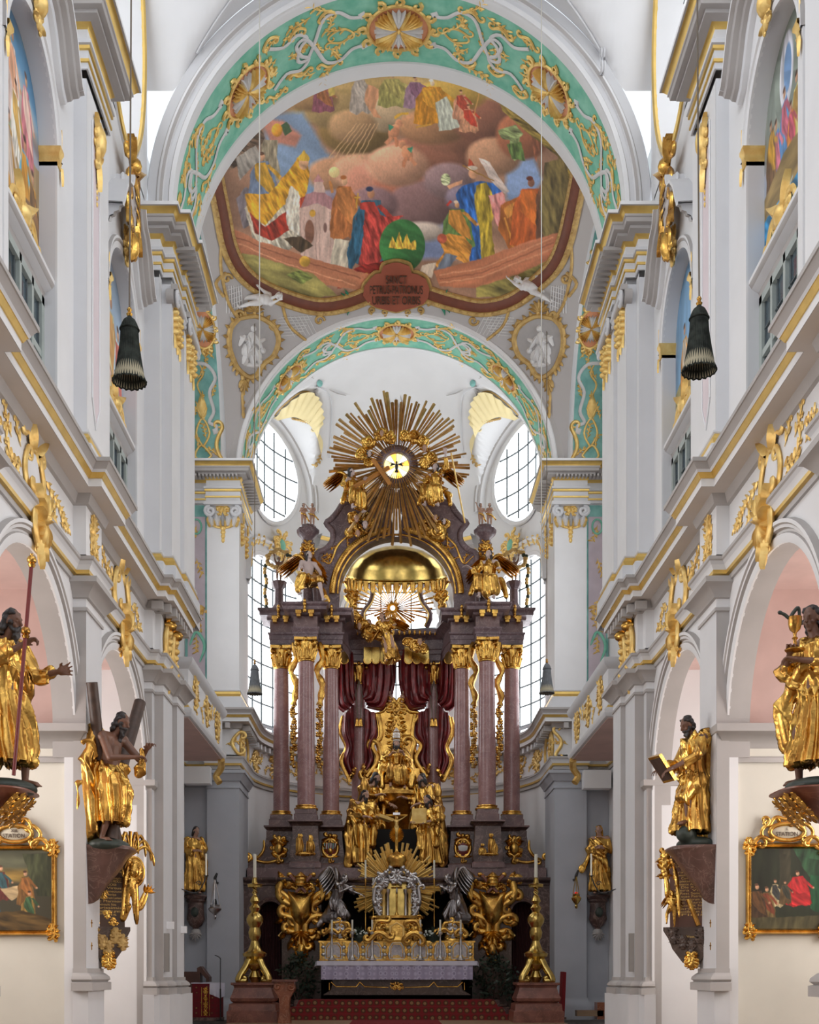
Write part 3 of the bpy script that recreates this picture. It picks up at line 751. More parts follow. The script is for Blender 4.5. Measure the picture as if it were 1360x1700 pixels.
# apse windows
def cyl(r, t, z): return (r*cos(t), AC+r*sin(t), z)
wn = 5
for k, (tc, hw) in enumerate(WT):
  for lvl in (0, 1):
    if lvl == 1 and k == 1: continue
    mb = MB(SKYPANE)
    if lvl == 0:
      ed = [(tc-hw*cos(PI*i/24), 14.0+1.45*sin(PI*i/24)) for i in range(25)]; bot = 9.75; r0, r1 = 4.95, 4.72
      rows = 9; z0, z1 = 9.75, 15.45
    else:
      hw2 = hw*.80; ed = [(tc-hw2*cos(PI*i/24), 18.35+1.5*sin(PI*i/24)) for i in range(25)]; bot = None; r0 = 4.66; z0, z1 = 16.9, 19.85
    def halfw(z):
      if lvl == 0: return hw if z < 14 else hw*sqrt(max(0, 1-((z-14)/1.45)**2))
      return hw2*sqrt(max(0, 1-((z-18.35)/1.5)**2))
    zz = np.linspace(z0, z1, 29); G = []
    for z in zz:
      h_ = halfw(z)+.012*(lvl == 0); G.append([cyl(r0, tc-h_+2*h_*j/10., z) for j in range(11)])
    mb.grid(G, SKYPANE)
    rb = r0-.03
    for j in (-2, -1, 0, 1, 2) if lvl == 0 else (-1.5, -.5, .5, 1.5):
      t = tc+j*hw/3.; pz = [z for z in zz if halfw(z) > abs(t-tc)]
      if len(pz) > 2: mb.tube([cyl(rb, t, z) for z in pz], .03, LEAD, 5)
    z = z0+.25
    while z < z1-.1:
      h_ = halfw(z)
      if h_ > .05: mb.tube([cyl(rb, tc-h_+2*h_*j/8., z) for j in range(9)], .03, LEAD, 5)
      z += .66
    if lvl == 0:      # reveal
      ed = [(tc-hw, 9.75)]+ed+[(tc+hw, 9.75), (tc-hw, 9.75)]
      V = [];
      for (t, z) in ed: V += [cyl(4.70, t, z), cyl(5.0, t, z)]
      mb.add(V, [(2*i, 2*i+1, 2*i+3, 2*i+2) for i in range(len(ed)-1)], WHITE)
    struct(mb, 'window_%d' % wn); wn += 1
# mouldings round the apse windows
mb = MB(WHITE)
for k, (tc, hw) in enumerate(WT):
  def band(cen, hwid, zc, rz, prof, a0, a1, mats, R=4.70):
    Pn = []; A = []; B = []
    for i in range(37):
      u = a0+(a1-a0)*i/36; t = cen-hwid*cos(u); z = zc+rz*sin(u)
      Pn.append(cyl(R, t, z)); tv = Vector((-sin(t), cos(t), 0)); e = (tv*(-cos(u)*rz)+Vector((0,0,1))*(sin(u)*hwid*R)).normalized()
      A.append(e); B.append((-cos(t), -sin(t), 0))
    mb.sweep(Pn, A, B, prof, mats)
  band(tc, hw, 14.0, 1.45, [(0,-.02), (0,.05), (.12,.06), (.14,.03), (.34,.03), (.36,.1), (.42,.12), (.46,.1), (.50,.16), (.56,.16), (.58,0)], 0, PI, [WHITE, WHITE, WHITE, WHITE, PALE, CUSTARD, PALE, WHITE, WHITE, PALE])
  if k != 1:
    band(tc, hw*.84, 18.35, 1.58, [(0,-.1), (0,.02), (.1,.03), (.14,0)], 0, 2*PI, [WHITE]*3, R=4.68)
    band(tc, hw*1.12, 17.9, 2.35, [(-.1,-.2), (.0,.06), (.06,.10), (.10,.06), (.16,.12), (.24,.12), (.3,0)], -.1, PI+.1, [WHITE, GREY, GREY, WHITE, GREY, PALE], R=4.6)
for t in (1.0, PI-1.0):   # pilasters between the apse windows
  for z0, z1 in ((.0, 7.9), (9.4, 15.7)):
    V = [cyl(4.62, t-.11, z0), cyl(4.62, t+.11, z0), cyl(4.62, t+.11, z1), cyl(4.62, t-.11, z1), cyl(4.75, t-.11, z0), cyl(4.75, t+.11, z0), cyl(4.75, t+.11, z1), cyl(4.75, t-.11, z1)]
    mb.add(V, [(0,1,2,3), (0,4,7,3), (1,5,6,2), (3,2,6,7)], WHITE)
struct(mb, 'trim_apse')
# rear of the nave (behind the camera)
mb = MB(WHITE); mb.box(-10, 10, REAR-.2, REAR, 0, 23, WHITE)
mb.box(-10, -6.3, 26.6, 26.8, 0, 9.3, WHITE); mb.box(10, 6.3, 26.6, 26.8, 0, 9.3, WHITE)
struct(mb, 'wall_rear')
# ================================================================ PAINTED SURFACES
RNG = np.random.RandomState(5)
LAT = RNG.rand(257, 257)
def vnoise(x, y):
  xi = np.floor(x).astype(int); yi = np.floor(y).astype(int); fx = x-xi; fy = y-yi
  fx = fx*fx*(3-2*fx); fy = fy*fy*(3-2*fy); xi %= 256; yi %= 256
  a = LAT[yi, xi]; b = LAT[yi, xi+1]; c = LAT[yi+1, xi]; d = LAT[yi+1, xi+1]
  return (a*(1-fx)+b*fx)*(1-fy)+(c*(1-fx)+d*fx)*fy
def fbm(x, y, o=4):
  r = 0; a = .5
  for i in range(o): r = r+a*vnoise(x+17*i, y+31*i); x = x*2.03; y = y*2.03; a *= .5
  return r/(1-.5**o)
class Canvas:
  def __init__(s, x0, y0, x1, y1, k, bg):
    s.x0, s.y0, s.k = x0, y0, k; s.w = int((x1-x0)*k); s.h = int((y1-y0)*k)
    X, Y = np.meshgrid(x0+(np.arange(s.w)+.5)/k, y0+(np.arange(s.h)+.5)/k); s.X, s.Y = X, Y
    s.A = np.zeros((s.h, s.w, 3))+np.array(bg)
  def _box(s, xa, ya, xb, yb, m):
    i0 = max(0, int((ya-m-s.y0)*s.k)); i1 = min(s.h, int((yb+m-s.y0)*s.k)+1); j0 = max(0, int((xa-m-s.x0)*s.k)); j1 = min(s.w, int((xb+m-s.x0)*s.k)+1)
    return slice(i0, max(i0, i1)), slice(j0, max(j0, j1))
  def _fill(s, sl, M, col, var, ang, fr):
    X, Y = s.X[sl], s.Y[sl]
    if X.size == 0: return
    a = math.radians(ang-90); u = X*cos(a)+Y*sin(a); v = -X*sin(a)+Y*cos(a)
    wob = 6*fbm(X/23., Y/23., 2)
    n = fbm((u+wob)/fr, v/(fr*4.5), 3)
    sh = 1+var*2.4*(n-.5)
    C = np.array(col)[None, None, :]*sh[..., None]
    s.A[sl] = s.A[sl]*(1-M[..., None])+C*M[..., None]
  def poly(s, pts, col, var=.35, ang=100, fr=5., soft=.8):
    xs = [p[0] for p in pts]; ys = [p[1] for p in pts]; sl = s._box(min(xs), min(ys), max(xs), max(ys), 3)
    X, Y = s.X[sl], s.Y[sl]
    if X.size == 0: return
    X = X+1.6*(fbm(X/9., Y/9., 2)-.5)*2; Y = Y+1.6*(fbm(X/9.+9, Y/9., 2)-.5)*2
    ins = np.zeros(X.shape, bool); D = np.full(X.shape, 1e9); n = len(pts)
    for i in range(n):
      (xa, ya), (xb, yb) = pts[i], pts[(i+1) % n]
      c = ((ya > Y) != (yb > Y))
      with np.errstate(divide='ignore', invalid='ignore'): xx = (xb-xa)*(Y-ya)/((yb-ya) if yb != ya else 1e-9)+xa
      ins ^= (c & (X < xx))
      dx, dy = xb-xa, yb-ya; L2 = dx*dx+dy*dy+1e-9; t = np.clip(((X-xa)*dx+(Y-ya)*dy)/L2, 0, 1)
      D = np.minimum(D, np.hypot(X-xa-t*dx, Y-ya-t*dy))
    sd = np.where(ins, D, -D); s._fill(sl, np.clip(.5+sd/soft, 0, 1), col, var, ang, fr)
  def ell(s, cx, cy, rx, ry, col, var=.2, ang=30, fr=8., soft=1., rot=0., light=0.):
    m = max(rx, ry)+3; sl = s._box(cx-m, cy-m, cx+m, cy+m, 0); X, Y = s.X[sl]-cx, s.Y[sl]-cy
    if X.size == 0: return
    a = math.radians(rot); u = X*cos(a)+Y*sin(a); v = -X*sin(a)+Y*cos(a)
    q = np.hypot(u/rx, v/ry); M = np.clip(.5+(1-q)*min(rx, ry)/soft, 0, 1)
    s._fill(sl, M, col, var, ang, fr)
    if light:      # painted modelling of a rounded form (brushwork in the picture itself)
      g = 1+light*np.clip(-(u/rx+v/ry)*.6, -1, 1)
      s.A[sl] = s.A[sl]*(1-M[..., None])+s.A[sl]*g[..., None]*M[..., None]
  def line(s, pts, w, col, var=.1):
    for a, b in zip(pts[:-1], pts[1:]):
      dx, dy = b[0]-a[0], b[1]-a[1]; L = math.hypot(dx, dy) or 1; nx, ny = -dy/L*w/2, dx/L*w/2
      s.poly([(a[0]+nx, a[1]+ny), (b[0]+nx, b[1]+ny), (b[0]-nx, b[1]-ny), (a[0]-nx, a[1]-ny)], col, var)
  def figure(s, x, y, h, robe, robe2, skin=(205, 155, 120), lean=0., wid=.42, hair=(90, 60, 45)):
    """a draped figure, head at (x,y), height h"""
    w = h*wid; f = lambda a, b: (x+a*w+lean*b*h, y+b*h)
    s.poly([f(-.25, .12), f(.25, .12), f(.5, .45), f(.66, .93), f(.4, 1.02), f(.12, .95), f(-.2, 1.03), f(-.58, .96), f(-.5, .4)], robe, .3, 95, h*.045)
    s.poly([f(-.3, .15), f(.1, .14), f(.45, .55), f(.55, .8), f(.2, .72), f(-.3, .45)], robe2, .32, 70, h*.05)
    s.poly([f(.15, .2), f(.3, .18), f(.75, .42), f(.68, .5)], robe2, .3)
    s.ell(*f(.75, .45), h*.03, h*.03, skin)
    s.ell(*f(0, .03), h*.05, h*.065, skin, .1, light=.2); s.ell(*f(-.04, -.035), h*.05, h*.035, hair, .3)
  def cloud(s, cx, cy, rx, ry, col, rot=0.):
    s.ell(cx, cy, rx, ry, col, .10, 40, 16., soft=7., rot=rot, light=.42)
    s.ell(cx-rx*.15, cy-ry*.2, rx*.7, ry*.62, tuple(min(255, v*1.12) for v in col), .06, 40, 16., soft=12., rot=rot, light=.2)
  def sample(s, px, py):
    j = np.clip((px-s.x0)*s.k-.5, 0, s.w-1.001); i = np.clip((py-s.y0)*s.k-.5, 0, s.h-1.001)
    j0 = j.astype(int); i0 = i.astype(int); fj = (j-j0)[..., None]; fi = (i-i0)[..., None]
    A = s.A; j1 = np.minimum(j0+1, s.w-1); i1 = np.minimum(i0+1, s.h-1)
    return (A[i0, j0]*(1-fj)+A[i0, j1]*fj)*(1-fi)+(A[i1, j0]*(1-fj)+A[i1, j1]*fj)*fi
def s2l(A):
  A = np.clip(A/255., 0, 1); return np.where(A <= .04045, A/12.92, ((A+.055)/1.055)**2.4)
def painted_grid(name, Pts, C, m=None, kind=None, flip=False, **k):
  a, b, _ = Pts.shape; me = bpy.data.meshes.new(name)
  idx = np.arange(a*b).reshape(a, b)
  q = np.stack([idx[:-1, :-1], idx[:-1, 1:], idx[1:, 1:], idx[1:, :-1]], -1).reshape(-1, 4)
  if flip: q = q[:, ::-1]
  me.vertices.add(a*b); me.vertices.foreach_set('co', Pts.reshape(-1).astype(np.float32))
  n = len(q); me.loops.add(n*4); me.loops.foreach_set('vertex_index', q.reshape(-1).astype(np.int32))
  me.polygons.add(n); me.polygons.foreach_set('loop_start', (np.arange(n)*4).astype(np.int32))
  me.update(calc_edges=True)
  me.polygons.foreach_set('use_smooth', [True]*n)
  at = me.color_attributes.new('Col', 'FLOAT_COLOR', 'POINT')
  R = np.ones((a*b, 4), np.float32); R[:, :3] = s2l(C.reshape(-1, 3)); at.data.foreach_set('color', R.reshape(-1))
  me.materials.append(m or PAINT)
  o = bpy.data.objects.new(name, me); COL.objects.link(o)
  return tag(o, kind=kind, **k)
# ---------------- the great ceiling picture of the choir vault
cv = Canvas(325, 90, 995, 720, 2.0, (186, 182, 182))
FR = [(351, 250), (358, 300), (368, 350), (379, 405), (398, 445), (430, 474), (480, 496), (530, 508), (575, 502), (612, 488), (658, 484), (712, 488), (750, 500), (800, 510), (848, 500), (888, 472), (920, 440), (938, 400), (950, 350), (960, 300), (968, 250)]
inside = FR+[(985, 90), (330, 90)]
cv.poly(inside, (158, 120, 98), .35, 20, 40, soft=2)
cv.poly([(520, 90), (820, 90), (830, 190), (700, 160), (560, 170), (470, 210)], (176, 150, 96), .3, 10, 20, soft=22)
cv.poly([(440, 190), (505, 185), (540, 250), (590, 300), (590, 330), (520, 345), (470, 320), (440, 260)], (128, 154, 186), .15, 30, 20, soft=10)
cv.poly([(690, 330), (770, 360), (760, 430), (690, 430), (660, 380)], (118, 132, 168), .2, 10, 20, soft=9)
cv.poly([(840, 240), (880, 240), (900, 300), (870, 350), (840, 330)], (125, 150, 190), .2, 10, 20, soft=8)
cv.poly([(430, 195), (470, 200), (500, 225), (490, 245), (450, 235)], (190, 128, 110), .2, 10, 20, soft=6)
for c in [(590,215,62,42,(128,104,62)),(560,185,55,30,(146,124,84)),(650,190,60,30,(172,150,120)),(585,210,40,28,(168,134,98)),(560,290,50,30,(170,128,98)),(600,285,48,30,(192,146,118)),
     (640,310,70,48,(176,122,102)),(690,290,70,62,(172,108,86)),(730,250,60,50,(140,92,74)),(760,215,66,40,(146,98,78)),(720,210,60,30,(158,116,84)),(700,340,55,40,(120,92,92)),
     (660,275,52,34,(200,150,122)),(745,300,42,30,(134,110,112)),(800,200,50,36,(128,84,68)),(620,340,40,30,(128,100,104)),(770,330,30,22,(120,108,122)),(820,260,46,32,(170,128,100)),(868,225,44,40,(150,92,66)),
     (520,165,40,20,(150,118,80)),(560,330,30,14,(120,112,128)),(700,385,40,16,(186,172,160)),(745,160,60,26,(182,150,70))]: cv.cloud(*c)
for i in range(7): cv.line([(628-i*6, 205), (600-i*9, 262)], 1.2, (214, 176, 130))
# seated company above
cv.figure(598, 126, 62, (170, 160, 150), (176, 168, 158), (206, 152, 118), wid=.5); cv.poly([(612,140),(632,150),(622,180),(634,196),(620,194),(604,165)], (206, 150, 112), .15)
cv.figure(652, 124, 54, (150, 146, 84), (166, 158, 92), (190, 150, 120), wid=.8); cv.figure(690, 130, 50, (150, 120, 140), (130, 92, 118), wid=.7)
cv.figure(718, 136, 72, (198, 134, 40), (214, 152, 50), (226, 200, 170), wid=.75, hair=(220, 215, 205)); cv.poly([(722,170),(742,160),(764,212),(730,218)], (186, 192, 178), .3, 80, 3)
cv.figure(766, 152, 46, (196, 140, 110), (176, 70, 52), wid=.55); cv.figure(778, 176, 44, (198, 142, 108), (176, 60, 44), wid=.6); cv.line([(797, 148), (787, 190)], 1.6, (210, 160, 90))
cv.figure(536, 142, 44, (134, 78, 96), (150, 96, 60), wid=.7)
cv.poly([(545,135),(555,135),(556,158),(546,160)], (190,170,90), .2)
# putti in the clouds
for (x, y, q) in ((662, 205, 1), (668, 240, -1)):
  cv.ell(x, y, 6, 7, (208, 144, 108), light=.2); cv.ell(x-8*q, y+14, 9, 13, (206, 140, 104), light=.3, rot=20*q); cv.line([(x-12*q, y+22), (x-22*q, y+34)], 6, (206, 140, 104)); cv.line([(x-6*q, y+22), (x-2*q, y+38)], 6, (200, 130, 94)); cv.poly([(x-18*q,y+2),(x-8*q,y+6),(x-14*q,y+14)], (60,140,110), .3)
cv.line([(655, 196), (665, 190), (678, 188)], 4, (212, 166, 60)); cv.line([(690, 212), (716, 206)], 3, (200, 150, 60))
# pope with swinging cope
cv.poly([(392, 330), (408, 310), (430, 330), (420, 372), (404, 380)], (120, 112, 120), .4); cv.poly([(432,232),(462,232),(460,262),(468,300),(440,300)], (150, 140, 118), .4, 90, 4)
cv.figure(436, 258, 84, (102, 120, 148), (196, 150, 50), wid=.5); cv.poly([(406, 345), (430, 325), (470, 330), (500, 340), (520, 380), (476, 420), (440, 415), (420, 395)], (186, 178, 160), .5, 70, 3)
cv.poly([(495, 262), (512, 268), (514, 292), (506, 330), (470, 340), (440, 375), (412, 352), (406, 322), (446, 322), (474, 290)], (212, 152, 42), .45, 60, 4)
cv.poly([(414, 352), (440, 378), (482, 345), (516, 330), (496, 372), (452, 400), (424, 386)], (150, 48, 34), .5, 60, 4)
cv.poly([(482, 308), (496, 318), (506, 352), (498, 392), (478, 380), (474, 340)], (214, 206, 190), .4, 90, 3); cv.poly([(498, 330), (514, 322), (520, 350), (510, 395), (500, 392)], (168, 62, 40), .5, 90, 3)
cv.ell(504, 272, 8, 10, (206, 158, 120), light=.2); cv.poly([(496, 262), (505, 248), (514, 262), (513, 268), (497, 268)], (218, 176, 66), .3)
cv.line([(470, 206), (480, 222)], 14, (60, 92, 62)); cv.ell(460, 216, 9, 11, (220, 150, 50), light=.3)
# model of a church
cv.poly([(497, 345), (528, 338), (556, 350), (556, 440), (500, 428)], (206, 176, 164), .15, 90, 9); cv.poly([(500, 345), (508, 322), (530, 315), (552, 328), (558, 352), (528, 338)], (174, 128, 132), .2)
cv.poly([(520, 318), (522, 302), (536, 302), (540, 320)], (210, 178, 166), .1); cv.poly([(520, 302), (529, 288), (538, 302)], (196, 140, 140), .1); cv.ell(514, 385, 8, 20, (122, 84, 68)); cv.ell(519, 354, 5, 6, (206, 156, 60)); cv.ell(540, 378, 3, 8, (120, 90, 84))
for x in (499, 505, 524, 530, 548): cv.line([(x, 352), (x+1, 430)], 1, (160, 128, 118))
# monk with a cross, warrior saint in red with globe
cv.figure(572, 298, 100, (170, 104, 58), (184, 118, 66), (214, 168, 130), wid=.42, hair=(170, 100, 52)); cv.poly([(556, 395), (580, 400), (578, 450), (548, 442)], (196, 186, 166), .3)
cv.line([(594, 320), (592, 345)], 2.2, (220, 170, 60)); cv.line([(588, 328), (598, 328)], 2.2, (220, 170, 60)); cv.line([(548, 300), (552, 320)], 5, (196, 130, 70)); cv.ell(555, 286, 9, 9, (236, 214, 150), .1, light=.2)
cv.figure(616, 318, 120, (52, 92, 112), (168, 58, 50), (190, 134, 100), wid=.5, hair=(50, 62, 96))
cv.poly([(600, 345), (640, 360), (672, 358), (650, 372), (640, 410), (625, 450), (595, 440), (604, 390), (590, 365)], (174, 62, 56), .55, 70, 4)
cv.poly([(596, 346), (606, 348), (600, 420), (580, 452), (576, 420)], (40, 84, 110), .5, 90, 4)
cv.poly([(600, 440), (655, 430), (650, 470), (560, 478), (570, 455)], (140, 40, 34), .5, 30, 4); cv.poly([(570,470),(610,452),(606,476)], (190,140,50), .3)
cv.ell(668, 408, 38, 44, (52, 108, 58), .35, 20, 12, light=.35); cv.poly([(645, 412), (652, 392), (657, 405), (663, 384), (669, 404), (676, 388), (682, 404), (690, 398), (692, 414)], (214, 170, 66), .5, 90, 2)
# prophet group on the right
cv.poly([(756, 322), (770, 308), (800, 300), (830, 306), (834, 320), (812, 330), (792, 345), (804, 400), (798, 446), (780, 446), (776, 380)], (44, 96, 170), .5, 80, 4)
cv.poly([(790, 308), (808, 302), (822, 330), (816, 380), (822, 425), (800, 440), (796, 380), (788, 340)], (170, 146, 48), .5, 90, 4)
cv.poly([(812, 325), (834, 318), (842, 345), (838, 385), (822, 370)], (206, 132, 128), .45, 80, 4); cv.poly([(766, 306), (746, 314), (742, 309), (768, 298)], (208, 152, 116), .15)
cv.ell(786, 288, 8, 9, (206, 152, 116), light=.2); cv.poly([(776, 280), (780, 262), (792, 280)], (176, 70, 44), .3); cv.ell(784, 279, 9, 4, (216, 200, 180)); cv.ell(740, 298, 8, 10, (176, 186, 140), .7, 20, 2)
cv.poly([(795, 262), (812, 268), (846, 318), (838, 322), (815, 300)], (202, 186, 178), .3, 40, 5); cv.line([(768, 275), (820, 300)], 2, (150, 110, 50))
cv.figure(759, 338, 76, (86, 116, 62), (176, 120, 52), (196, 146, 104), wid=.6, hair=(222, 200, 176)); cv.line([(742, 342), (750, 334)], 4, (180, 50, 40))
cv.poly([(728, 398), (744, 388), (770, 392), (784, 410), (776, 440), (756, 428), (730, 448), (722, 440), (738, 418)], (184, 124, 52), .45, 40, 4); cv.ell(734, 396, 8, 8, (176, 84, 62)); cv.poly([(740,420),(760,426),(742,450),(724,448)], (110,120,136), .3)
cv.poly([(832, 340), (868, 322), (882, 350), (876, 410), (850, 424), (828, 380)], (150, 84, 34), .4, 80, 6); cv.poly([(836,345),(866,330),(872,345),(842,362)], (190,128,56), .3); cv.line([(838, 360), (852, 410)], 3, (196, 132, 52)); cv.line([(870, 345), (872, 400)], 3, (196, 132, 52))
cv.figure(882, 300, 110, (176, 84, 34), (188, 98, 36), (130, 84, 64), wid=.55, hair=(90, 40, 26)); cv.poly([(890, 330), (900, 300), (914, 320), (912, 400), (890, 420)], (96, 62, 44), .5, 90, 5)
cv.poly([(848, 210), (862, 226), (866, 262), (854, 268), (846, 240)], (128, 150, 96), .5, 90, 3); cv.poly([(826, 216), (856, 206), (868, 222), (852, 236), (832, 228)], (140, 158, 104), .5, 20, 3); cv.poly([(842,240),(866,236),(872,268),(850,264)], (84,112,58), .5, 80, 3)
cv.poly([(870, 160), (884, 180), (896, 250), (890, 270), (880, 220)], (140, 84, 60), .5, 90, 4)
cv.poly([(820, 150), (870, 175), (905, 215), (950, 250), (958, 300), (940, 330), (926, 260), (870, 215), (835, 185)], (116, 100, 46), .8, 30, 4)
cv.poly([(905, 270), (940, 262), (948, 330), (930, 390), (905, 410), (896, 340)], (104, 92, 52), .6, 80, 6)
cv.poly([(370, 250), (430, 205), (440, 228), (420, 262), (380, 282)], (86, 70, 58), .9, 30, 3)
cv.poly([(392,262),(424,240),(434,262),(398,300)], (150,146,140), .4, 60, 5)
# steps, ground, eagle
cv.poly([(378, 375), (430, 400), (520, 430), (640, 462), (600, 482), (520, 470), (430, 440), (392, 418)], (184, 118, 86), .15, 15, 10)
cv.line([(388, 392), (470, 424), (600, 462)], 2, (140, 84, 62)); cv.line([(392, 402), (470, 436), (590, 474)], 2, (210, 148, 112))
cv.poly([(392, 420), (430, 425), (520, 455), (560, 490), (500, 496), (440, 476)], (142, 134, 76), .35, 20, 8); cv.poly([(476, 456), (500, 448), (520, 462), (500, 472)], (112, 124, 62), .6, 20, 3)
cv.poly([(720, 450), (790, 432), (880, 400), (930, 385), (915, 440), (860, 462), (790, 478), (730, 476)], (178, 110, 78), .15, -15, 10)
for k in range(3): cv.line([(730, 456+7*k), (800, 446+7*k), (920, 394+9*k)], 1.6, (138, 80, 56) if k % 2 else (212, 150, 112))
cv.poly([(790, 478), (860, 455), (915, 430), (890, 470), (830, 492), (790, 494)], (128, 118, 62), .5, 20, 6); cv.poly([(700,440),(724,436),(716,462),(696,456)], (196,178,158), .2)
cv.poly([(470, 396), (500, 392), (520, 408), (500, 420), (488, 412)], (70, 56, 40), .5); cv.ell(506, 434, 9, 9, (206, 160, 60), .3, light=.3)
ms_ = Canvas(325, 90, 995, 720, 2.0, (0, 0, 0)); ms_.poly(inside, (1, 1, 1), 0); k_ = .92*ms_.A+(1-ms_.A); cv.A = cv.A*k_+(1-k_)*np.array([150., 124., 100.]); cv.A *= 1+.14*ms_.A; cv.A *= 1+.07*ms_.A*(fbm(cv.X/1.6, cv.Y/3.2, 2)[..., None]-.5)*2
# vertex grid on the sail vault
nx, ny = 560, 500
xs = np.linspace(-5.1, 5.1, nx); ysr = np.linspace(26.9, 36.12, ny)
XX, YY = np.meshgrid(xs, ysr); Q = np.maximum(VR*VR-XX**2-(YY-VC)**2, 0); ZZ = VZ+np.sqrt(Q)-.045*(YY-27)
pxx = VX+(XX-CX)*F/YY; pyy = HY-(ZZ-EYE)*F/YY
painted_grid('ceiling_choir_vault', np.stack([XX, YY, ZZ], -1), cv.sample(pxx, pyy), kind='structure')
def vray(px, py):
  """where the sight line through a point of the picture meets the vault"""
  lo, hi = 27.0, 36.1
  g = lambda Y: ZP(py, Y)-vaultz(XP(px, Y), Y)
  Y = lo; prev = g(lo); n = 46
  for i in range(1, n+1):
    y2 = lo+(hi-lo)*i/n; v = g(y2)
    if prev < 0 <= v or (prev > 0 >= v and i > 3):
      a, b = lo+(hi-lo)*(i-1)/n, y2
      for _ in range(14):
        m_ = (a+b)/2
        if (g(m_) < 0) == (prev < 0): a = m_
        else: b = m_
      return Vector((XP(px, b), b, ZP(py, b)))
    prev = v
  return Vector((XP(px, hi), hi, ZP(py, hi)))
def vmap(u, v, h):
  p = vray(u, v); n = vaultn(p.x, p.y); return tuple(p+n*(h/58. if abs(h) > 0 else 0))
def vstr(mb, pts, r, m, taper=False, flat=.8, n=6): otube(mb, pts, r, vmap, m, taper=taper, h=r*.4, n=n, flat=flat)
def smooth(pts, k=4):
  out = []
  n = len(pts)
  for i in range(n-1):
    p0, p1, p2, p3 = pts[max(0, i-1)], pts[i], pts[i+1], pts[min(n-1, i+2)]
    for j in range(k):
      t = j/k
      out.append(tuple(.5*((2*p1[a])+(-p0[a]+p2[a])*t+(2*p0[a]-5*p1[a]+4*p2[a]-p3[a])*t*t+(-p0[a]+3*p1[a]-3*p2[a]+p3[a])*t**3) for a in range(len(p1))))
  out.append(pts[-1]); return out
def offs(pts, d):
  out = []
  for i, p in enumerate(pts):
    a = pts[max(0, i-1)]; b = pts[min(len(pts)-1, i+1)]; dx, dy = b[0]-a[0], b[1]-a[1]; L = math.hypot(dx, dy) or 1
    out.append((p[0]-dy/L*d, p[1]+dx/L*d))
  return out
root = thing('ceiling_picture_frame', vray(658, 500), 'gilded and brown stucco frame curving round the choir ceiling painting', 'picture frame')
L_ = smooth(FR[:10]); R_ = smooth(FR[11:])
mb = MB(CARVED)
for seg in (L_, R_): vstr(mb, offs(seg, 0), 9, CARVED, flat=.25)
mb.build('brown_hollow', root)
for off, w, nm in ((-10, 4.2, 'inner_moulding'), (11, 5.2, 'outer_moulding')):
  mb = MB(OCHRE)
  for seg in (L_, R_):
    q = offs(seg, off); vstr(mb, q, w, OCHRE)
    for i in range(0, len(q)-1, 1):
      if i % 1 == 0: obump(mb, ((q[i][0]+q[i+1][0])/2, (q[i][1]+q[i+1][1])/2), w*.75, w*.9, vmap, OCHRE, h=w*1.5, n=7)
  mb.build(nm, root)
mb = MB(GOLD)
for seg in (L_, R_):
  q = seg
  for i in range(3, len(q)-2, 3):
    (x, y), (x2, y2) = q[i], q[i+1]; a = math.atan2(y2-y, x2-x)
    c = ring_pts((0, 0), 4.5, 5.5, 10, -PI*.1, PI*1.1); c = [(x+cos(a)*u-sin(a)*w, y+sin(a)*u+cos(a)*w) for u, w in c]
    vstr(mb, c, 1.1, GOLD)
mb.build('bracket', root)
for s in (-1, 1):       # trellis corners and scrolled ends
  mb = MB(OCHRE); cx_ = 658
  f = lambda x, y: (cx_+s*x, y)
  for pts in ([(288,380),(292,440),(280,500),(262,530)], [(190,505),(178,540),(150,565)], [(120,520),(150,500),(110,512)], [(283,452),(300,470),(287,492)]):
    vstr(mb, smooth([f(*p) for p in pts]), 2.6, OCHRE)
  vstr(mb, spir(f(128, 532), 9, 0, 1.2, s), 2.2, OCHRE); vstr(mb, spir(f(282, 462), 9, 0, 1.2, s), 2.6, OCHRE); vstr(mb, spir(f(286, 380), 8, 0, 1.2, -s), 2.6, OCHRE)
  mb.build('corner_scroll', root)
  mb = MB(STUCW)
  for k in range(7):
    vstr(mb, [f(282-k*2, 482+k*8), f(256, 474+k*8)], .8, STUCW, n=4); vstr(mb, [f(258+k*4, 474), f(255+k*4.5, 520)], .8, STUCW, n=4)
    vstr(mb, [f(190-k*7, 526-k*.5), f(168-k*6, 560-k*1.)], .8, STUCW, n=4); vstr(mb, [f(196, 528+k*5), f(140+k*3, 525+k*5)], .8, STUCW, n=4)
  mb.build('trellis', root)
  mb = MB(GREEN)
  t2 = mat('sea_green_palm%d' % s, rgb(58, 140, 112), .5)
  for k in range(7):
    a = math.radians(-60+k*22); oleaf(mb, f(74, 500), a if s > 0 else PI-a, 24, 7, vmap, t2, h=4)
  mb.build('palm_sprig', root)
# inscription cartouche
root = thing('inscription_cartouche', vray(658, 500), 'red-brown cartouche lettered SANCT PETRUS-PATRONUS URBIS ET ORBIS below the ceiling painting', 'cartouche')
out = [(612, 462), (622, 452), (632, 450), (636, 438), (650, 433), (658, 432), (666, 433), (680, 438), (684, 450), (694, 452), (708, 460), (714, 476), (712, 492), (704, 502), (688, 508), (672, 512), (658, 516), (640, 512), (624, 508), (610, 500), (602, 488), (604, 472)]
mb = MB(CARVED)
c0 = (658, 478); V = []; K = len(out)
for k in (1.0, .6, .25):
  for p in out: V.append(vmap(c0[0]+(p[0]-c0[0])*k, c0[1]+(p[1]-c0[1])*k, 7))
V.append(vmap(c0[0], c0[1], 7))
Fc = [(a*K+i, a*K+(i+1) % K, (a+1)*K+(i+1) % K, (a+1)*K+i) for a in range(2) for i in range(K)]+[(2*K+i, 2*K+(i+1) % K, 3*K) for i in range(K)]
mb.add(V, Fc, mat('russet_stucco', rgb(158, 84, 62), .5, noise=.15, nscale=3)); mb.build('panel', root, ang=80)
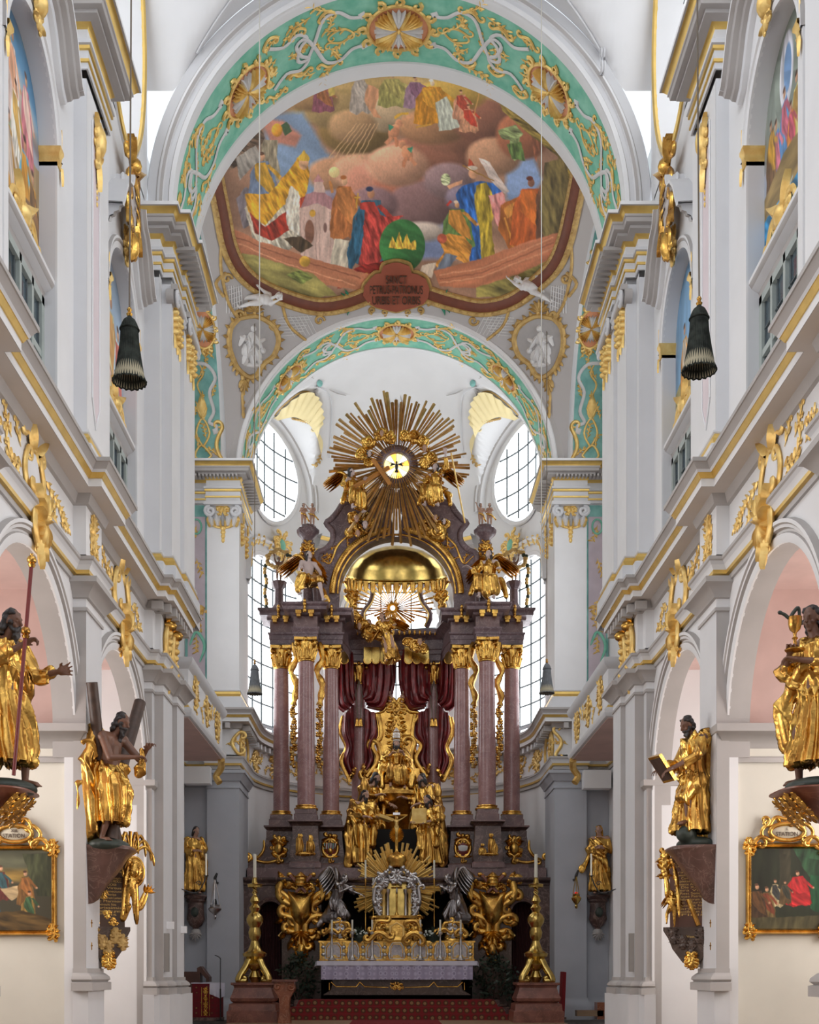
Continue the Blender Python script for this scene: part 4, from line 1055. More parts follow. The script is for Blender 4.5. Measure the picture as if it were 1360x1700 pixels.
mb = MB(OCHRE); vstr(mb, smooth(out+[out[0]], 3), 3.6, OCHRE)
for s in (-1, 1):
  for (x, y, r, d) in ((44, 462, 6, 1), (52, 500, 7, -1), (24, 446, 5, 1), (40, 515, 6, -1), (20, 519, 5, 1)):
    vstr(mb, spir((658+s*x, y), r, PI/2, 1.2, d*s), 2.2, OCHRE)
  for k in range(5): oleaf(mb, (658+s*52, 486), (-.9+k*.4) if s > 0 else PI-(-.9+k*.4), 12, 6, vmap, OCHRE, h=4)
mb.build('border', root)
pc = Vector(vmap(658, 480, 9)); tv = (Vector(vmap(658, 470, 9))-Vector(vmap(658, 490, 9))).normalized()
nn = Vector((1,0,0)).cross(tv)
for k, (tx, py, wd) in enumerate((('SANCT', 461, 34), ('PETRUS-PATRONUS', 478, 88), ('URBIS ET ORBIS', 496, 80))):
  text(tx, vmap(658, py, 9), (1,0,0), tv, nn, .33, INK, width=wd/2000.*35.6, parent=root, depth=.01)
# pendentive medallions with white reliefs
for s in (-1, 1):
  f = lambda x, y: (658+s*x, y)
  root = thing('relief_medallion', vray(*f(238, 570)), ('white relief medallion of figure with child in ochre shell frame, under the left putto' if s < 0 else 'white relief medallion of figure with eagle in ochre shell frame, under the right putto'), 'medallion', 'stucco medallions on the pendentives')
  o_ = [(262, 528), (276, 545), (278, 575), (270, 600), (262, 614), (246, 626), (232, 622), (222, 605), (204, 590), (196, 565), (202, 545), (216, 532), (236, 524)]
  K = len(o_); c0 = f(240, 572); mb = MB(STUCG); V = []
  for k in (1., .6, .25):
    for p in o_: q = f(*p); V.append(vmap(c0[0]+(q[0]-c0[0])*k*.92, c0[1]+(q[1]-c0[1])*k*.92, 1.5))
  V.append(vmap(c0[0], c0[1], 1.5))
  mb.add(V, [(a*K+i, a*K+(i+1) % K, (a+1)*K+(i+1) % K, (a+1)*K+i) for a in range(2) for i in range(K)]+[(2*K+i, 2*K+(i+1) % K, 3*K) for i in range(K)], STUCG); mb.build('ground', root, ang=80)
  mb = MB(STUCW)
  for (x, y, rx, ry, rt) in ((238, 545, 5, 6, 0), (240, 562, 9, 13, .2), (247, 582, 12, 14, -.3), (232, 590, 9, 12, .4), (226, 566, 10, 4, .5), (254, 562, 9, 4, -.6), (222, 582, 5, 6, 0), (238, 606, 14, 5, 0), (252, 598, 6, 10, 0), (228, 600, 5, 6, 0)):
    q = f(x, y); obump(mb, q, rx, ry, vmap, STUCW, h=6, rot=rt*s)
  for k in range(11): oleaf(mb, f(236+(k % 5)*4, 556+(k % 3)*14), -PI/2 if False else PI/2+(.5-.12*k)*s, 30-k, 9, vmap, STUCW, h=8)
  for k in range(4): oleaf(mb, f(240, 560), (.2+.5*k) if s > 0 else PI-(.2+.5*k), 16, 6, vmap, STUCW, h=7)
  mb.build('figure_relief', root)
  mb = MB(OCHRE); vstr(mb, smooth([f(*p) for p in o_+[o_[0]]], 3), 4.5, OCHRE)
  q_ = smooth(o_+[o_[0]], 4)
  for i in range(0, len(q_)-1, 2):
    p = f(*q_[i]); d = (p[0]-c0[0], p[1]-c0[1]); oleaf(mb, p, math.atan2(d[1], d[0]), 11, 7, vmap, OCHRE, h=4)
  for k in range(5): oleaf(mb, f(254, 630), PI/2+(k-2)*.28, 26-abs(k-2)*5, 9, vmap, OCHRE, h=5)
  vstr(mb, [f(254, 625), f(256, 660), f(254, 694)], 2.2, OCHRE);
  for y in (668, 678, 688): obump(mb, f(254, y), 3, 4, vmap, OCHRE)
  vstr(mb, spir(f(262, 522), 8, 0, 1.2, s), 3, OCHRE); vstr(mb, spir(f(205, 540), 8, 0, 1.2, -s), 3, OCHRE); shell(mb, f(238, 516), 20, vmap, OCHRE, 7, PI, 2*PI, 9, 5)
  mb.build('frame', root)
# ---------------- wall paintings in the blind arches, with the small windows under them
def wall_scene(seed, sky, figs):
  c = Canvas(0, 0, 100, 130, 4.0, sky)
  rn = random.Random(seed)
  for k in range(14): c.cloud(rn.uniform(0, 100), rn.uniform(0, 70), rn.uniform(12, 30), rn.uniform(8, 18), rn.choice([(186, 176, 186), (160, 180, 205), (206, 190, 176), (150, 150, 176)]))
  figs(c, rn); return c
def fig_lamb(c, rn):   # near left: tall group before a stairway
  c.poly([(0, 0), (100, 0), (100, 40), (60, 30), (0, 50)], (96, 150, 190), .2, 10, 20, soft=20)
  c.poly([(0, 60), (45, 60), (48, 130), (0, 130)], (150, 158, 130), .2, 90, 8); c.poly([(40, 75), (100, 60), (100, 130), (20, 130)], (176, 150, 110), .2, 90, 9)
  c.figure(45, 14, 52, (226, 200, 190), (236, 176, 140)); c.figure(72, 22, 50, (200, 120, 130), (226, 190, 176), lean=.05); c.figure(22, 26, 48, (214, 110, 90), (226, 150, 110)); c.figure(52, 40, 44, (232, 226, 214), (206, 166, 90))
  c.figure(70, 62, 56, (110, 176, 200), (198, 140, 50)); c.figure(38, 66, 52, (190, 140, 60), (206, 190, 176)); c.figure(86, 72, 50, (206, 150, 60), (120, 90, 60)); c.poly([(60, 95), (100, 90), (100, 130), (70, 130)], (150, 112, 74), .4, 70, 5)
def fig_group(c, rn):
  c.poly([(0, 0), (100, 0), (100, 60), (0, 60)], (150, 170, 190), .2, 10, 20, soft=20); c.poly([(0, 100), (100, 90), (100, 130), (0, 130)], (150, 140, 120), .2)
  for (x, y, h, a, b) in ((25, 40, 70, (214, 150, 140), (190, 120, 60)), (55, 32, 80, (206, 196, 150), (224, 170, 100)), (80, 46, 70, (190, 206, 214), (206, 110, 100)), (40, 70, 56, (198, 150, 80), (226, 190, 180)), (70, 84, 44, (206, 130, 130), (196, 190, 206))): c.figure(x, y, h, a, b)
  c.line([(10, 60), (90, 110)], 3, (186, 140, 100))
def fig_mary(c, rn):
  c.poly([(0, 0), (100, 0), (100, 90), (0, 90)], (122, 164, 200), .25, 100, 16, soft=16); c.poly([(0, 88), (40, 80), (100, 92), (100, 130), (0, 130)], (150, 140, 92), .3, 20, 8)
  c.figure(72, 30, 78, (92, 140, 196), (206, 116, 130), wid=.4, hair=(196, 150, 80)); c.ell(72, 32, 9, 9, (236, 214, 130), .1); c.ell(72, 33, 4.5, 5.5, (214, 170, 140))
  c.figure(32, 48, 60, (214, 150, 60), (206, 190, 170)); c.poly([(20, 90), (46, 84), (50, 112), (16, 116)], (206, 160, 60), .4)
def fig_sea(c, rn):
  c.poly([(0, 0), (100, 0), (100, 60), (0, 60)], (150, 160, 150), .3, 100, 14, soft=16); c.ell(45, 26, 24, 30, (140, 150, 140), .2); c.ell(44, 28, 13, 22, (206, 206, 214), .4, 80, 7); c.ell(46, 28, 7, 14, (122, 160, 206))
  c.poly([(64, 10), (100, 30), (100, 60), (70, 50)], (186, 130, 110), .3)
  for (x, y, h, a, b) in ((80, 40, 46, (170, 176, 120), (196, 150, 120)), (62, 44, 44, (206, 196, 120), (150, 120, 60)), (40, 38, 44, (92, 140, 190), (206, 110, 130)), (24, 46, 44, (76, 130, 190), (206, 120, 140)), (52, 54, 34, (206, 130, 60), (196, 90, 110)), (90, 54, 34, (80, 150, 90), (196, 90, 80)), (14, 40, 40, (120, 90, 60), (196, 150, 60))): c.figure(x, y, h, a, b)
  c.poly([(0, 78), (40, 74), (100, 84), (96, 104), (50, 100), (0, 92)], (140, 118, 76), .3, 10, 6)
  c.poly([(0, 92), (50, 100), (100, 104), (100, 130), (0, 130)], (52, 130, 176), .6, 50, 5)
  for k in range(9): c.line([(rn.uniform(0, 90), rn.uniform(100, 128)), (rn.uniform(10, 100), rn.uniform(96, 124))], 1.2, (190, 214, 226))
wp = {(-1, 1): ('wall painting of angels over figures on steps, in the near left arch', fig_lamb), (-1, 0): ('pale wall painting of a procession, in the far left arch', fig_group), (1, 1): ('wall painting of saints over a stormy blue sea, in the near right arch', fig_sea), (1, 0): ('wall painting of a haloed woman in blue, in the far right arch', fig_mary)}
for (s, i), (lab, fn) in wp.items():
  yc = UPC[i]; c = wall_scene(7+i+s, (170, 176, 190), fn)
  U, Vv = np.meshgrid(np.linspace(0, 1, 170), np.linspace(0, 1, 230))
  yy = yc-UPHW-.02+(2*UPHW+.04)*(U if s < 0 else U); zz = 11.85+3.05*(1-Vv)
  cu = U if s < 0 else 1-U
  Pt = np.stack([np.full(U.shape, s*(WN+.24)), yy, zz], -1)
  painted_grid('wall_painting', Pt, c.sample(cu*100, Vv*130), label=lab, cat='wall painting', group='paintings in the blind arches')
  # window under the painting
  mb = MB(DARKPANE)
  x = s*(WN+.22); ya, yb, za, zb = yc-UPHW, yc+UPHW, 9.4, 11.62
  mb.add([(x, ya, za), (x, yb, za), (x, yb, zb), (x, ya, zb)], [(0,1,2,3)], DARKPANE)
  fx = lambda y0, y1, z0, z1, d=.06, m=CASING: mb.box(x, x-s*d, y0, y1, z0, z1, m)
  fx(ya, ya+.12, za, zb); fx(yb-.12, yb, za, zb); fx(ya, yb, zb-.12, zb)
  for k in (1, 2, 3): fx(ya+2*UPHW*k/4-.045, ya+2*UPHW*k/4+.045, za, zb)
  fx(ya, yb, 10.7, 10.8, .05)
  for z in (10.05, 10.37, 11.1): fx(ya, yb, z, z+.02, .02, LEAD)
  for k in range(8): fx(ya+2*UPHW*(k+.5)/8-.008, ya+2*UPHW*(k+.5)/8+.008, za, zb, .02, LEAD)
  struct(mb, 'window_%d' % (20+(s+1)*2+i))
  mb = MB(GREY)
  mb.sweep([(s*(WN+.25), yc-UPHW, 0), (s*(WN+.25), yc+UPHW, 0)], [(-s,0,0)]*2, [(0,0,1)]*2, [(0, 11.6), (.08, 11.62), (.1, 11.7), (.2, 11.76), (.24, 11.82), (.24, 11.88), (0, 11.9)], [PALE, GREY, PALE, GREY, WHITE, GREY])
  struct(mb, 'trim_sill_%d' % (1+(s+1)+i))
# ================================================================ GILDED AND STUCCO ORNAMENT
def cray(px, py, h=0.):
  """where the sight line through a point of the picture meets the half dome of the apse"""
  def g(Y):
    x, z = XP(px, Y), ZP(py, Y); dy = Y-38.1
    return math.hypot(x, max(dy, 0))-conch(math.atan2(max(dy, 1e-6), x), z)
  lo, hi = 38.15, 43.0; n = 60; prev = lo
  for i in range(1, n+1):
    y = lo+(hi-lo)*i/n
    if g(y) >= 0:
      a, b = prev, y
      for _ in range(12):
        m_ = (a+b)/2
        if g(m_) >= 0: b = m_
        else: a = m_
      break
    prev = y
  else: b = hi
  p = Vector((XP(px, b), b, ZP(py, b))); t = Vector((p.x, p.y-38.1, (p.z-17.2)*.6)).normalized()
  return p-t*(h+.03)
def soffit_map(Yc, Zc, R, cx=0., base=0.):
  """u = arc length from the crown, v = depth"""
  def mp(u, v, h):
    t = PI/2-u/R; r = R-base-h
    return (cx+r*cos(t), Yc+v, Zc+r*sin(t))
  return mp
def rosette(mb, c, r, mp, sx=1., sy=1.):
  f = lambda x, y: (c[0]+x*r*sx, c[1]+y*r*sy)
  obump(mb, c, r*.8*sx, r*.8*sy, mp, ORANGE, h=.03, n=20)
  otube(mb, ring_pts(c, r*.82*sx, r*.82*sy, 36), .04, mp, GOLDL, taper=False)
  for k in range(12):
    a = 2*PI*k/12; otube(mb, spir(f(.93*cos(a), .93*sin(a)), .17*r, a, .9, 1, 8), .045, mp, GOLDL, taper=False)
  for k in range(4):
    a = PI/2*k
    for q in (-.3, .3, 0): oleaf(mb, f(.06*cos(a), .06*sin(a)), a+q, r*.66, r*.3, mp, STUCW, h=.10)
    a += PI/4
    for q in (-.36, .36, -.15, .15, 0): oleaf(mb, f(.06*cos(a), .06*sin(a)), a+q, r*.72, r*.22, mp, GOLDL, h=.16)
  obump(mb, c, .07*r, .07*r, mp, GOLDL, h=.15)
def spray(mb, p, a, L, mp, seed, m=GOLDL, r=.016, n=7):
  rn = random.Random(seed); x, y = p; pts = [(x, y)]; bend = rn.uniform(-1.6, 1.6)
  for i in range(n):
    a += bend/n; x += L/n*cos(a); y += L/n*sin(a); pts.append((x, y))
    sd = 1 if i % 2 else -1
    oleaf(mb, (x, y), a+sd*rn.uniform(.5, 1.1), L*.26, L*.11, mp, m, h=r*1.6)
    if i in (3, 5): otube(mb, spir((x+.08*L*cos(a+sd), y+.08*L*sin(a+sd)), L*.11, a, .9, sd, 8), r*.8, mp, m)
  otube(mb, pts, r, mp, m); obump(mb, pts[-1], L*.06, L*.06, mp, m)
  return pts
def band_ornament(name, Yc, Zc, R, w, lab, rad=.62, full=1.0):
  """strapwork, sprays and rosettes on a painted arch soffit of width w centred on Yc"""
  mp = soffit_map(Yc, Zc, R)
  root = thing(name, (0, Yc, Zc+R-.05), lab, 'stucco ornament')
  A = R*PI/4
  for a in (-A, 0, A):
    mb = MB(GOLDL); rosette(mb, (a, 0), rad*(1.1 if a == 0 else 1.), mp, 1.12, 1.0)
    mb.build('rosette', root, ang=50)
  for s in (-1, 1):
    for (a0, a1) in ((.0, A), (A, A*1.95)):
      ms = MB(STUCW); mg = MB(GOLDL)
      g0, g1 = a0+rad*1.15, a1-rad*(1.05 if a1 < A*1.5 else .2); L = g1-g0
      f = lambda t, v: (s*(g0+L*t), v*w/2)
      for q in (-1, 1):
        pts = smooth([f(.0, .42*q), f(.12, .46*q), f(.25, .70*q), f(.4, .62*q), f(.5, .1*q), f(.60, -.30*q), f(.70, -.22*q), (f(.66, .12*q)), f(.58, .30*q), f(.68, .52*q), f(.84, .40*q), f(1., .62*q)], 4)
        otube(ms, pts, .042, mp, STUCW, taper=False, h=.02, n=6, flat=.5)
        p = f(.0, .44*q); ms.box(0, 0, 0, 0, 0, 0) if False else obump(ms, p, .11, .11, mp, STUCW, h=.04, n=4, rot=.3)
        obump(mg, p, .03, .03, mp, LEAD, h=.06, n=6)
        sd = int(a0*10)+q*3+s
        for (t, v, an, LL) in ((.16, .12*q, .3*q, .5), (.30, .80*q, .1*q, .55), (.36, .26*q, 2.4*q, .42), (.52, .82*q, .2, .5), (.62, .70*q, -.5*q, .45), (.80, .05*q, 2.8, .4), (.86, .75*q, .3*q, .4), (.47, -.05*q, 1.2*q, .36), (.93, .2*q, .2, .3)):
          aa = an if s > 0 else PI-an; spray(mg, f(t, v), aa, LL*w/1.95*1.05, mp, sd+int(t*100), r=.020)
        for (t, v) in ((.28, .72), (.60, .60), (.9, .8)):
          pp = f(t, v*q); qq = f(t+.16, v*q*.92)
          otube(mg, cscroll(pp, qq, .3*q*s, .25), .034, mp, GOLDL)
      for q in (-1, 1):
        p0 = f(.10, 0); otube(mg, cscroll(p0, f(.34, .10*q), .25*q*s, .2), .024, mp, GOLDL)
      ms.build('strapwork', root, ang=60); mg.build('gilt_sprays', root, ang=60)
  return root
band_ornament('arch_ornament', 25.58, ZA, RA, 1.86, 'gilt and white strapwork with rosettes on the broad teal chancel arch', .66)
band_ornament('arch_ornament', 37.06, ZB, RBK, 1.62, 'small gilt strapwork on the farther teal arch before the apse', .56)
# crown piece where the chancel arch meets the nave vault
mb = MB(GOLDL); mp = lambda u, v, h: (u, 24.35-h, ZA+RA+.12+v)
rocaille(mb, (0, .1), 1.3, .8, mp, GOLDL, 3, .035);
mb.build('arch_crown_ornament', label='gilt scroll cluster at the crown of the chancel arch, top centre', cat='ornament')
# teal lateral soffits: strapwork columns and rosette
for s in (-1, 1):
  mp = lambda u, v, h: (s*(5.1+u), VC+(4.62-h)*cos(v/4.62), 16.95+(4.62-h)*sin(v/4.62))
  root = thing('side_arch_ornament', (s*5.7, 36.0, 18), 'gilt strapwork with rosette on the teal soffit of the %s side arch' % SN[s], 'stucco ornament', 'ornament of the choir side arches')
  mg = MB(GOLDL); ms = MB(STUCW)
  # v measured from the far springing
  otube(mg, smooth([(.45, .25), (.75, .55), (.95, .25), (.70, .05), (.45, .25)]), .035, mp, GOLDL, taper=False)
  otube(mg, smooth([(.7, .5), (.5, .9), (.7, 1.3), (.9, .9), (.7, .5)]), .03, mp, GOLDL, taper=False)
  otube(mg, smooth([(.55, 1.6), (.7, 1.35), (.85, 1.6)]), .045, mp, GOLDL); oleaf(mg, (.7, 1.3), PI/2, .7, .3, mp, GOLDL)
  otube(mg, smooth([(.62, 1.8), (.8, 2.2), (.6, 2.5), (.72, 2.8)]), .03, mp, GOLDL)
  for k in range(16): spray(mg, (.25+.9*((k*7) % 10)/10., .2+.27*k), 1.2+.3*((k*3) % 5), .42, mp, 90+k, r=.02)
  otube(mg, cscroll((.12, .1), (.12, 1.0), -.2, .2), .06, mp, GOLDL); otube(mg, cscroll((1.15, 3.3), (.9, 4.4), .3, .2), .05, mp, GOLDL)
  otube(ms, smooth([(.3, .95), (.3, 1.1), (.5, 1.2), (.35, 1.5), (.45, 2.0), (.25, 2.4), (.5, 2.75), (1.0, 2.8), (1.05, 3.1)]), .05, mp, STUCW, taper=False, h=.02, flat=.5)
  obump(ms, (.32, .95), .12, .12, mp, STUCW, h=.04, n=4, rot=.5)
  rosette(mg, (.5, 3.7), .5, mp, .85, 1.3); rosette(mg, (.6, 5.6), .5, mp, .85, 1.3)
  for v in (4.5, 5.0, 6.5): spray(mg, (.4, v), 1.2, .6, mp, int(v*10), r=.025); spray(mg, (.8, v), 2.2, .6, mp, int(v*11), r=.025)
  mg.build('gilt_sprays', root, ang=60); ms.build('strapwork', root, ang=60)
# ---------------- nave side walls
for s in (-1, 1):
  sd = SN[s]; o_ = 'left' if s < 0 else 'right'
  for i, yc in enumerate(ARCH_Y[:2]):
    nf = ('far', 'near')[i]
    mb = MB(GOLDL); mp = wallmap(s, WN-.08, yc, 7.9)
    for q in (-1, 1):
      otube(mb, cscroll((q*.05, -.36), (q*.16, .22), -.3*q, .22), .06, mp, GOLDL); otube(mb, cscroll((q*.1, .1), (q*.3, .34), .3*q, .3), .05, mp, GOLDL)
      oleaf(mb, (q*.06, -.2), -PI/2+q*.3, .3, .16, mp, GOLDL, h=.12); oleaf(mb, (q*.1, .2), PI/2-q*.7, .3, .2, mp, GOLDL, h=.15)
    shell(mb, (0, .0), .34, mp, GOLDL, 7, PI*1.1, PI*1.9, .13, .16); shell(mb, (0, .02), .36, mp, GOLDL, 7, .1, PI-.1, .14, .2); rocaille(mb, (0, -.05), .5, .7, mp, GOLDL, 2+i, .03, 1.); obump(mb, (0, .05), .08, .09, mp, GOLDL, h=.2); oleaf(mb, (0, -.3), -PI/2, .34, .14, mp, GOLDL, h=.1)
    mb.build('keystone_ornament', label='gilt shell keystone on the crown of the %s %s arcade arch' % (nf, o_), cat='ornament', group='keystones of the arcade', ang=60)
    # frieze cartouche with sprays
    root = thing('frieze_cartouche', (s*(WN-.05), yc, 8.65), 'gilt cartouche and sprays on the frieze above the %s %s arcade arch' % (nf, o_), 'ornament', 'cartouches on the nave frieze')
    mb = MB(GOLDL); mp = wallmap(s, WN-.01, yc, 8.56)
    zz = .0 if i else -.05; k_ = 1. if i else 1.35
    for q in (-1, 1):
      otube(mb, cscroll((q*.28*k_, -.34*k_), (q*.30*k_, .25*k_), -.25*q, .2), .045*k_, mp, GOLDL)
      otube(mb, cscroll((q*.1*k_, .34*k_), (q*.42*k_, .40*k_), .3*q, .3), .045*k_, mp, GOLDL); oleaf(mb, (q*.12, .3*k_), PI/2-q*.6, .36*k_, .2*k_, mp, GOLDL, h=.14)
      for (u, v, a, L) in ((.5, -.1, -.2, .6), (.55, .15, .35, .6), (.9, -.2, .1, .5), (.95, .1, .3, .5), (1.35, -.15, .2, .45), (.45, -.3, -.5, .4), (1.3, .1, -.2, .4)):
        spray(mb, (q*u, v), a if q > 0 else PI-a, L, mp, int(u*100+v*10)+i, r=.016)
    if not i:
      rocaille(mb, (0, -.75), .4, .6, mp, GOLDL, 8, .03)
    mb.build('gilt_scrolls', root, ang=60)
    mb = MB(WHITE); obump(mb, (0, 0), .24*k_, .34*k_, mp, WHITE, h=.05, n=20); mb.build('shield', root)
    # small vertical sprays beside
    mb = MB(GOLDL); mp = wallmap(s, 4.895, PIL[i][0]+.48, 8.56); rocaille(mb, (0, 0), .5, .85, mp, GOLDL, 11+i, .02, 1.2);
    for k in range(6): spray(mb, (0, -.35+.12*k), .6+.3*(k % 3), .25, mp, 40+k, r=.012); spray(mb, (0, -.35+.12*k), PI-.6-.3*(k % 3), .25, mp, 50+k, r=.012)
    mb.build('pilaster_frieze_ornament', label='upright gilt spray on the frieze above the %s %s nave pilaster' % (nf, o_), cat='ornament', group='sprays above the nave pilasters', ang=60)
    # upper storey: gold imposts, keystone, sill ornament
    uc = UPC[i]
    for q, nm in ((-1, 'near'), (1, 'far')):
      mb = MB(GOLDL); yy = uc+q*(UPHW+.02)
      mb.sweep([(s*(WN+.24), yy-.0, 0), (s*(WN-.03), yy-.0*q, 0), (s*(WN-.03), yy+q*.12, 0)], [(0,-q,0), (-s,-q*1.,0), (-s,0,0)], [(0,0,1)]*3, [(0, 13.58), (.02, 13.58), (.02, 13.64), (.03, 13.68), (.02, 13.7), (.03, 13.76), (.06, 13.8), (.06, 13.85), (0, 13.86)], [GOLDL]*8)
      mp = wallmap(s, WN-.05, yy+q*.12, 13.6); oleaf(mb, (0, .02), -PI/2, .26, .1, mp, GOLDL, h=.03); oleaf(mb, (0, .3), PI/2, .3, .04, mp, GOLDL, h=.01)
      mb.build('painting_impost', label='gilt impost on the %s side of the %s %s painted arch' % (nm, nf, o_), cat='ornament', group='gilt imposts of the painted arches', ang=60)
    mb = MB(GOLDL); mp = wallmap(s, WN-.06, uc, 15.05); rocaille(mb, (0, 0), .5, .55, mp, GOLDL, 5+i, .04); obump(mb, (0, 0), .16, .2, mp, GOLDL, h=.16)
    mb.build('arch_keystone', label='gilt rocaille on the crown of the %s %s painted arch' % (nf, o_), cat='ornament', ang=60)
    mb = MB(GOLDL); mp = wallmap(s, WN+.12, uc-.1, 12.02); rocaille(mb, (0, .02), 1.1, .36, mp, GOLDL, 15+i, .04, 1.); obump(mb, (0, .05), .18, .2, mp, GOLDL, h=.14); otube(mb, cscroll((-.6, -.05), (-.1, .1), .3, .2), .05, mp, GOLDL); otube(mb, cscroll((.6, -.05), (.1, .1), -.3, .2), .05, mp, GOLDL)
    for q in (-1, 1): oleaf(mb, (q*.1, .1), PI/2-q*.8, .45, .2, mp, GOLDL, h=.12)
    mb.build('sill_ornament', label='gilt rocaille on the sill under the %s %s wall painting' % (nf, o_), cat='ornament', group='rocailles under the wall paintings', ang=60)
  # cartouche over the far painted arch
  root = thing('upper_cartouche', (s*(WN-.1), 22.05, 15.8), 'gilt scrolled cartouche with faded script above the far %s painted arch' % o_, 'cartouche')
  mp = wallmap(s, WN-.18, 22.05, 15.75); mb = MB(GOLD)
  for q in (-1, 1):
    otube(mb, cscroll((q*.28, -.42), (q*.34, .1), -.25*q, .22), .075, mp, GOLD); otube(mb, cscroll((q*.30, .1), (q*.14, .52), -.3*q, .25), .075, mp, GOLD)
    otube(mb, cscroll((q*.03, .62), (q*.40, .66), .4*q, .3), .07, mp, GOLD); otube(mb, cscroll((q*.05, -.5), (q*.2, -.85), .3*q, .2), .06, mp, GOLD)
    oleaf(mb, (q*.2, .65), PI/2-q*.9, .45, .22, mp, GOLD, h=.2); oleaf(mb, (q*.3, -.2), -PI/2+q*.5, .5, .2, mp, GOLD, h=.1)
  obump(mb, (0, .7), .14, .2, mp, GOLD, h=.2); obump(mb, (0, -.75), .10, .3, mp, GOLD, h=.16); oleaf(mb, (0, .75), PI/2, .5, .22, mp, GOLD, h=.1)
  mb.build('frame', root, ang=60)
  mb = MB(LILAC); obump(mb, (0, 0), .31, .46, mp, mat('cartouche_ground_'+sd, (.66, .60, .58), .6, noise=.2, nscale=6), h=.08, n=20); mb.build('shield', root)
  for k in range(3): text(('SI DEUS', 'PRO NOBIS', 'QUIS CONTRA')[k] if s > 0 else ('TU ES', 'PETRUS', 'ET SUPER')[k], mp(0, .18-.17*k, .1), (0,-s,0), (0,0,1), (-s,0,0), .1, INK, width=.34, parent=root, depth=.003)
  # gilt drops beside the upper pilasters
  for i, (a, b) in enumerate(((18.75, 20.2), (13.35, 14.7))):
    if i == 1: continue
    mb = MB(GOLDL); mp = wallmap(s, 4.89, a+.62, 14.9)
    rocaille(mb, (0, .1), .5, .75, mp, GOLDL, 21, .045, 1.); obump(mb, (0, .15), .15, .3, mp, GOLDL, h=.16); oleaf(mb, (0, -.15), -PI/2, .5, .18, mp, GOLDL, h=.08)
    for k in range(4): obump(mb, (.0, -.55-.1*k), .03, .045, mp, GOLDL)
    mb.build('pilaster_garland', label='gilt garland hanging at the head of the %s upper nave pilaster' % o_, cat='ornament', ang=60)
  # ionic capitals of the chancel pier (upper storey), two per side
  for i, (ya, yb) in enumerate(((24.4, 25.32), (25.42, 26.62))):
    xx = 4.6 if i == 0 else 4.52
    root = thing('ionic_capital', (s*(xx-.02), (ya+yb)/2, 15.4), 'ionic capital with gilt garland on the %s chancel pier, %s of two' % (o_, ('nearer', 'farther')[i]), 'capital', 'capitals of the chancel pier')
    mb = MB(GREY); yc = (ya+yb)/2; mp = wallmap(s, xx, yc, 15.35)
    mb.box(s*(xx+.01), s*(xx-.12), ya-.08, yb, 15.5, 15.61, GREY)
    for q in (-1, 1):
      otube(mb, spir((q*(yb-ya)*.42, .02), .16, PI/2, 1.8, -q, 26, .2), .045, mp, PALE, taper=False, h=.10)
      mb.lathe((0,0,0), [(0.0, 0), (.15, 0), (.15, .1), (0, .1)], 16, PALE) if False else obump(mb, (q*(yb-ya)*.42, .02), .15, .15, mp, GREY, h=.1)
    mb.tube([(s*(xx-.1), ya+.02, 15.38), (s*(xx-.1), yb-.02, 15.38)], .07, PALE, 8)
    mb.tube([(s*(xx-.05), ya-.02, 15.38), (s*(xx+.1), ya-.02, 15.38)], .15, GREY, 14)
    mb.build('volutes', root, ang=60)
    mb = MB(GOLDL)
    for q in (-1, 0, 1):
      for k in range(5): obump(mb, (q*(yb-ya)*.30, -.05-.13*k-.1*(q == 0)), .08-.008*k, .08, mp, GOLDL, h=.12)
      oleaf(mb, (q*(yb-ya)*.3, -.6), -PI/2, .3, .1, mp, GOLDL, h=.05)
    otube(mb, smooth([(-.35, .0), (0, -.25), (.35, .0)]), .05, mp, GOLDL); rocaille(mb, (0, .15), .5, .3, mp, GOLDL, 4, .03)
    mb.build('garland', root, ang=60)
  # gilt consoles with garlands in the frieze of the chancel pier
  for i, yy in enumerate((24.85, 25.6)):
    mb = MB(GOLD); mp = wallmap(s, 4.80, yy, 8.55)
    otube(mb, cscroll((0, -.5), (0, .35), .3, .25), .07, mp, GOLDL); obump(mb, (0, .3), .18, .14, mp, GOLD, h=.22)
    for k in range(6): obump(mb, (.06*sin(k*2), .15-.17*k), .09, .09, mp, GOLDL, h=.14)
    for q in (-1, 1): oleaf(mb, (q*.04, .35), PI/2-q*1.0, .34, .18, mp, GOLD, h=.16); otube(mb, cscroll((q*.06, .1), (q*.22, -.3), .3*q, .2), .04, mp, GOLDL)
    oleaf(mb, (0, -.75), -PI/2, .35, .14, mp, GOLDL, h=.08)
    mb.build('frieze_console', label='gilt console and garland under the cornice of the %s chancel pier, %s one' % (o_, ('nearer', 'farther')[i]), cat='ornament', group='consoles of the chancel pier', ang=60)
  # inner pier: corinthian pilaster capital facing the nave, filigree on the rose panel
  root = thing('pilaster_capital', (s*5.18, 35.85, 15.3), 'white and gilt leafy pilaster capital beside the %s apse window' % o_, 'capital', 'capitals of the inner piers')
  mb = MB(PALE); mp = frontmap(s*5.18, 35.9, 15.25); mg = MB(GOLDL)
  mb.box(s*4.6, s*5.74, 35.72, 35.9, 15.6, 15.7, PALE)
  for q in (-1, 1):
    otube(mb, spir((q*.38, .18), .17, PI/2, 1.6, -q, 20, .2), .045, mp, PALE, taper=False, h=.1); obump(mb, (q*.38, .18), .14, .14, mp, GREY, h=.08)
    for k in range(3): oleaf(mb, (q*.15*k, -.25), PI/2+q*-.15*k, .4, .2, mp, PALE, h=.12); oleaf(mg, (q*.16*k+q*.06, -.28), PI/2-q*.2*k, .24, .1, mp, GOLDL, h=.12)
    otube(mg, smooth([(q*.42, 0), (q*.28, -.22), (q*.05, -.3)]), .045, mp, GOLDL); obump(mg, (q*.42, -.05), .09, .11, mp, GOLDL)
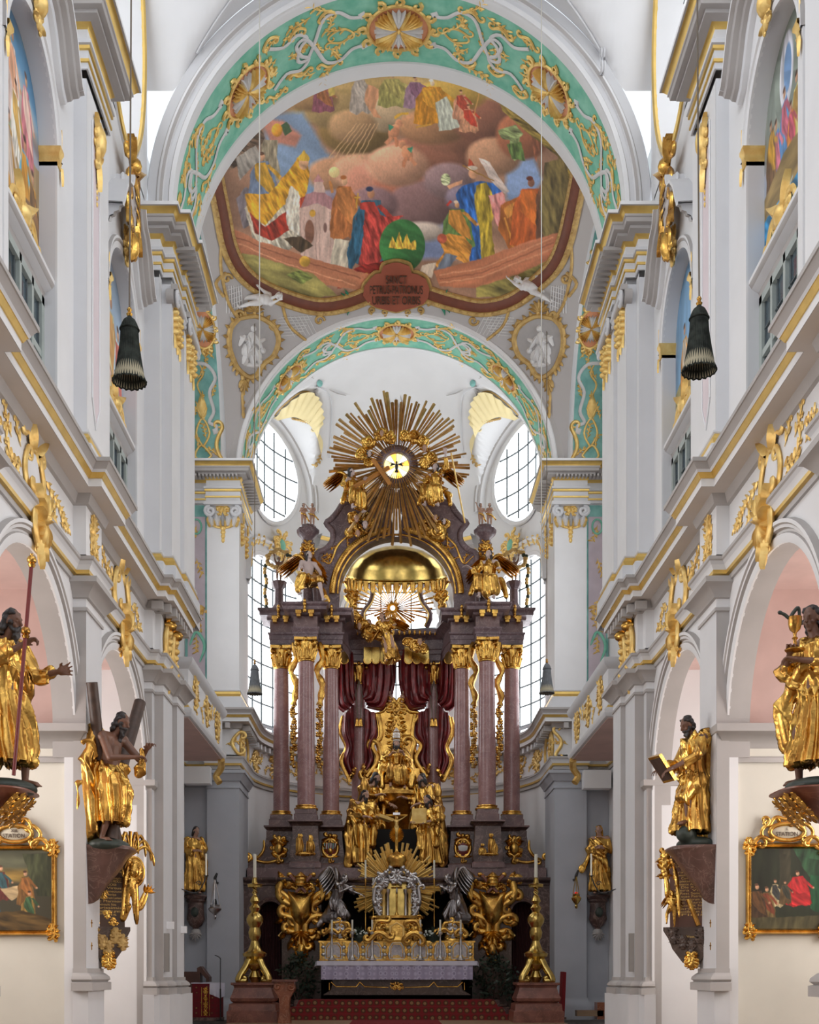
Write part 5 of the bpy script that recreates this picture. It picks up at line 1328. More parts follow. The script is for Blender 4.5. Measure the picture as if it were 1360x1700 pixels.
  for k in range(4): obump(mg, (0, -.3-.12*k), .09-.012*k, .08, mp, GOLDL)
  rocaille(mg, (0, .2), .5, .3, mp, GOLDL, 9, .03)
  mb.build('volutes', root, ang=60)
  mp2 = wallmap(s, 4.7, 36.9, 15.25)
  for q in (-1, 1): otube(mg, spir((q*.5, .15), .16, PI/2, 1.5, -q, 16, .2), .04, mp2, GOLDL, taper=False, h=.08)
  for k in range(4): obump(mg, (-.6, -.1-.17*k), .09, .1, mp2, GOLDL, h=.12); obump(mg, (.5, -.1-.17*k), .09, .1, mp2, GOLDL, h=.12)
  otube(mg, smooth([(-.5, -.1), (0, -.35), (.5, -.1)]), .05, mp2, GOLDL)
  mg.build('gilt_garland', root, ang=60)
  mb = MB(GOLDL); mp = frontmap(s*6.0, 36.06, 13.)
  for z, k in ((2.1, 0), (1.1, 1), (-.2, 2), (-.6, 3), (-1.2, 4)): spray(mb, (0, z), -PI/2+.3*(k % 2), .5, mp, 60+k, r=.018)
  rocaille(mb, (0, -.6), .4, .7, mp, GOLDL, 31, .02); otube(mb, ring_pts((0, 2.05), .15, .22, 14), .03, mp, TEAL, taper=False); otube(mb, smooth([(-.2, -1.5), (0, -1.1), (.25, -1.5), (.1, -2)]), .05, mp, TEAL)
  mb.build('panel_filigree', label='gilt and teal filigree on the rose panel of the %s inner pier' % o_, cat='ornament', ang=60)
  # lower frieze ornament of the choir and apse
  mb = MB(GOLDL)
  mp = frontmap(s*5.2, 35.89, 8.6)
  for q in (-1, 1): spray(mb, (q*.1, -.1), .5 if q > 0 else PI-.5, .5, mp, 70+q, r=.02); otube(mb, cscroll((q*.45, -.35), (q*.5, .25), .3*q, .25), .05, mp, GOLDL)
  mp = wallmap(s, 4.69, 36.9, 8.6); otube(mb, cscroll((-.7, -.5), (-.6, .35), .3, .25), .06, mp, GOLDL); rocaille(mb, (-.1, 0), .8, .7, mp, GOLDL, 71, .03); otube(mb, cscroll((.7, -.5), (.6, .35), -.3, .25), .06, mp, GOLDL)
  mb.build('choir_frieze_ornament', label='gilt scrolls on the lower frieze of the %s inner pier' % o_, cat='ornament', ang=60)
  for i, t in enumerate((.22, .52, .80, 1.08, 1.36)):
    mb = MB(GOLDL); t_ = t if s > 0 else PI-t
    mp = lambda u, v, h: cyl(4.69-h, t_+u/4.7, 8.62+v)
    rocaille(mb, (0, -.02), .9, .75, mp, GOLDL, 80+i, .03, 1.)
    for q in (-1, 1): spray(mb, (q*.3, -.1), .3 if q > 0 else PI-.3, .4, mp, 90+i, r=.02)
    mb.build('apse_frieze_ornament', label='gilt rocaille on the lower apse frieze, %s side, %s from the pier' % (o_, ('first', 'second', 'third', 'fourth', 'fifth')[i]), cat='ornament', group='rocailles of the apse frieze', ang=60)
  # shell over the upper apse window and gilt hood of the lower one
  tc, hw = WT[0] if s > 0 else WT[2]
  cmap = lambda u, v, h: tuple(cray(658+s*u, v, h))
  root = thing('window_shell', cmap(150, 690, 0), 'cream yellow fluted shell with gilt edge over the %s upper apse window' % o_, 'ornament', 'shells of the apse')
  mb = MB(CUSTARD); V = []; rows, cols = 10, 66
  rim = smooth([(208, 694), (194, 678), (176, 662), (160, 651), (146, 650), (136, 658), (130, 668), (127, 682), (125, 694), (128, 706), (134, 716), (128, 724), (124, 736), (126, 752)], 5)
  foot = smooth([(200, 698), (186, 694), (172, 692), (160, 696), (148, 704), (140, 714), (133, 728), (129, 744), (127, 752)], 8)
  def pick(L, t): i = t*(len(L)-1); k = min(int(i), len(L)-2); f_ = i-k; return (L[k][0]*(1-f_)+L[k+1][0]*f_, L[k][1]*(1-f_)+L[k+1][1]*f_)
  for a in range(rows+1):
    for b in range(cols+1):
      t = b/cols; p, q = pick(foot, t), pick(rim, t); r_ = a/rows; sc_ = abs(sin(t*14*PI)); e_ = r_*(1+.05*sc_)
      V.append(cmap(p[0]+(q[0]-p[0])*e_, p[1]+(q[1]-p[1])*e_, .05+.10*sc_*r_*(t < .75)))
  mb.add(V, [(a*(cols+1)+b, a*(cols+1)+b+1, (a+1)*(cols+1)+b+1, (a+1)*(cols+1)+b) for a in range(rows) for b in range(cols)], CUSTARD)
  mb.build('shell', root, ang=60)
  mb = MB(GOLDL); cm3 = lambda u, v, h: cmap(u, v, h/50.)
  otube(mb, rim, 1.2, cm3, OCHRE, taper=False); otube(mb, spir((138, 712), 5, 0, 1.3, 1), 1.6, cm3, CUSTARD); otube(mb, spir((150, 662), 6, 0, 1.3, -1), 1.4, cm3, OCHRE)
  for k in range(9): oleaf(mb, (176-k*4.5, 694+k*1.6), PI*.9+k*.2, 9, 4, cm3, OCHRE, h=3)
  spray(mb, (126, 752), PI/2, 24, cm3, 3, OCHRE, r=1.4)
  mb.build('gilt_edge', root, ang=60)
  mb = MB(GOLDL)
  for k in range(15):
    u = .25+(PI-.5)*k/14; t = tc-hw*1.22*cos(u); z = 14.0+(1.45+.36)*sin(u)
    mp = lambda a, b, h: cyl(4.62-h, t+a/4.7, z+b); oleaf(mb, (0, 0), PI/2-(u-PI/2)*-1*0+.4*sin(k*2.), .28, .16, mp, GOLDL, h=.08); obump(mb, (0, 0), .06, .07, mp, GOLDL)
  mp = lambda a, b, h: cyl(4.55-h, tc+s*.14+a/4.7, 16.05+b)
  rocaille(mb, (0, 0), 1.3, .9, mp, GOLDL, 12, .045, 1.2); obump(mb, (0, 0), .2, .25, mp, TEAL, h=.1)
  mb.build('window_hood_ornament', label='gilt leaves and teal cartouche arching over the %s lower apse window' % o_, cat='ornament', ang=60)
  # fine lines and blue shield on the half dome
  mb = MB(GREY)
  otube(mb, smooth([(112, 646), (100, 652), (84, 656)]), .9, cm3, GREY); spray(mb, (138, 628), -.6, 26, cm3, 5, GREY, .8); spray(mb, (128, 640), .6, 22, cm3, 6, GREY, .8)
  otube(mb, smooth([(140, 640), (112, 655), (108, 700), (112, 760)]), .8, cm3, PALE, taper=False)
  obump(mb, (128, 636), 5, 6, cm3, TEAL2, h=1.5)
  mb.build('conch_stucco', label='faint grey stucco scroll with small teal shield on the %s half dome' % o_, cat='ornament', ang=60)
mb = MB(GREY)
mp = lambda a, b, h: cyl(conch(PI/2, 20.3+b)-h-.03, PI/2+a/4.7, 20.3+b)
for k in range(8): spray(mb, (-.5+.14*k, .1*(k % 3)), 1.3+.1*k, .5, mp, 100+k, GREY, .018)
mb.build('conch_stucco', label='faint grey foliage cluster on the half dome above the sunburst', cat='ornament', ang=60)
# ================================================================ FIGURES
def np_noise(P_, f):
  x, y, z = P_[:, 0]*f, P_[:, 1]*f, P_[:, 2]*f
  return (np.sin(x*1.7+1.3*np.sin(y*2.1+z*1.1))+np.sin(y*2.3+1.1*np.sin(z*1.9+x*1.3)+2.)+np.sin(z*1.5+1.2*np.sin(x*2.2+y)+4.))/3.
def remesh(mb, voxel, smooth=4, fac=.5, disp=None, mat_=None, name='body', parent=None, ang=180):
  me = bpy.data.meshes.new('tmp'); me.from_pydata(mb.V, [], mb.F); me.update()
  ob = bpy.data.objects.new('tmp', me); COL.objects.link(ob)
  r = ob.modifiers.new('r', 'REMESH'); r.mode = 'VOXEL'; r.voxel_size = voxel; r.adaptivity = 0
  if smooth:
    sm = ob.modifiers.new('s', 'SMOOTH'); sm.factor = fac; sm.iterations = smooth
  dg = bpy.context.evaluated_depsgraph_get(); ev = ob.evaluated_get(dg)
  out = bpy.data.meshes.new_from_object(ev); bpy.data.objects.remove(ob); bpy.data.meshes.remove(me)
  n = len(out.vertices)
  if disp is not None and n:
    co = np.empty(n*3, np.float32); out.vertices.foreach_get('co', co); co = co.reshape(-1, 3)
    no = np.empty(n*3, np.float32); out.vertex_normals.foreach_get('vector', no); no = no.reshape(-1, 3)
    co = co+no*disp(co)[:, None]; out.vertices.foreach_set('co', co.astype(np.float32).reshape(-1)); out.update()
  out.materials.clear(); out.materials.append(mat_ or (mb.mats[0] if mb.mats else GOLD))
  out.polygons.foreach_set('use_smooth', [True]*len(out.polygons)); out.update()
  o = bpy.data.objects.new(name, out); COL.objects.link(o)
  if parent is not None: o.parent = parent
  return o
def folds(seed, A=.02, k=9, lean=1.2, top=1.5, cx=0., cy=0.):
  rn = random.Random(seed); p0, p1, p2 = [rn.uniform(0, 6) for _ in range(3)]
  def f(co):
    x, y, z = co[:, 0]-cx, co[:, 1]-cy, co[:, 2]
    th = np.arctan2(x, -y); n = np_noise(co+seed, 2.6)
    a = 1-2*np.abs(np.sin((k*th+lean*3*z+2.6*n+p0)/2*1.0))
    b = 1-2*np.abs(np.sin(9*(z*.8+x*1.1)+2.2*np_noise(co+seed*2, 3.3)+p1))
    low = np.clip((1.15-z)/.6, .15, 1); up = 1-low
    return A*(a*(.35+.9*low)+b*(.25+.75*up))+.25*A*np_noise(co, 14)
  return lambda co: np.maximum(f(co), -.45*A)
def V3(*a): return Vector(a)
BASE = dict(pelvis=(0,0,.95), chest=(0,0,1.3), neck=(0,0,1.49), head=(0,-.015,1.63),
      sR=(-.19,0,1.42), sL=(.19,0,1.42), eR=(-.26,-.02,1.14), eL=(.26,-.02,1.14), hR=(-.22,-.2,.96), hL=(.22,-.2,.96),
      pR=(-.10,0,.92), pL=(.10,0,.92), kR=(-.12,-.03,.5), kL=(.12,-.03,.5), aR=(-.12,.02,.07), aL=(.12,.02,.07))
def hand(mb, w, e, curl=.6, side=1, sc=1., up=None):
  """palm, four unequal fingers and a thumb, continuing the forearm e->w"""
  w = Vector(w); d = (w-Vector(e)).normalized(); n = Vector(up) if up else Vector((0, 0, 1))
  a = d.cross(n)
  if a.length < .1: a = d.cross(Vector((1, 0, 0)))
  a.normalize(); n = a.cross(d).normalized()
  mb.capsule(w, w+d*.03*sc, .027*sc, .03*sc, n=8)
  for k in (-1, 0, 1): mb.capsule(w+a*(k*.018*sc)+d*.01*sc, w+d*.075*sc+a*(k*.030*sc), .020*sc, .016*sc, n=8)
  for k, L in enumerate((.030, .036, .038, .033)):
    b = w+d*.08*sc+a*((k-1.5)*.0255*sc); c = b
    for j in range(3):
      an = curl*(j+.4); dd = (d*cos(an)-n*sin(an)+a*((k-1.5)*.14)).normalized(); c2 = c+dd*(L*(1-.18*j))*sc
      mb.capsule(c, c2, .0105*sc*(1-.1*j), .0098*sc*(1-.1*j), n=7); c = c2
  b = w+d*.02*sc+a*(.026*sc*side); t1 = b+(d*.5+a*side*.8-n*.3).normalized()*.036*sc; t2 = t1+(d*.9+a*side*.2-n*.4).normalized()*.032*sc
  mb.capsule(b, t1, .0135*sc, .012*sc, n=8); mb.capsule(t1, t2, .0115*sc, .0095*sc, n=8)
def face_dir(J):
  return J.get('look', (0, -1, 0))
def make_body(J, female=False, legs=True, curlR=.6, curlL=.6, hsc=1.15, fat=1.):
  mb = MB(); g = lambda k: Vector(J[k]); f = .92 if female else 1.
  mb.ell(g('chest'), (.165*f*fat, .115*fat, .19)); mb.capsule(g('chest'), g('pelvis'), .135*f*fat, .14*fat); mb.ell(g('pelvis'), (.16*fat, .12*fat, .12))
  mb.capsule(g('sR'), g('sL'), .075*fat, .075*fat); mb.capsule(g('chest')+V3(0,0,.1), g('head')+V3(0,.01,-.06), .062, .055)
  for s in 'RL':
    mb.capsule(g('s'+s), g('e'+s), .062*fat, .046*fat); mb.capsule(g('e'+s), g('h'+s), .045*fat, .028)
    mb.ell(g('s'+s), .068*fat)
    hand(mb, g('h'+s), g('e'+s), curlR if s == 'R' else curlL, -1 if s == 'R' else 1, hsc, up=J.get('n'+s))
    if legs:
      mb.capsule(g('p'+s), g('k'+s), .095*fat, .06*fat); mb.capsule(g('k'+s), g('k'+s).lerp(g('a'+s), .35), .058*fat, .058*fat); mb.capsule(g('k'+s).lerp(g('a'+s), .35), g('a'+s), .056*fat, .036)
      fd = Vector(J.get('f'+s, (0, -1, 0))).normalized(); an = g('a'+s)
      mb.ell(an+V3(0,0,-.03), (.038,.045,.04)); mb.capsule(an+V3(0,0,-.035), an+fd*.13+V3(0,0,-.05), .036, .032)
      sdv = fd.cross(V3(0,0,1))
      for k in range(5): mb.capsule(an+fd*.13+sdv*(.016*(k-2))+V3(0,0,-.052), an+fd*(.175-.008*abs(k-1.3))+sdv*(.018*(k-2))+V3(0,0,-.058), .0125, .011, n=7)
  head(mb, J); return mb
def head(mb, J, sc=1.):
  h = Vector(J['head']); d = Vector(face_dir(J)).normalized(); up = Vector(J.get('up', (0, 0, 1))); r = d.cross(up).normalized(); up = r.cross(d).normalized()
  M = Matrix((r, -d, up)).transposed()
  q = lambda x, y, z: h+(r*x+d*y+up*z)*sc
  mb.ell(q(0, -.005, .03), (.073*sc, .092*sc, .095*sc), rot=M); mb.ell(q(0, .03, -.045), (.052*sc, .06*sc, .07*sc), rot=M)
  mb.capsule(q(0, .088, .025), q(0, .112, -.018), .011*sc, .017*sc, n=8); mb.capsule(q(-.035, .078, .038), q(.035, .078, .038), .013*sc, .013*sc, n=8)
  mb.ell(q(0, .088, -.052), (.026*sc, .014*sc, .010*sc), rot=M); mb.ell(q(0, .082, -.072), (.024*sc, .014*sc, .009*sc), rot=M); mb.ell(q(0, .075, -.10), (.025*sc, .02*sc, .02*sc), rot=M)
  for s in (-1, 1):
    mb.ell(q(.033*s, .074, .008), (.014*sc, .011*sc, .010*sc), rot=M); mb.ell(q(.043*s, .062, -.03), (.02*sc, .02*sc, .022*sc), rot=M); mb.ell(q(.075*s, -.005, -.005), (.012*sc, .022*sc, .033*sc), rot=M)
def hairdo(J, beard=0., long_=0., sc=1., seed=1, bun=False):
  mb = MB(); h = Vector(J['head']); d = Vector(face_dir(J)).normalized(); up = Vector(J.get('up', (0, 0, 1))); r = d.cross(up).normalized(); up = r.cross(d).normalized()
  M = Matrix((r, -d, up)).transposed(); rn = random.Random(seed); q = lambda x, y, z: h+(r*x+d*y+up*z)*sc
  mb.ell(q(0, -.032, .056), (.081*sc, .08*sc, .082*sc), rot=M); mb.ell(q(0, -.05, -.02), (.075*sc, .062*sc, .085*sc), rot=M)
  for k in range(26):
    a = rn.uniform(-2.3, 2.3); z = rn.uniform(-.06, .12); c = sqrt(max(0, 1-(z/.14)**2))
    if abs(a) > 1.0 or z > .075: mb.ell(q(.085*sin(a+PI)*c, -.01+.085*cos(a+PI)*c, z), rn.uniform(.018, .03)*sc)
  if long_:
    for s in (-1, 1):
      mb.capsule(q(.06*s, -.04, -.02), q(.075*s, -.05, -.10-long_), .04*sc, .025*sc); mb.capsule(q(.03*s, -.07, -.05), q(.03*s, -.08, -.12-long_), .045*sc, .03*sc)
  if bun: mb.ell(q(0, -.1, .05), .045*sc)
  if beard:
    mb.capsule(q(0, .065, -.085), q(0, .06, -.11-beard), .038*sc, .018*sc)
    for s in (-1, 1):
      mb.capsule(q(.06*s, .02, -.03), q(.03*s, .062, -.10), .022*sc, .03*sc); mb.capsule(q(.028*s, .07, -.10), q(.02*s, .065, -.13-beard*.9), .026*sc, .014*sc)
      mb.capsule(q(.004*s, .095, -.035), q(.04*s, .082, -.06), .010*sc, .010*sc, n=6)
  return mb
def tunic(mb, J, hem=.10, w=1., waist=.95):
  c, p = Vector(J['chest']), Vector(J['pelvis']); m = (Vector(J['aR'])+Vector(J['aL']))/2
  rings = [(c+V3(0,0,.17), .10, .09), (c+V3(0,0,.10), .21*w, .15), (c, .215*w, .175), (c.lerp(p, .6), .19*w, .155), (p, .185*w, .15), (p+V3((m.x-p.x)*.3, (m.y-p.y)*.3, -.2), .21*w, .18), (V3(m.x*.7+p.x*.3, m.y*.7, .45), .235*w, .21), (V3(m.x, m.y, hem), .27*w, .25)]
  V = []; n = 26
  for (q, a, b) in rings:
    for i in range(n):
      t = 2*PI*i/n; V.append((q.x+a*cos(t), q.y+b*sin(t), q.z))
  Fc = [(i*n+j, i*n+(j+1) % n, (i+1)*n+(j+1) % n, (i+1)*n+j) for i in range(len(rings)-1) for j in range(n)]+[tuple(range(n)), tuple((len(rings)-1)*n+j for j in range(n-1, -1, -1))]
  mb.add(V, Fc)
def sleeves(mb, J, which='RL', r=.08, flare=.1, upto=.75):
  for s in which:
    a, e, h = Vector(J['s'+s]), Vector(J['e'+s]), Vector(J['h'+s])
    mb.capsule(a, e, r, r*1.05); mb.capsule(e, e.lerp(h, upto), r, flare*.75); mb.capsule(e+V3(0,0,-.03), e.lerp(h, upto)+V3(0,0,-flare*.9), r*.7, flare*.45)
def mantle(mb, pts, r):
  pts = [Vector(p) for p in pts]
  for a, b in zip(pts[:-1], pts[1:]): mb.capsule(a, b, r, r)
def cloth_sheet(name, rows, th, m, parent, seed=0, A=.02, vox=.014, k=16):
  """thick cloth lofted through rows of points"""
  mb = MB()
  for a in range(len(rows)-1):
    for b in range(len(rows[a])-1):
      p, q, r_, t = [Vector(x) for x in (rows[a][b], rows[a][b+1], rows[a+1][b+1], rows[a+1][b])]
      for u in (0, .5): mb.capsule(p.lerp(q, u), t.lerp(r_, u), th, th, n=6)
  return remesh(mb, vox, 5, .5, folds(seed, A, k), m, name, parent)
def set_root(name, label, cat, loc, rz, sc, group=None, tilt=None, mirror=False):
  o = thing(name, (0, 0, 0), label, cat, group)
  o.location = loc; o.rotation_euler = (tilt[0] if tilt else 0, tilt[1] if tilt else 0, rz); o.scale = (sc*(-1 if mirror else 1), sc, sc)
  o.matrix_world = Matrix.LocRotScale(Vector(loc), o.rotation_euler, o.scale)
  return o
def simple(mb, name, parent, m=None, ang=50):
  """a part given in its parent's own coordinates"""
  o = mb.build(name, ang=ang); o.parent = parent; return o
def wing(root, side, m, base=(0, .1, 1.35), span=.8, rise=.5, name='wing', n=9, yb=.25):
  mb = MB(m); b = Vector(base)
  for row, (L, w, off) in enumerate(((1., .17, 0), (.68, .16, .03), (.42, .14, .05))):
    for k in range(n):
      t = k/(n-1); an = 1.35-1.55*t
      root_ = b+V3(side*(.06+.34*span*t*(1-row*.15)), yb*t+off*.4, rise*(.75*sin(PI*(.15+.55*t)))*(1-.1*row))
      d = V3(side*cos(an-.95)*span*L*.75, yb*.4, -(.35+.75*sin(PI*(1-t)*.5))*L*.62+.55*(1-t)*.3)
      p = [root_+d*u for u in (0, .3, .6, .85, 1.)]
      mb.tube(p, [w*.25, w*.55, w*.6, w*.42, w*.1], m, 6, sq=.35)
  arm = [b, b+V3(side*.12*span, .03, rise*.5), b+V3(side*.3*span, yb*.6, rise*.75), b+V3(side*.44*span, yb, rise*.5)]
  mb.tube([tuple(q) for q in smooth([tuple(a) for a in arm], 4)], .05, m, 8)
  return simple(mb, name, root)
def cloud(name, label, pts, m=GOLD, parent=None, seed=0, group=None, heads=()):
  """billowing gilded cloud: pts = [(x,y,z,r)]"""
  root = parent if parent is not None else thing(name, pts[0][:3], label, 'cloud ornament', group)
  mb = MB(); rn = random.Random(seed)
  for (x, y, z, r) in pts:
    mb.ell((x, y, z), (r, r*.7, r*.9))
    for k in range(5):
      a = rn.uniform(0, 6.28); mb.ell((x+r*.7*cos(a), y-r*.25, z+r*.6*sin(a)), r*rn.uniform(.35, .55))
  o = remesh(mb, max(.012, pts[0][3]*.09), 3, .5, None, m, 'billows', None)
  o.parent = root; o.matrix_parent_inverse = root.matrix_world.inverted()
  sp = MB(m)
  for (x, y, z, r) in pts:
    sp.tube([(x+a_, y-r*.72, z+b_) for a_, b_ in spir((0, 0), r*.7, rn.uniform(0, 6), 1.6, rn.choice((1, -1)), 22, .15)], r*.13, m, 6)
  sp.build('swirl', root)
  for k, (x, y, z, r) in enumerate(heads):
    J = dict(head=(0, 0, 0), look=(rn.uniform(-.4, .4), -1, rn.uniform(-.5, .2)))
    hb = MB(); head(hb, J, r/.1); oo = remesh(hb, r*.09, 3, .5, None, FLESHP if k % 2 else FLESH, 'cherub_head'); oo.location = (x, y, z); oo.parent = root; oo.matrix_parent_inverse = root.matrix_world.inverted()
    hh = hairdo(J, sc=r/.1, seed=k); o2 = remesh(hh, r*.12, 2, .5, None, HAIR if k % 2 else GOLD, 'hair'); o2.parent = oo
    wg = MB(m)
    for s in (-1, 1):
      for j in range(4): wg.tube([(s*r*.5, .0, -r*.6), (s*r*(1.2+.15*j), .02, -r*(.2-.35*j)), (s*r*(1.7), .03, r*(-.2+.4*j))], [r*.15, r*.26, r*.05], m, 6, sq=.4)
    w_ = wg.build('cherub_wings'); w_.parent = oo
  return root
def putto(name, label, loc, rz, sc, J=None, m=STUCW, hair=None, group=None, cat='putto', drape=None, wings=None, mirror=False, tilt=None):
  JJ = dict(BASE); JJ.update(dict(head=(0,-.02,1.62), chest=(0,0,1.2), neck=(0,0,1.45), sR=(-.17,0,1.34), sL=(.17,0,1.34), eR=(-.28,-.05,1.15), eL=(.28,-.05,1.15), hR=(-.3,-.25,1.1), hL=(.3,-.25,1.1)))
  if J: JJ.update(J)
  r = set_root(name, label, cat, loc, rz, sc, group, tilt, mirror)
  mb = make_body(JJ, fat=1.35, hsc=1.3); head(mb, JJ, 1.3); mb.ell(Vector(JJ['pelvis'])+V3(0,-.05,.08), (.17,.15,.15))
  remesh(mb, .02, 4, .5, None, m, 'body', r)
  hb = hairdo(JJ, sc=1.3); remesh(hb, .025, 2, .5, None, hair or m, 'hair', r)
  if drape:
    d = MB(); mantle(d, drape, .07); remesh(d, .022, 3, .5, folds(3, .03, 10), GOLD, 'drapery', r)
  if wings:
    for s in (-1, 1): wing(r, s, wings, (0, .12, 1.3), .6, .35, n=6)
  return r
# ---------------------------------------------------------------- the four great apostles on the nave pilasters
def console(name, label, X, Y, z1, w, d, m, s, drop=1.0, plain=False):
  """carved marble bracket against a nave pilaster"""
  root = thing(name, (X, Y, z1), label, 'console')
  mb = MB(m); xb = s*4.9
  prof = [(0.0, 0), (1.0, 0), (1.04, -.03), (1.04, -.07), (.97, -.10), (.93, -.15), (.86, -.20), (.80, -.3), (.62, -.55), (.40, -.8), (.30, -.95), (.22, -1.08), (.10, -1.16), (.0, -1.18)]
  n = 20
  V = []
  for (r_, z_) in prof:
    for i in range(n+1):
      t = PI*i/n; q = abs(cos(t))**.6*(1 if cos(t) > 0 else -1)
      V.append((xb-s*(.001+sin(t)**.7*d*r_), Y-(.36 if drop > .5 else 0)*(1-r_)*w+q*w/2*max(r_, .12), z1+z_*drop))
  mb.add(V, [(a*(n+1)+b, a*(n+1)+b+1, (a+1)*(n+1)+b+1, (a+1)*(n+1)+b) for a in range(len(prof)-1) for b in range(n)], m)
  mb.build('bracket', root)
  return root
BRK = mat('brown_red_marble', (.15, .075, .06), .35, col2=(.09, .045, .035), nscale=3.5, vein=(.24, .15, .12))
rm = lambda mb, vox, p, nm, m, sm=4, disp=None: remesh(mb, vox, sm, .5, disp, m, nm, p)
# --- Andrew: bare-chested with the diagonal cross
console('statue_console', 'red marble bracket under the bare-chested saint with the X cross', -4.6, 19.22, 3.70, .96, .62, BRK, -1, .78)
r = set_root('saint_statue', 'gilded wooden statue of a bare-chested bearded saint leaning on an X-shaped cross', 'statue', (-4.62, 19.02, 3.74), math.radians(62), 1.2)
J = dict(BASE); J.update(chest=(.0,-.04,1.28), neck=(.02,-.10,1.46), head=(.04,-.19,1.58), look=(.25,-1,-.45), sR=(-.17,-.05,1.38), sL=(.19,-.08,1.38), eR=(-.22,-.22,1.08), eL=(.30,-.28,1.12), hR=(.0,-.44,1.10), hL=(.20,-.48,1.24), kR=(-.12,-.16,.52), aR=(-.15,-.02,.08), kL=(.13,-.08,.5), aL=(.1,.05,.08), fR=(-.2,-1,0))
rm(make_body(J, fat=1.06, curlR=.8, curlL=.8), .0095, r, 'body', FLESHD, 3)
rm(hairdo(J, beard=.16, long_=.03), .012, r, 'hair_and_beard', HAIR, 1, lambda c: .006*np.sin(c[:, 2]*90+np_noise(c, 20)*3))
mb = MB(); tunicJ = dict(J)
rings = [((.0,.0,1.04), .18, .15), ((.0,-.02,.95), .23, .2), ((.0,-.05,.75), .25, .25), ((.0,-.04,.5), .24, .26), ((.0,.02,.26), .24, .26)]
V = []; n = 24
for (q, a, b) in rings:
  for i in range(n): V.append((q[0]+a*cos(2*PI*i/n), q[1]+b*sin(2*PI*i/n), q[2]))
mb.add(V, [(i*n+j, i*n+(j+1) % n, (i+1)*n+(j+1) % n, (i+1)*n+j) for i in range(4) for j in range(n)]+[tuple(range(n)), tuple(4*n+j for j in range(n-1, -1, -1))])
mantle(mb, [(-.12,.05,1.45), (-.05,.12,1.3), (.05,.17,1.0), (.08,.22,.6), (.12,.26,.12)], .085); mantle(mb, [(-.20,.08,1.43), (-.27,.14,1.1), (-.26,.14,.6), (-.24,.12,.12)], .11); mantle(mb, [(-.1,.14,1.3), (-.12,.22,.9), (-.1,.22,.12)], .12); mantle(mb, [(-.2,-.05,.95), (.0,-.16,.92), (.2,-.1,.98), (.22,.05,1.02)], .06)
mantle(mb, [(.16,-.42,1.22), (.20,-.42,1.05), (.15,-.36,.9)], .05)
rm(mb, .0125, r, 'cloak', GOLD, 3, folds(3, .036, 14, 1.6))
mb = MB(ROCK); mb.ell((0, 0, -.03), (.32, .26, .10)); rm(mb, .02, r, 'ground', ROCK, 2)
r = set_root('wooden_cross', 'dark X-shaped cross of two round logs behind the bare-chested saint', 'cross', (0, 0, 0), 0, 1.)
mb = MB(WOOD)
mb.tube([(-4.775, 18.58, 6.18), (-4.74, 18.9, 5.2), (-4.6, 19.55, 3.8)], .088, WOOD, 18); simple(mb, 'log', r)
mb = MB(WOOD); mb.tube([(-4.36, 20.15, 6.22), (-4.5, 19.5, 5.1), (-4.56, 18.95, 3.78)], .10, WOOD, 18); simple(mb, 'log', r)
# --- Matthew type: gilded saint with open book, on the right
console('statue_console', 'red marble bracket under the stooping gilded saint with the tablet', 4.6, 19.22, 3.70, .96, .62, BRK, 1, .78)
r = set_root('saint_statue', 'gilded wooden statue of a dark-bearded saint looking down at a tablet in his hands', 'statue', (4.68, 19.2, 3.78), math.radians(-68), 1.14)
J = dict(BASE); J.update(chest=(0,-.03,1.3), neck=(0,-.07,1.48), head=(0,-.12,1.62), look=(-.1,-1,-.5), eR=(-.27,-.10,1.12), hR=(-.18,-.42,1.02), eL=(.27,-.16,1.16), hL=(.14,-.48,.98), kL=(.14,-.22,.66), aL=(.12,-.20,.30), kR=(-.12,-.02,.5), aR=(-.12,.05,.07), fL=(0,-1,-.1))
rm(make_body(J, curlR=.5, curlL=.5), .0095, r, 'body', FLESHD, 3)
rm(hairdo(J, beard=.14), .012, r, 'hair_and_beard', HAIR, 1, lambda c: .006*np.sin(c[:, 2]*90+np_noise(c, 20)*3))
mb = MB(); tunic(mb, J, .14, 1.05); sleeves(mb, J, 'RL', .085, .085, .45)
mb.capsule((.1,-.05,.85), (.14,-.26,.62), .15, .12); mantle(mb, [(.12,-.1,1.46), (-.05,-.14,1.2), (-.2,-.08,.95), (.05,-.22,.82), (.2,-.2,.7)], .06)
mantle(mb, [(.1,.1,1.45), (.1,.2,1.1), (.05,.26,.6), (.0,.28,.05)], .12); mantle(mb, [(-.15,.1,1.4), (-.15,.2,1.0), (-.16,.24,.5), (-.15,.24,.08)], .11)
rm(mb, .0125, r, 'robe', GOLD, 3, folds(7, .034, 13, 1.2))
mb = MB(ROCK); mb.ell((0, .02, -.03), (.30, .26, .11)); mb.ell((.08, -.2, .1), (.13, .15, .13)); rm(mb, .02, r, 'ground', ROCK, 2)
r = set_root('stone_tablet', 'gilt tablet tilted in the hands of the stooping saint on the right', 'tablet', (4.12, 18.98, 4.92), math.radians(-68), 1., None, (0, 0))
mb = MB(GOLD); M = Matrix.Rotation(math.radians(38), 4, 'X')
mb.box(-.15, .15, -.03, .03, -.24, .24, GOLD); mb.xf(M); simple(mb, 'slab', r, ang=30)
mb = MB(WOOD); mb.box(-.13, .13, -.036, -.028, -.2, .2, WOOD); mb.xf(M); simple(mb, 'face', r, ang=30)
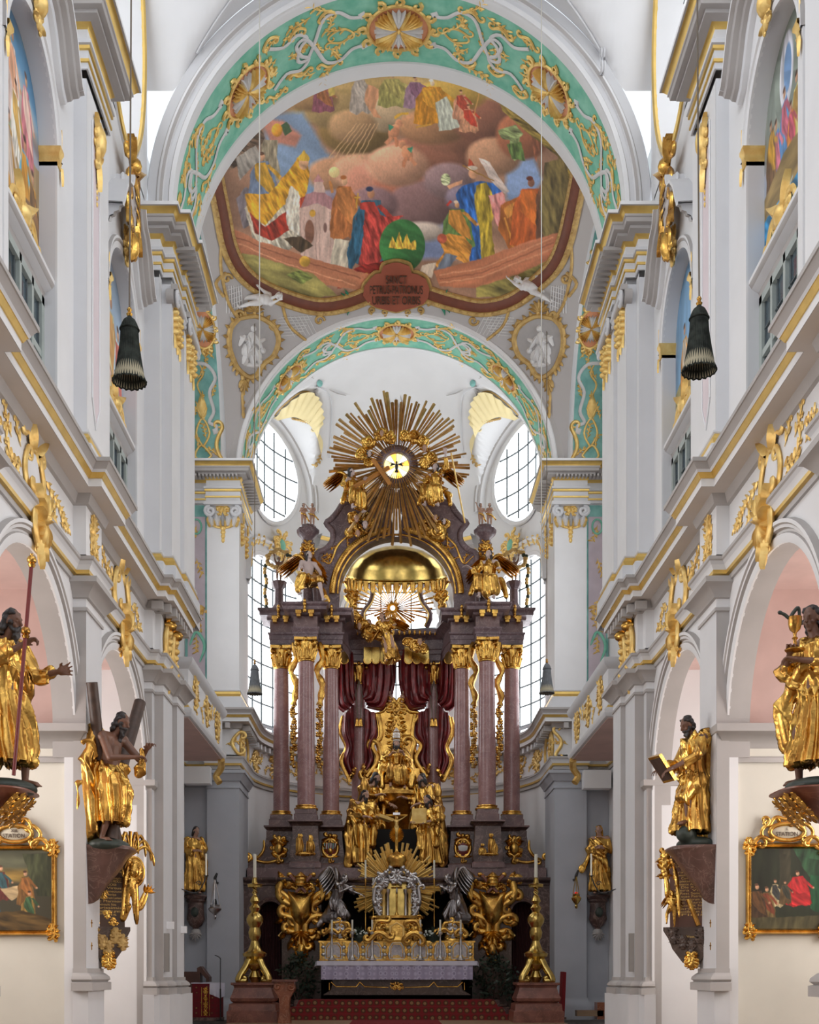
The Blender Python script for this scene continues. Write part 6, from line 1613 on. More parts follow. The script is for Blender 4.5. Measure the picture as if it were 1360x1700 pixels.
# --- James: pilgrim with staff, at the left edge
console('statue_console', 'carved gilt and red marble bracket at the left edge under the pilgrim saint', -4.6, 13.92, 3.80, 1.05, .60, REDM, -1, .33)
r = set_root('saint_statue', 'gilded wooden statue of a bearded pilgrim saint with outstretched hand, at the left edge', 'statue', (-4.62, 13.9, 3.86), math.radians(58), 1.15)
J = dict(BASE); J.update(head=(.02,-.10,1.63), neck=(0,-.04,1.49), look=(.25,-1,-.2), eR=(-.27,-.12,1.17), hR=(-.05,-.34,1.36), eL=(.30,-.10,1.14), hL=(.34,-.42,1.16), kL=(.14,-.16,.52), aL=(.18,-.10,.08), fL=(.3,-1,-.1), nL=(1,0,.3))
rm(make_body(J, curlR=1.0, curlL=.25), .0085, r, 'body', FLESHD, 3)
rm(hairdo(J, beard=.10, long_=.02), .011, r, 'hair_and_beard', HAIR, 1, lambda c: .006*np.sin(c[:, 2]*90+np_noise(c, 20)*3))
mb = MB(); tunic(mb, J, .22, 1.05); sleeves(mb, J, 'RL', .09, .09, .5); mantle(mb, [(-.15,.05,1.48), (.1,-.14,1.15), (.26,-.05,.95), (.25,.1,.8)], .065); mantle(mb, [(-.2,.1,1.4), (-.18,.2,.9), (-.15,.22,.35)], .12); mb.capsule((.12,-.05,.8), (.16,-.16,.35), .15, .10)
rm(mb, .0115, r, 'robe', GOLD, 3, folds(11, .034, 13, 1.4))
mb = MB(ROCK); mb.ell((0, -.02, -.03), (.34, .30, .10)); rm(mb, .02, r, 'ground', ROCK, 2)
r = set_root('pilgrim_staff', 'long red pilgrim staff with gilt knobs held by the saint at the left edge', 'staff', (-4.30, 13.55, 3.9), 0, 1.)
mb = MB(REDM); mb.tube([(-.10, 0, 0.02), (.10, 0.0, 2.38)], .022, mat('red_staff_paint', (.17, .02, .02), .35), 12); simple(mb, 'shaft', r)
for z in (2.42, 1.62):
  mb = MB(GOLD); mb.lathe((-.10+.2*z/2.38, 0, z-.06), [(.0, 0), (.03, .0), (.045, .03), (.03, .045), (.05, .06), (.055, .09), (.04, .12), (.015, .135), (.02, .15), (0, .16)], 16, GOLD); simple(mb, 'knob', r)
# --- John with the chalice, at the right edge
console('statue_console', 'carved gilt and red marble bracket at the right edge under the young saint', 4.6, 13.92, 3.80, 1.05, .60, REDM, 1, .33)
r = set_root('saint_statue', 'gilded wooden statue of a young curly-haired saint with raised chalice, at the right edge', 'statue', (4.76, 13.9, 3.88), math.radians(-58), 1.15)
J = dict(BASE); J.update(head=(-.02,-.06,1.65), look=(.2,-1,-.25), eR=(-.32,-.10,1.14), hR=(-.10,-.28,1.30), eL=(.26,-.14,1.14), hL=(.03,-.31,1.20), kR=(-.15,-.12,.52), aR=(-.20,-.02,.08), fR=(-.4,-1,-.1), kL=(.12,-.02,.5))
rm(make_body(J, curlR=.9, curlL=.7), .0085, r, 'body', FLESHD, 3)
rm(hairdo(J, long_=.05), .011, r, 'hair', HAIR, 1, lambda c: .006*np.sin(c[:, 2]*90+np_noise(c, 20)*3))
mb = MB(); tunic(mb, J, .2, 1.02); sleeves(mb, J, 'RL', .09, .09, .4); mantle(mb, [(.15,.05,1.46), (-.05,-.15,1.15), (-.26,-.08,.95), (-.34,-.1,.75), (-.30,-.05,.45)], .085); mantle(mb, [(.2,.1,1.4), (.18,.2,.9), (.15,.22,.3)], .12)
rm(mb, .0115, r, 'robe', GOLD, 3, folds(15, .034, 13, -1.3))
mb = MB(ROCK); mb.ell((0, 0, -.03), (.34, .30, .10)); rm(mb, .02, r, 'ground', ROCK, 2)
CHY = 13.72; cx_, cz_ = XP(1320, CHY), ZP(1080, CHY)
r = set_root('chalice', 'gilt chalice raised by the young saint at the right edge', 'chalice', (cx_, CHY, cz_), 0, 1.)
mb = MB(BRASS); mb.lathe((0, 0, 0), [(0, 0), (.11, 0), (.115, .012), (.06, .03), (.02, .06), (.018, .12), (.035, .14), (.018, .16), (.02, .2), (.06, .24), (.075, .30), (.08, .38), (.072, .38), (.06, .28), (0, .25)], 24, GOLD); simple(mb, 'cup', r)
r = set_root('snake', 'dark green snake rising out of the chalice at the right edge', 'snake', (cx_, CHY, cz_+.27), 0, 1.)
mb = MB(ROCK); pts = smooth([(.02, 0, 0), (.05, 0, .12), (.03, -.02, .21), (-.02, 0, .16), (-.06, 0, .10), (-.12, 0, .14), (-.20, -.02, .165)], 5); mb.tube(pts, [.016+.006*sin(PI*i/len(pts)) for i in range(len(pts)-3)]+[.024, .02, .006], ROCK, 10); simple(mb, 'body', r)
# --- the two statues in the choir
def pier_console(s, lab):
  X = s*6.0; root = thing('statue_console', (X, 35.9, 4.0), lab, 'console')
  mb = MB(DARKM); pr = [(0, 4.02), (.27, 4.02), (.29, 3.98), (.26, 3.93), (.22, 3.88), (.24, 3.84), (.19, 3.78), (.2, 3.5), (.22, 3.3), (.15, 3.12), (.08, 3.06), (.05, 2.98)]
  mb.lathe((X, 35.95, 0), pr, 20, DARKM, fx=1.25); mb.build('bracket', root)
  mb = MB(ROCK); mb.ell((X, 35.72, 3.5), (.12, .06, .15)); mb.build('boss', root); mb = MB(GREY); shell(mb, (0, 0), .24, frontmap(X, 35.9, 2.88), GREY, 7, PI, 2*PI, .1, .1); obump(mb, (0, 0), .16, .14, frontmap(X, 36.0, 2.9), GREY, h=.2); mb.build('shell_drop', root)
pier_console(-1, 'dark marble bracket under the small gilded statue on the left choir pier'); pier_console(1, 'dark marble bracket under the small gilded statue on the right choir pier')
def draped(name, lab, loc, rz, sc, J, m=GOLD, flesh=FLESH, beard=0., hat=None, female=False, vox=.016, seed=0, extra=None, hair=HAIR, group=None, hem=.08, w=1.05, cat='statue', A=.034, wings=None, sl='RL'):
  r = set_root(name, lab, cat, loc, rz, sc, group)
  JJ = dict(BASE); JJ.update(J)
  rm(make_body(JJ, female, curlR=.5, curlL=.5, hsc=1.2), vox*.8, r, 'body', flesh, 2)
  rm(hairdo(JJ, beard=beard, long_=.08 if female else .02), vox, r, 'hair', hair, 1)
  mb = MB(); tunic(mb, JJ, hem, w); sleeves(mb, JJ, sl, .085, .11, .6)
  if extra: extra(mb)
  rm(mb, vox, r, 'robe', m, 2, folds(seed, A, 10, 1.1))
  if wings:
    for s in (-1, 1): wing(r, s, wings, (0, .12, 1.35), .85, .45)
  return r, JJ
def mit(r, J, m=GOLD):
  h = Vector(J['head'])+V3(0, .02, .07); mb = MB(m)
  mb.lathe(h, [(.088, 0), (.09, .03), (.105, .12), (.10, .2), (.07, .28), (.03, .33), (0, .35)], 20, m, fy=.75); o = simple(mb, 'mitre', r)
def cape(mb): mantle(mb, [(-.15,.1,1.44), (-.2,.18,1.0), (-.2,.2,.5), (-.2,.2,.1)], .12); mantle(mb, [(.15,.1,1.44), (.2,.18,1.0), (.2,.2,.5), (.2,.2,.1)], .12); mantle(mb, [(-.2,-.05,1.42), (-.24,-.14,1.0), (-.2,-.16,.5)], .07); mantle(mb, [(.2,-.05,1.42), (.24,-.14,1.0), (.2,-.16,.5)], .07)
draped('saint_statue', 'small gilded statue of a young man with clasped hands on the left choir pier', (-6.0, 35.72, 4.05), math.radians(20), 1.12, dict(head=(.03,-.06,1.64), look=(.3,-1,-.3), hR=(-.02,-.26,1.12), hL=(.06,-.27,1.12)), seed=21, extra=lambda mb: mantle(mb, [(-.18,.02,1.45), (.1,-.14,1.2), (.22,-.08,.9), (.24,.0,.5), (.2,.05,.25)], .085))
draped('saint_statue', 'small gilded statue of a veiled woman with billowing cloak on the right choir pier', (6.02, 35.72, 4.05), math.radians(-15), 1.14, dict(head=(-.02,-.05,1.64), look=(-.2,-1,-.2), hR=(-.05,-.22,1.2), hL=(.08,-.26,1.16)), seed=23, female=True, hair=GOLD, extra=lambda mb: (mantle(mb, [(-.2,.02,1.42), (-.28,.05,1.0), (-.38,.0,.75), (-.46,-.05,.62)], .08), mantle(mb, [(-.1,-.1,1.0), (.1,-.16,.85), (.22,-.08,.6)], .08)))
# --- winged stucco putti resting on the picture frame
pL = vray(430, 495); pR = vray(885, 488)
putto('putto', 'white stucco putto stretched out on the left of the ceiling picture frame', tuple(pL+V3(.0,-.12,-.45)), math.radians(12), .74, dict(head=(.02,-.25,1.66), look=(0.3,-1,.6), chest=(0,-.0,1.2), eL=(.25,-.22,1.42), hL=(.28,-.45,1.62), eR=(-.28,-.1,1.1), hR=(-.30,-.32,.95), kR=(-.14,.06,.52), aR=(-.1,.2,.1), kL=(.16,-.05,.5), aL=(.2,.05,.1)), tilt=(math.radians(0), math.radians(80)), group=None).location = tuple(pL+V3(-.62,-.35,-.28))
putto('putto', 'white stucco putto with raised arm leaning on the right of the ceiling picture frame', tuple(pR+V3(.55,-.35,-.35)), math.radians(-10), .74, dict(head=(-.02,-.12,1.62), look=(-.3,-1,.3), eR=(-.2,-.1,1.62), hR=(-.16,-.12,1.9), eL=(.28,-.1,1.1), hL=(.30,-.32,.98), kR=(-.14,-.1,.52), kL=(.16,.1,.55), aL=(.2,.25,.25)), tilt=(0, math.radians(-58)))
# ================================================================ THE HIGH ALTAR
def AX(dx, Y): return dx*Y/2000.
HA = thing('high_altar', (0, 37.6, .3), 'towering baroque high altar of dark red marble with gilded columns and sunburst', 'altar')
def part(mb, name, parent=HA, ang=45, **k): return mb.build(name, parent, ang=ang, **k)
mb = MB(DARKM)
zt = 4.5
for s in (-1, 1):
  for (a, b, y0, m) in ((2.32, 3.53, 37.0, BROWNM), (4.24, 4.8, 37.0, DARKM)): mb.box(s*a, s*b, y0, 38.8, .3, zt, m)
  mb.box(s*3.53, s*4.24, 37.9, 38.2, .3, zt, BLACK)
  # door opening head
  for k in range(10):
    t0, t1 = PI*k/10, PI*(k+1)/10; xc = 3.885; r = .355
    x0, x1 = xc-r*cos(t0), xc-r*cos(t1); z0, z1 = 3.55+.35*sin(t0), 3.55+.35*sin(t1)
    V = [(s*x0, 37.05, z0), (s*x1, 37.05, z1), (s*x1, 37.05, zt), (s*x0, 37.05, zt)]; mb.add(V+[(v[0], 37.5, v[2]) for v in V], [(0,1,2,3), (0,1,5,4)], DARKM)
  mb.arc((s*3.885, 37.04, 3.55), .355, (1,0,0), (0,0,1), (0,-1,0), [(0,-.1), (0,.05), (.07,.07), (.12,.03), (.13,0)], 0, PI, 16, [DARKM]*4)
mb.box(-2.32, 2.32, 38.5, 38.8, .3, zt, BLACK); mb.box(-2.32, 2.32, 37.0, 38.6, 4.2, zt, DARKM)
pth = [(4.8, 38.2), (4.8, 37.0), (-4.8, 37.0), (-4.8, 38.2)]
mb.plan(pth, [(0, 4.38), (.05, 4.4), (.06, 4.46), (.16, 4.52), (.18, 4.56), (.18, 4.62), (-.9, 4.64)], [DARKM]*6, 1)
part(mb, 'base')
for s in (-1, 1):
  mb = MB(CRIMS); G = [[(s*(3.56+.65*j/20), 37.6+.04*sin(j*2.1), .3+3.6*i/3) for j in range(21)] for i in range(4)]; mb.grid(G, mat('dark_red_curtain%d' % s, (.05, .012, .012), .8)); part(mb, 'doorway_curtain')
# plinth course and pedestals
mb = MB(DARKM)
mb.box(-4.66, 4.66, 37.5, 39.6, 4.62, 4.97, MARB)
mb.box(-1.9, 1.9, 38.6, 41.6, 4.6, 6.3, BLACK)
part(mb, 'plinth_course')
COLS = [(2.85, 38.0, .275, 0), (3.69, 38.7, .262, 1), (2.10, 38.7, .262, 1)]
for s in (-1, 1):
  for i, (x, y, w, z1) in enumerate(((2.85, 37.95, .90, 6.46), (2.10, 38.55, .86, 6.36), (3.69, 38.55, .86, 6.36))):
    mb = MB(DARKM); h = w/2; Y0 = y-h; X0, X1 = s*x-h, s*x+h
    pl = [(X1, y+h), (X1, Y0), (X0, Y0), (X0, y+h)]
    mb.plan(pl, [(.05, 4.97), (.05, 5.12), (.0, 5.16), (-.01, 5.2), (.03, 5.34), (-.01, 5.6), (-.05, 6.0), (-.05, z1-.18), (-.02, z1-.16), (.03, z1-.08), (.08, z1-.05), (.08, z1), (-.4, z1)], [MARB, MARB, DARKM, DARKM, DARKM, DARKM, DARKM, DARKM, DARKM, DARKM, MARB, MARB], 1)
    mb.plan([(s*x+.36, y+.36), (s*x+.36, y-.36), (s*x-.36, y-.36), (s*x-.36, y+.36)], [(0, z1-.01), (0, z1+.20), (-.03, z1+.22), (-.03, z1+.36), (-.36, z1+.36)], [MARB]*4, 1)
    pd = part(mb, 'pedestal')
  # outer console wing with scroll
  mb = MB(DARKM); o_ = [(4.12, 6.2), (4.12, 6.0), (4.2, 5.6), (4.35, 5.4), (4.58, 5.28), (4.74, 5.26), (4.74, 4.97), (3.9, 4.97), (3.9, 6.2)]
  mb.prism([(s*a, b) for a, b in o_], 38.1, 38.6, DARKM); part(mb, 'console_wing')
  mb = MB(GOLD); mp = frontmap(0, 38.1, 0)
  otube(mb, smooth([(s*4.2, 5.9), (s*4.2, 5.6), (s*4.38, 5.35), (s*4.6, 5.28)]), .05, mp, GOLD); otube(mb, spir((s*4.72, 5.36), .13, -PI/2, 1.4, -s if s < 0 else 1, 20, .2), .055, mp, GOLD, taper=False)
  mp = frontmap(s*3.72, 38.12, 5.62); rocaille(mb, (0, 0), .66, .74, mp, GOLD, 5, .05, .8); obump(mb, (0, 0), .17, .24, mp, GOLD, h=.14, n=14)
  otube(mb, cscroll((s*.05, -.36), (s*.75, -.36), -.1*s, .12), .05, mp, GOLD); part(mb, 'shell_cartouche', ang=60)
  # relief on the middle pedestal, coat of arms on the inner one
  mb = MB(GOLD); mp = frontmap(s*2.85, 37.52, 5.66); rn = random.Random(3+s)
  for (x, z, rx, rz_) in ((-.18, .0, .12, .34), (-.16, .30, .07, .08), (.16, -.05, .14, .26), (.17, .22, .06, .14), (.0, -.26, .34, .09)) if s < 0 else ((.1, .0, .12, .28), (.08, .32, .06, .07), (-.2, -.18, .12, .15), (-.19, .02, .05, .05), (.2, -.1, .08, .22), (.0, -.27, .32, .07)):
    obump(mb, (x, z), rx, rz_, mp, GOLD, h=.12, n=12)
    for k in range(5): otube(mb, [(x+rx*(k-2)*.35, z+rz_*.7), (x+rx*(k-2)*.45+.02, z), (x+rx*(k-2)*.4, z-rz_*.8)], .02, lambda u, v, h: mp(u, v, h+.09), GOLD)
  part(mb, 'figure_relief', ang=60)
  mb = MB(GOLD); mp = frontmap(s*2.10, 38.14, 5.64); otube(mb, ring_pts((0, 0), .24, .29, 24), .055, mp, GOLD, taper=False); rocaille(mb, (0, 0), .62, .8, mp, GOLD, 9, .04, .9); obump(mb, (0, .38), .1, .1, mp, GOLD, h=.14)
  arm_ = part(mb, 'arms_border', ang=60)
  mb = MB(STUCW)
  if s < 0:
    obump(mb, (0, 0), .23, .27, mp, MATS['red_staff_paint'], h=.07, n=20)
    for k in range(6): otube(mb, [(-.18+.07*k, .16), (-.19+.07*k, -.02)], .02, lambda u, v, h: mp(u, v, h+.05), STUCW if k % 2 else TEAL2, taper=False)
    obump(mb, (0, -.08), .08, .10, lambda u, v, h: mp(u, v, h+.06), GOLD, h=.04)
  else:
    obump(mb, (0, 0), .23, .27, mp, MATS['red_staff_paint'], h=.07, n=20); obump(mb, (0, 0), .2, .11, lambda u, v, h: mp(u, v, h+.05), STUCW, h=.03)
  q = part(mb, 'shield', arm_)
# columns with capitals
def comp_capital(mb, c, r, h, m=GOLD):
  """composite capital: leafy bell, volutes, abacus"""
  x, y, z = c
  mb.lathe((x, y, z), [(r*.98, 0), (r*1.08, .02), (r*1.08, .05), (r*.96, .07), (r*.95, h*.3), (r*1.02, h*.55), (r*1.25, h*.78), (r*1.2, h*.85), (0, h*.86)], 20, m)
  for row, (n, z0, L, w) in enumerate(((9, .08, h*.42, .15), (9, .16, h*.5, .14))):
    for k in range(n):
      a = 2*PI*(k+.5*row)/n; dx, dy = cos(a), sin(a)
      pts = [(x+dx*r*.98, y+dy*r*.98, z+z0), (x+dx*r*1.08, y+dy*r*1.08, z+z0+L*.55), (x+dx*r*1.22, y+dy*r*1.22, z+z0+L*.9), (x+dx*r*1.4, y+dy*r*1.4, z+z0+L*.95), (x+dx*r*1.44, y+dy*r*1.44, z+z0+L*.78)]
      mb.tube(pts, [w*.28, w*.42, w*.36, w*.28, w*.1], m, 6, sq=.55)
  for k in range(4):
    a = PI/4+PI/2*k; dx, dy = cos(a), sin(a); cx_, cy_, cz_ = x+dx*r*1.5, y+dy*r*1.5, z+h*.74; R = r*.36
    pts = [(cx_+dx*R*q[0], cy_+dy*R*q[0], cz_+R*q[1]) for q in spir((0, 0), 1., PI*.75, 1.5, -1, 18, .2)]
    mb.tube(pts, r*.14, m, 6); mb.ell((cx_, cy_, cz_), (r*.2, r*.2, r*.2), m, 8, 6)
  ab = []
  for k in range(4):
    a = PI/4+PI/2*k; b = a+PI/4
    ab += [(x+cos(a)*r*2.0+0*.1, y+sin(a)*r*2.0), (x+cos(b)*r*1.22, y+sin(b)*r*1.22)]
  z0, z1 = z+h*.88, z+h
  V = [(p[0], p[1], z0) for p in ab]+[(p[0], p[1], z1) for p in ab]; n = 8
  mb.add(V, [tuple(range(n-1, -1, -1)), tuple(range(n, 2*n))]+[(i, (i+1) % n, (i+1) % n+n, i+n) for i in range(n)], m)
  for k in range(4): b = PI/2*k; mb.ell((x+cos(b)*r*1.25, y+sin(b)*r*1.25, z+h*.92), (r*.28, r*.28, r*.3), m, 8, 6)
def column(X, Y, r, z0, z1, capn=.70):
  mb = MB(MARBC)
  H = z1-z0-.16-capn; mb.lathe((X, Y, z0+.14), [(r*1.02, 0), (r, .05), (r*1.0, H*.35), (r*.93, H*.8), (r*.87, H+.02)], 32, MARBC)
  c = part(mb, 'column')
  mb = MB(GOLD); mb.lathe((X, Y, z0), [(r*1.35, 0), (r*1.38, .03), (r*1.35, .06), (r*1.15, .075), (r*1.12, .1), (r*1.22, .115), (r*1.2, .14), (r*1.0, .155)], 32, GOLD); part(mb, 'base_ring', c)
  mb = MB(GOLD); comp_capital(mb, (X, Y, z1-capn), r*.9, capn); part(mb, 'capital', c, ang=60)
  return c
for s in (-1, 1):
  column(s*2.85, 37.95, .275, 6.82, 12.20, .73)
  column(s*3.69, 38.6, .262, 6.72, 12.12, .72); column(s*2.10, 38.6, .262, 6.72, 12.12, .72)
  column(s*1.25, 40.5, .25, 6.3, 12.10, .75)
mb = MB(DARKM);
for s in (-1, 1): mb.box(s*.85, s*1.65, 40.1, 40.9, 4.6, 6.3, DARKM)
part(mb, 'rear_pedestal')
# entablature over each triad
ENTP = [(.0, 12.14), (.03, 12.14), (.03, 12.28), (.05, 12.29), (.05, 12.42), (.09, 12.46), (.09, 12.5), (.02, 12.52), (.02, 12.84), (.05, 12.86), (.10, 12.88), (.12, 12.95), (.30, 12.98), (.32, 12.98), (.32, 13.08), (.36, 13.12), (.38, 13.14), (.38, 13.2), (-.6, 13.2)]
for s in (-1, 1):
  xa, xb = s*1.75, s*4.0; yf = 38.3
  mb = MB(PURP)
  pth = [(s*4.0, 39.2), (s*4.0, yf), (s*3.2, yf), (s*3.2, yf-.62), (s*2.5, yf-.62), (s*2.5, yf), (s*1.75, yf), (s*1.75, 39.2)]
  mb.plan(pth, ENTP, [PURP, PURP, PURP, PURP, PURP, PURP, PURP, MARB, PURP, PURP, PURP, PURP, PURP, PURP, PURP, PURP, PURP, PURP], s)
  mb.box(s*1.76, s*3.99, 38.32, 39.2, 12.16, 13.19, PURP); mb.box(s*2.51, s*3.19, 37.7, 38.4, 12.18, 13.19, PURP)
  ent = part(mb, 'entablature')
  mb = MB(GOLD)
  for (x, y) in ((3.85, 38.0), (3.5, 38.0), (2.2, 38.0), (1.9, 38.0), (3.05, 37.38), (2.66, 37.38)): mb.box(s*x-.09, s*x+.09, y, y+.28, 12.86, 12.97, GOLD); mb.box(s*x-.06, s*x+.06, y+.02, y+.2, 12.78, 12.87, GOLD)
  part(mb, 'gilt_bracket', ent)
  mb = MB(GOLD)
  for (x, y) in ((2.85, 37.28), (3.72, 37.9), (2.05, 37.9)):
    for k in range(4): mb.ell((s*x, y, 13.22-.10*k), (.05+.015*(k % 2), .06, .07), GOLD, 8, 6)
  part(mb, 'gilt_mask', ent)
  # receding entablature to the rear columns
  mb = MB(PURP); pth = [(s*1.75, 38.6), (s*1.6, 39.4), (s*1.55, 40.15), (s*.9, 40.2), (s*.0, 40.35)]
  mb.plan(pth, [(0, 12.1), (.03, 12.1), (.03, 12.3), (.06, 12.32), (.06, 12.45), (.0, 12.5), (.0, 12.8), (.1, 12.88), (.26, 12.95), (.28, 13.1), (-.3, 13.12)], [PURP]*10, s)
  mb.box(s*1.0, s*1.5, 40.2, 40.75, 12.05, 13.0, PURP); part(mb, 'rear_entablature')
  mb = MB(GOLD)
  for k in range(9): x = .1+.17*k; mb.ell((s*x, 39.95, 12.98), (.045, .05, .09), GOLD, 8, 6)
  part(mb, 'gilt_bracket')
  # lambrequins (gilt scalloped valance)
  for k, x in enumerate((1.72, .95, .68, .40)):
    mb = MB(GOLD); o_ = [(x-.13, 12.5), (x+.13, 12.5), (x+.13, 12.1)]+[(x+.13*cos(PI*j/8), 12.08-.14*sin(PI*j/8)) for j in range(9)]+[(x-.13, 12.1)]
    mb.prism([(s*a, b) for a, b in o_], 39.95, 40.02, BRASS); otube(mb, [(s*a, b) for a, b in o_[2:]], .02, frontmap(0, 39.94, 0), GOLD, taper=False); part(mb, 'lambrequin', ang=30)
# upper arched gable
AC_, AZ = (0, 38.1), ZP(985, 38.2)
def G2(px, py, Y=38.2): return (AX(px-658, Y), ZP(py, Y))
left = [(525, 1003), (523, 975), (524, 940), (526, 918), (536, 913), (546, 905), (552, 894), (551, 880), (541, 868), (550, 860), (560, 848), (568, 836), (580, 832), (600, 832), (618, 826), (630, 815), (641, 811), (650, 815), (654, 823), (654, 838), (647, 846)]
R_in = AX(95, 38.2)
for s in (-1, 1):
  o_ = [G2(*p) for p in left]; o_ = o_+[(-.05, AZ+R_in)]+[(-R_in*sin(PI/2*k/16), AZ+R_in*cos(PI/2*k/16)) for k in range(17)]+[(-R_in, 13.25)]
  o_ = [(-s*a if s > 0 else a, b) for a, b in o_]
  mb = MB(PURP); mb.prism(o_, 38.25, 38.75, PURP); part(mb, 'gable', ang=30)
  mb = MB(PURP); ol = [((-p[0] if s > 0 else p[0]), p[1]) for p in [G2(*q) for q in left]]
  otube(mb, smooth(ol, 3), .09, frontmap(0, 38.25, 0), PURP, taper=False, h=.02)
  cc = G2(641, 827); otube(mb, spir((s*-1*-cc[0] if s > 0 else cc[0], cc[1]), .24, PI/2, 1.9, 1 if s < 0 else -1, 34, .12), .085, frontmap(0, 38.2, 0), PURP, taper=False, h=.1)
  if s > 0: pass
  part(mb, 'scroll_moulding', ang=60)
  mb = MB(GOLD)
  for (rr, ww) in ((107, .10),):
    R = AX(rr, 38.2); pts = [(s*R*sin(PI/2*k/22), AZ+R*cos(PI/2*k/22)) for k in range(2, 23)]
    otube(mb, pts, ww, frontmap(0, 38.25, 0), GOLD, taper=False)
    for k in range(44): t = .12+1.42*k/43; obump(mb, (s*R*sin(t), AZ+R*cos(t)), .06, .06, frontmap(0, 38.2, 0), GOLD, h=.09, n=6)
  R = AX(98, 38.2); otube(mb, [(s*R*sin(PI/2*k/22), AZ+R*cos(PI/2*k/22)) for k in range(23)], .035, frontmap(0, 38.25, 0), GOLD, taper=False)
  part(mb, 'gilt_arch_moulding', ang=60)
  mb = MB(GOLD); mp = frontmap(0, 38.25, 0)
  pts = [G2(*p) for p in ((533, 925), (545, 935), (552, 925), (560, 905), (575, 890), (590, 880))]; pts = [((-a if s > 0 else a), b) for a, b in pts]
  otube(mb, smooth(pts), .035, mp, GOLD)
  for k, p in enumerate(pts): spray(mb, p, 1.0+k, .34, mp, 200+k, GOLD, .018)
  part(mb, 'gilt_filigree', ang=60)
# gilt canopy with hanging lambrequins
mb = MB(BRASS); cz = ZP(955, 39.3)
mb.lathe((0, 0, 0), [(1.62, -.12), (1.66, -.08), (1.62, -.04), (1.66, .0), (1.60, .05), (1.5, .28), (1.25, .55), (.85, .78), (.4, .9), (0, .94)], 44, BRASS, fy=.62)
mb.xf(Matrix.Translation((0, 39.35, cz)) @ Matrix.Rotation(math.radians(27), 4, 'X')); can = part(mb, 'canopy')
mb = MB(GOLD)
for k in range(19):
  t = PI+PI*(k+.5)/19; x, y = 1.6*cos(t), 39.35+.90*sin(t); z = cz-.16+.46*sin(t)
  mb.tube([(x, y, z+.1), (x, y, z-.06), (x, y, z-.2), (x, y, z-.26)], [.09, .085, .06, .01], GOLD, 8, sq=.5)
part(mb, 'lambrequins', can)
# rays of the rear glory against the window
mb = MB(GOLD); c = G2(652, 1008, 40.9); rn = random.Random(4)
for k in range(46):
  a = PI*2*k/46+rn.uniform(-.02, .02); r0, r1 = .10, rn.uniform(1.3, 1.95)
  if sin(a) < -.35: r1 *= .45
  mb.tube([(c[0]+r0*cos(a), 41.0, c[1]+r0*sin(a)), (c[0]+r1*cos(a), 41.0, c[1]+r1*sin(a))], [.012, .04], GOLD, 4)
mb.tube([(c[0]+.13*cos(t), 41.0, c[1]+.13*sin(t)) for t in [2*PI*k/24 for k in range(25)]], .05, GOLD, 6); part(mb, 'rear_rays', ang=30)
for s in (-1, 1):   # S-shaped supports of the canopy
  mb = MB(PURP); pts = smooth([(s*1.0, 39.9, 13.15), (s*1.12, 39.7, 13.5), (s*.86, 39.7, 13.9), (s*.78, 39.7, 14.3), (s*.9, 39.7, 14.6)]); mb.tube(pts, .09, PURP, 8); part(mb, 'scroll_bracket')
  mb = MB(GOLD); mb.tube([tuple(Vector(p)+V3(-s*.07, -.09, 0)) for p in pts], .03, GOLDL, 6); rocaille(mb, (0, 0), .5, .9, frontmap(s*1.45, 39.2, 14.1), GOLD, 5, .06, .8); part(mb, 'bracket_gilding', ang=60)
# great sunburst with the glass dove
GX, GZ = G2(658, 775, 38.0); GY = 38.0
SB = thing('sunburst', (GX, GY, GZ), 'huge gilded sunburst with glowing yellow dove window crowning the high altar', 'sunburst')
mb = MB(SUNB); rn = random.Random(8); px_ = 38.0/2000
for k in range(104):
  a = 2*PI*k/104+rn.uniform(-.015, .015); dn = -sin(a)
  if dn > .80: L = rn.uniform(112, 142)
  elif dn > .28: L = rn.uniform(80, 100)
  else: L = rn.uniform(100, 128)*(1-.05*abs(cos(a)))
  w = rn.uniform(1.1, 1.9); r0 = 34
  p = lambda r, y: (GX+r*px_*cos(a), y, GZ+r*px_*sin(a))
  ya = GY-.02-rn.uniform(0, .2) if dn <= .28 else GY-.28-rn.uniform(0, .12)
  mb.tube([p(r0, ya), p(L*.6, ya), p(L, ya-.03)], [.012, w*px_*1.1, w*px_*1.5], SUNB, 4)
  if k % 2 == 0:
    mb.tube([p(24, ya-.05), p(46, ya-.05)], [.01, .022], SUNB, 4)
mb.build('rays', SB, ang=20)
mb = MB(PURP); mb.tube([(GX+.50*cos(t), GY-.05, GZ+.50*sin(t)) for t in [2*PI*k/36 for k in range(37)]], .11, PURP, 8); mb.tube([(GX+.64*cos(t), GY-.02, GZ+.64*sin(t)) for t in [2*PI*k/36 for k in range(37)]], .05, PURP, 8); mb.build('dark_ring', SB)
mb = MB(AMBER); r = .40
for k in range(12):
  t0, t1 = 2*PI*k/12+.03, 2*PI*(k+1)/12-.03; m = AMBER if k % 3 else AMBERO
  if k in (1, 4, 7, 10): m = mat('pale_yellow_glass%d' % k, (.9, .9, .6), .3, emit=(1., .97, .7), estr=1.5)
  mb.add([(GX+.04*cos((t0+t1)/2), GY-.05, GZ+.04*sin((t0+t1)/2))]+[(GX+r*cos(t0+(t1-t0)*j/4), GY-.05, GZ+r*sin(t0+(t1-t0)*j/4)) for j in range(5)], [(0,1,2,3,4,5)], m)
mb.build('glass_disc', SB)
mb = MB(IRON); mb.ell((GX, GY-.1, GZ-.04), (.05, .05, .12)); mb.ell((GX, GY-.1, GZ+.10), .035); mb.tube([(GX, GY-.1, GZ-.12), (GX, GY-.1, GZ-.22)], [.03, .07], IRON, 6, sq=.3)
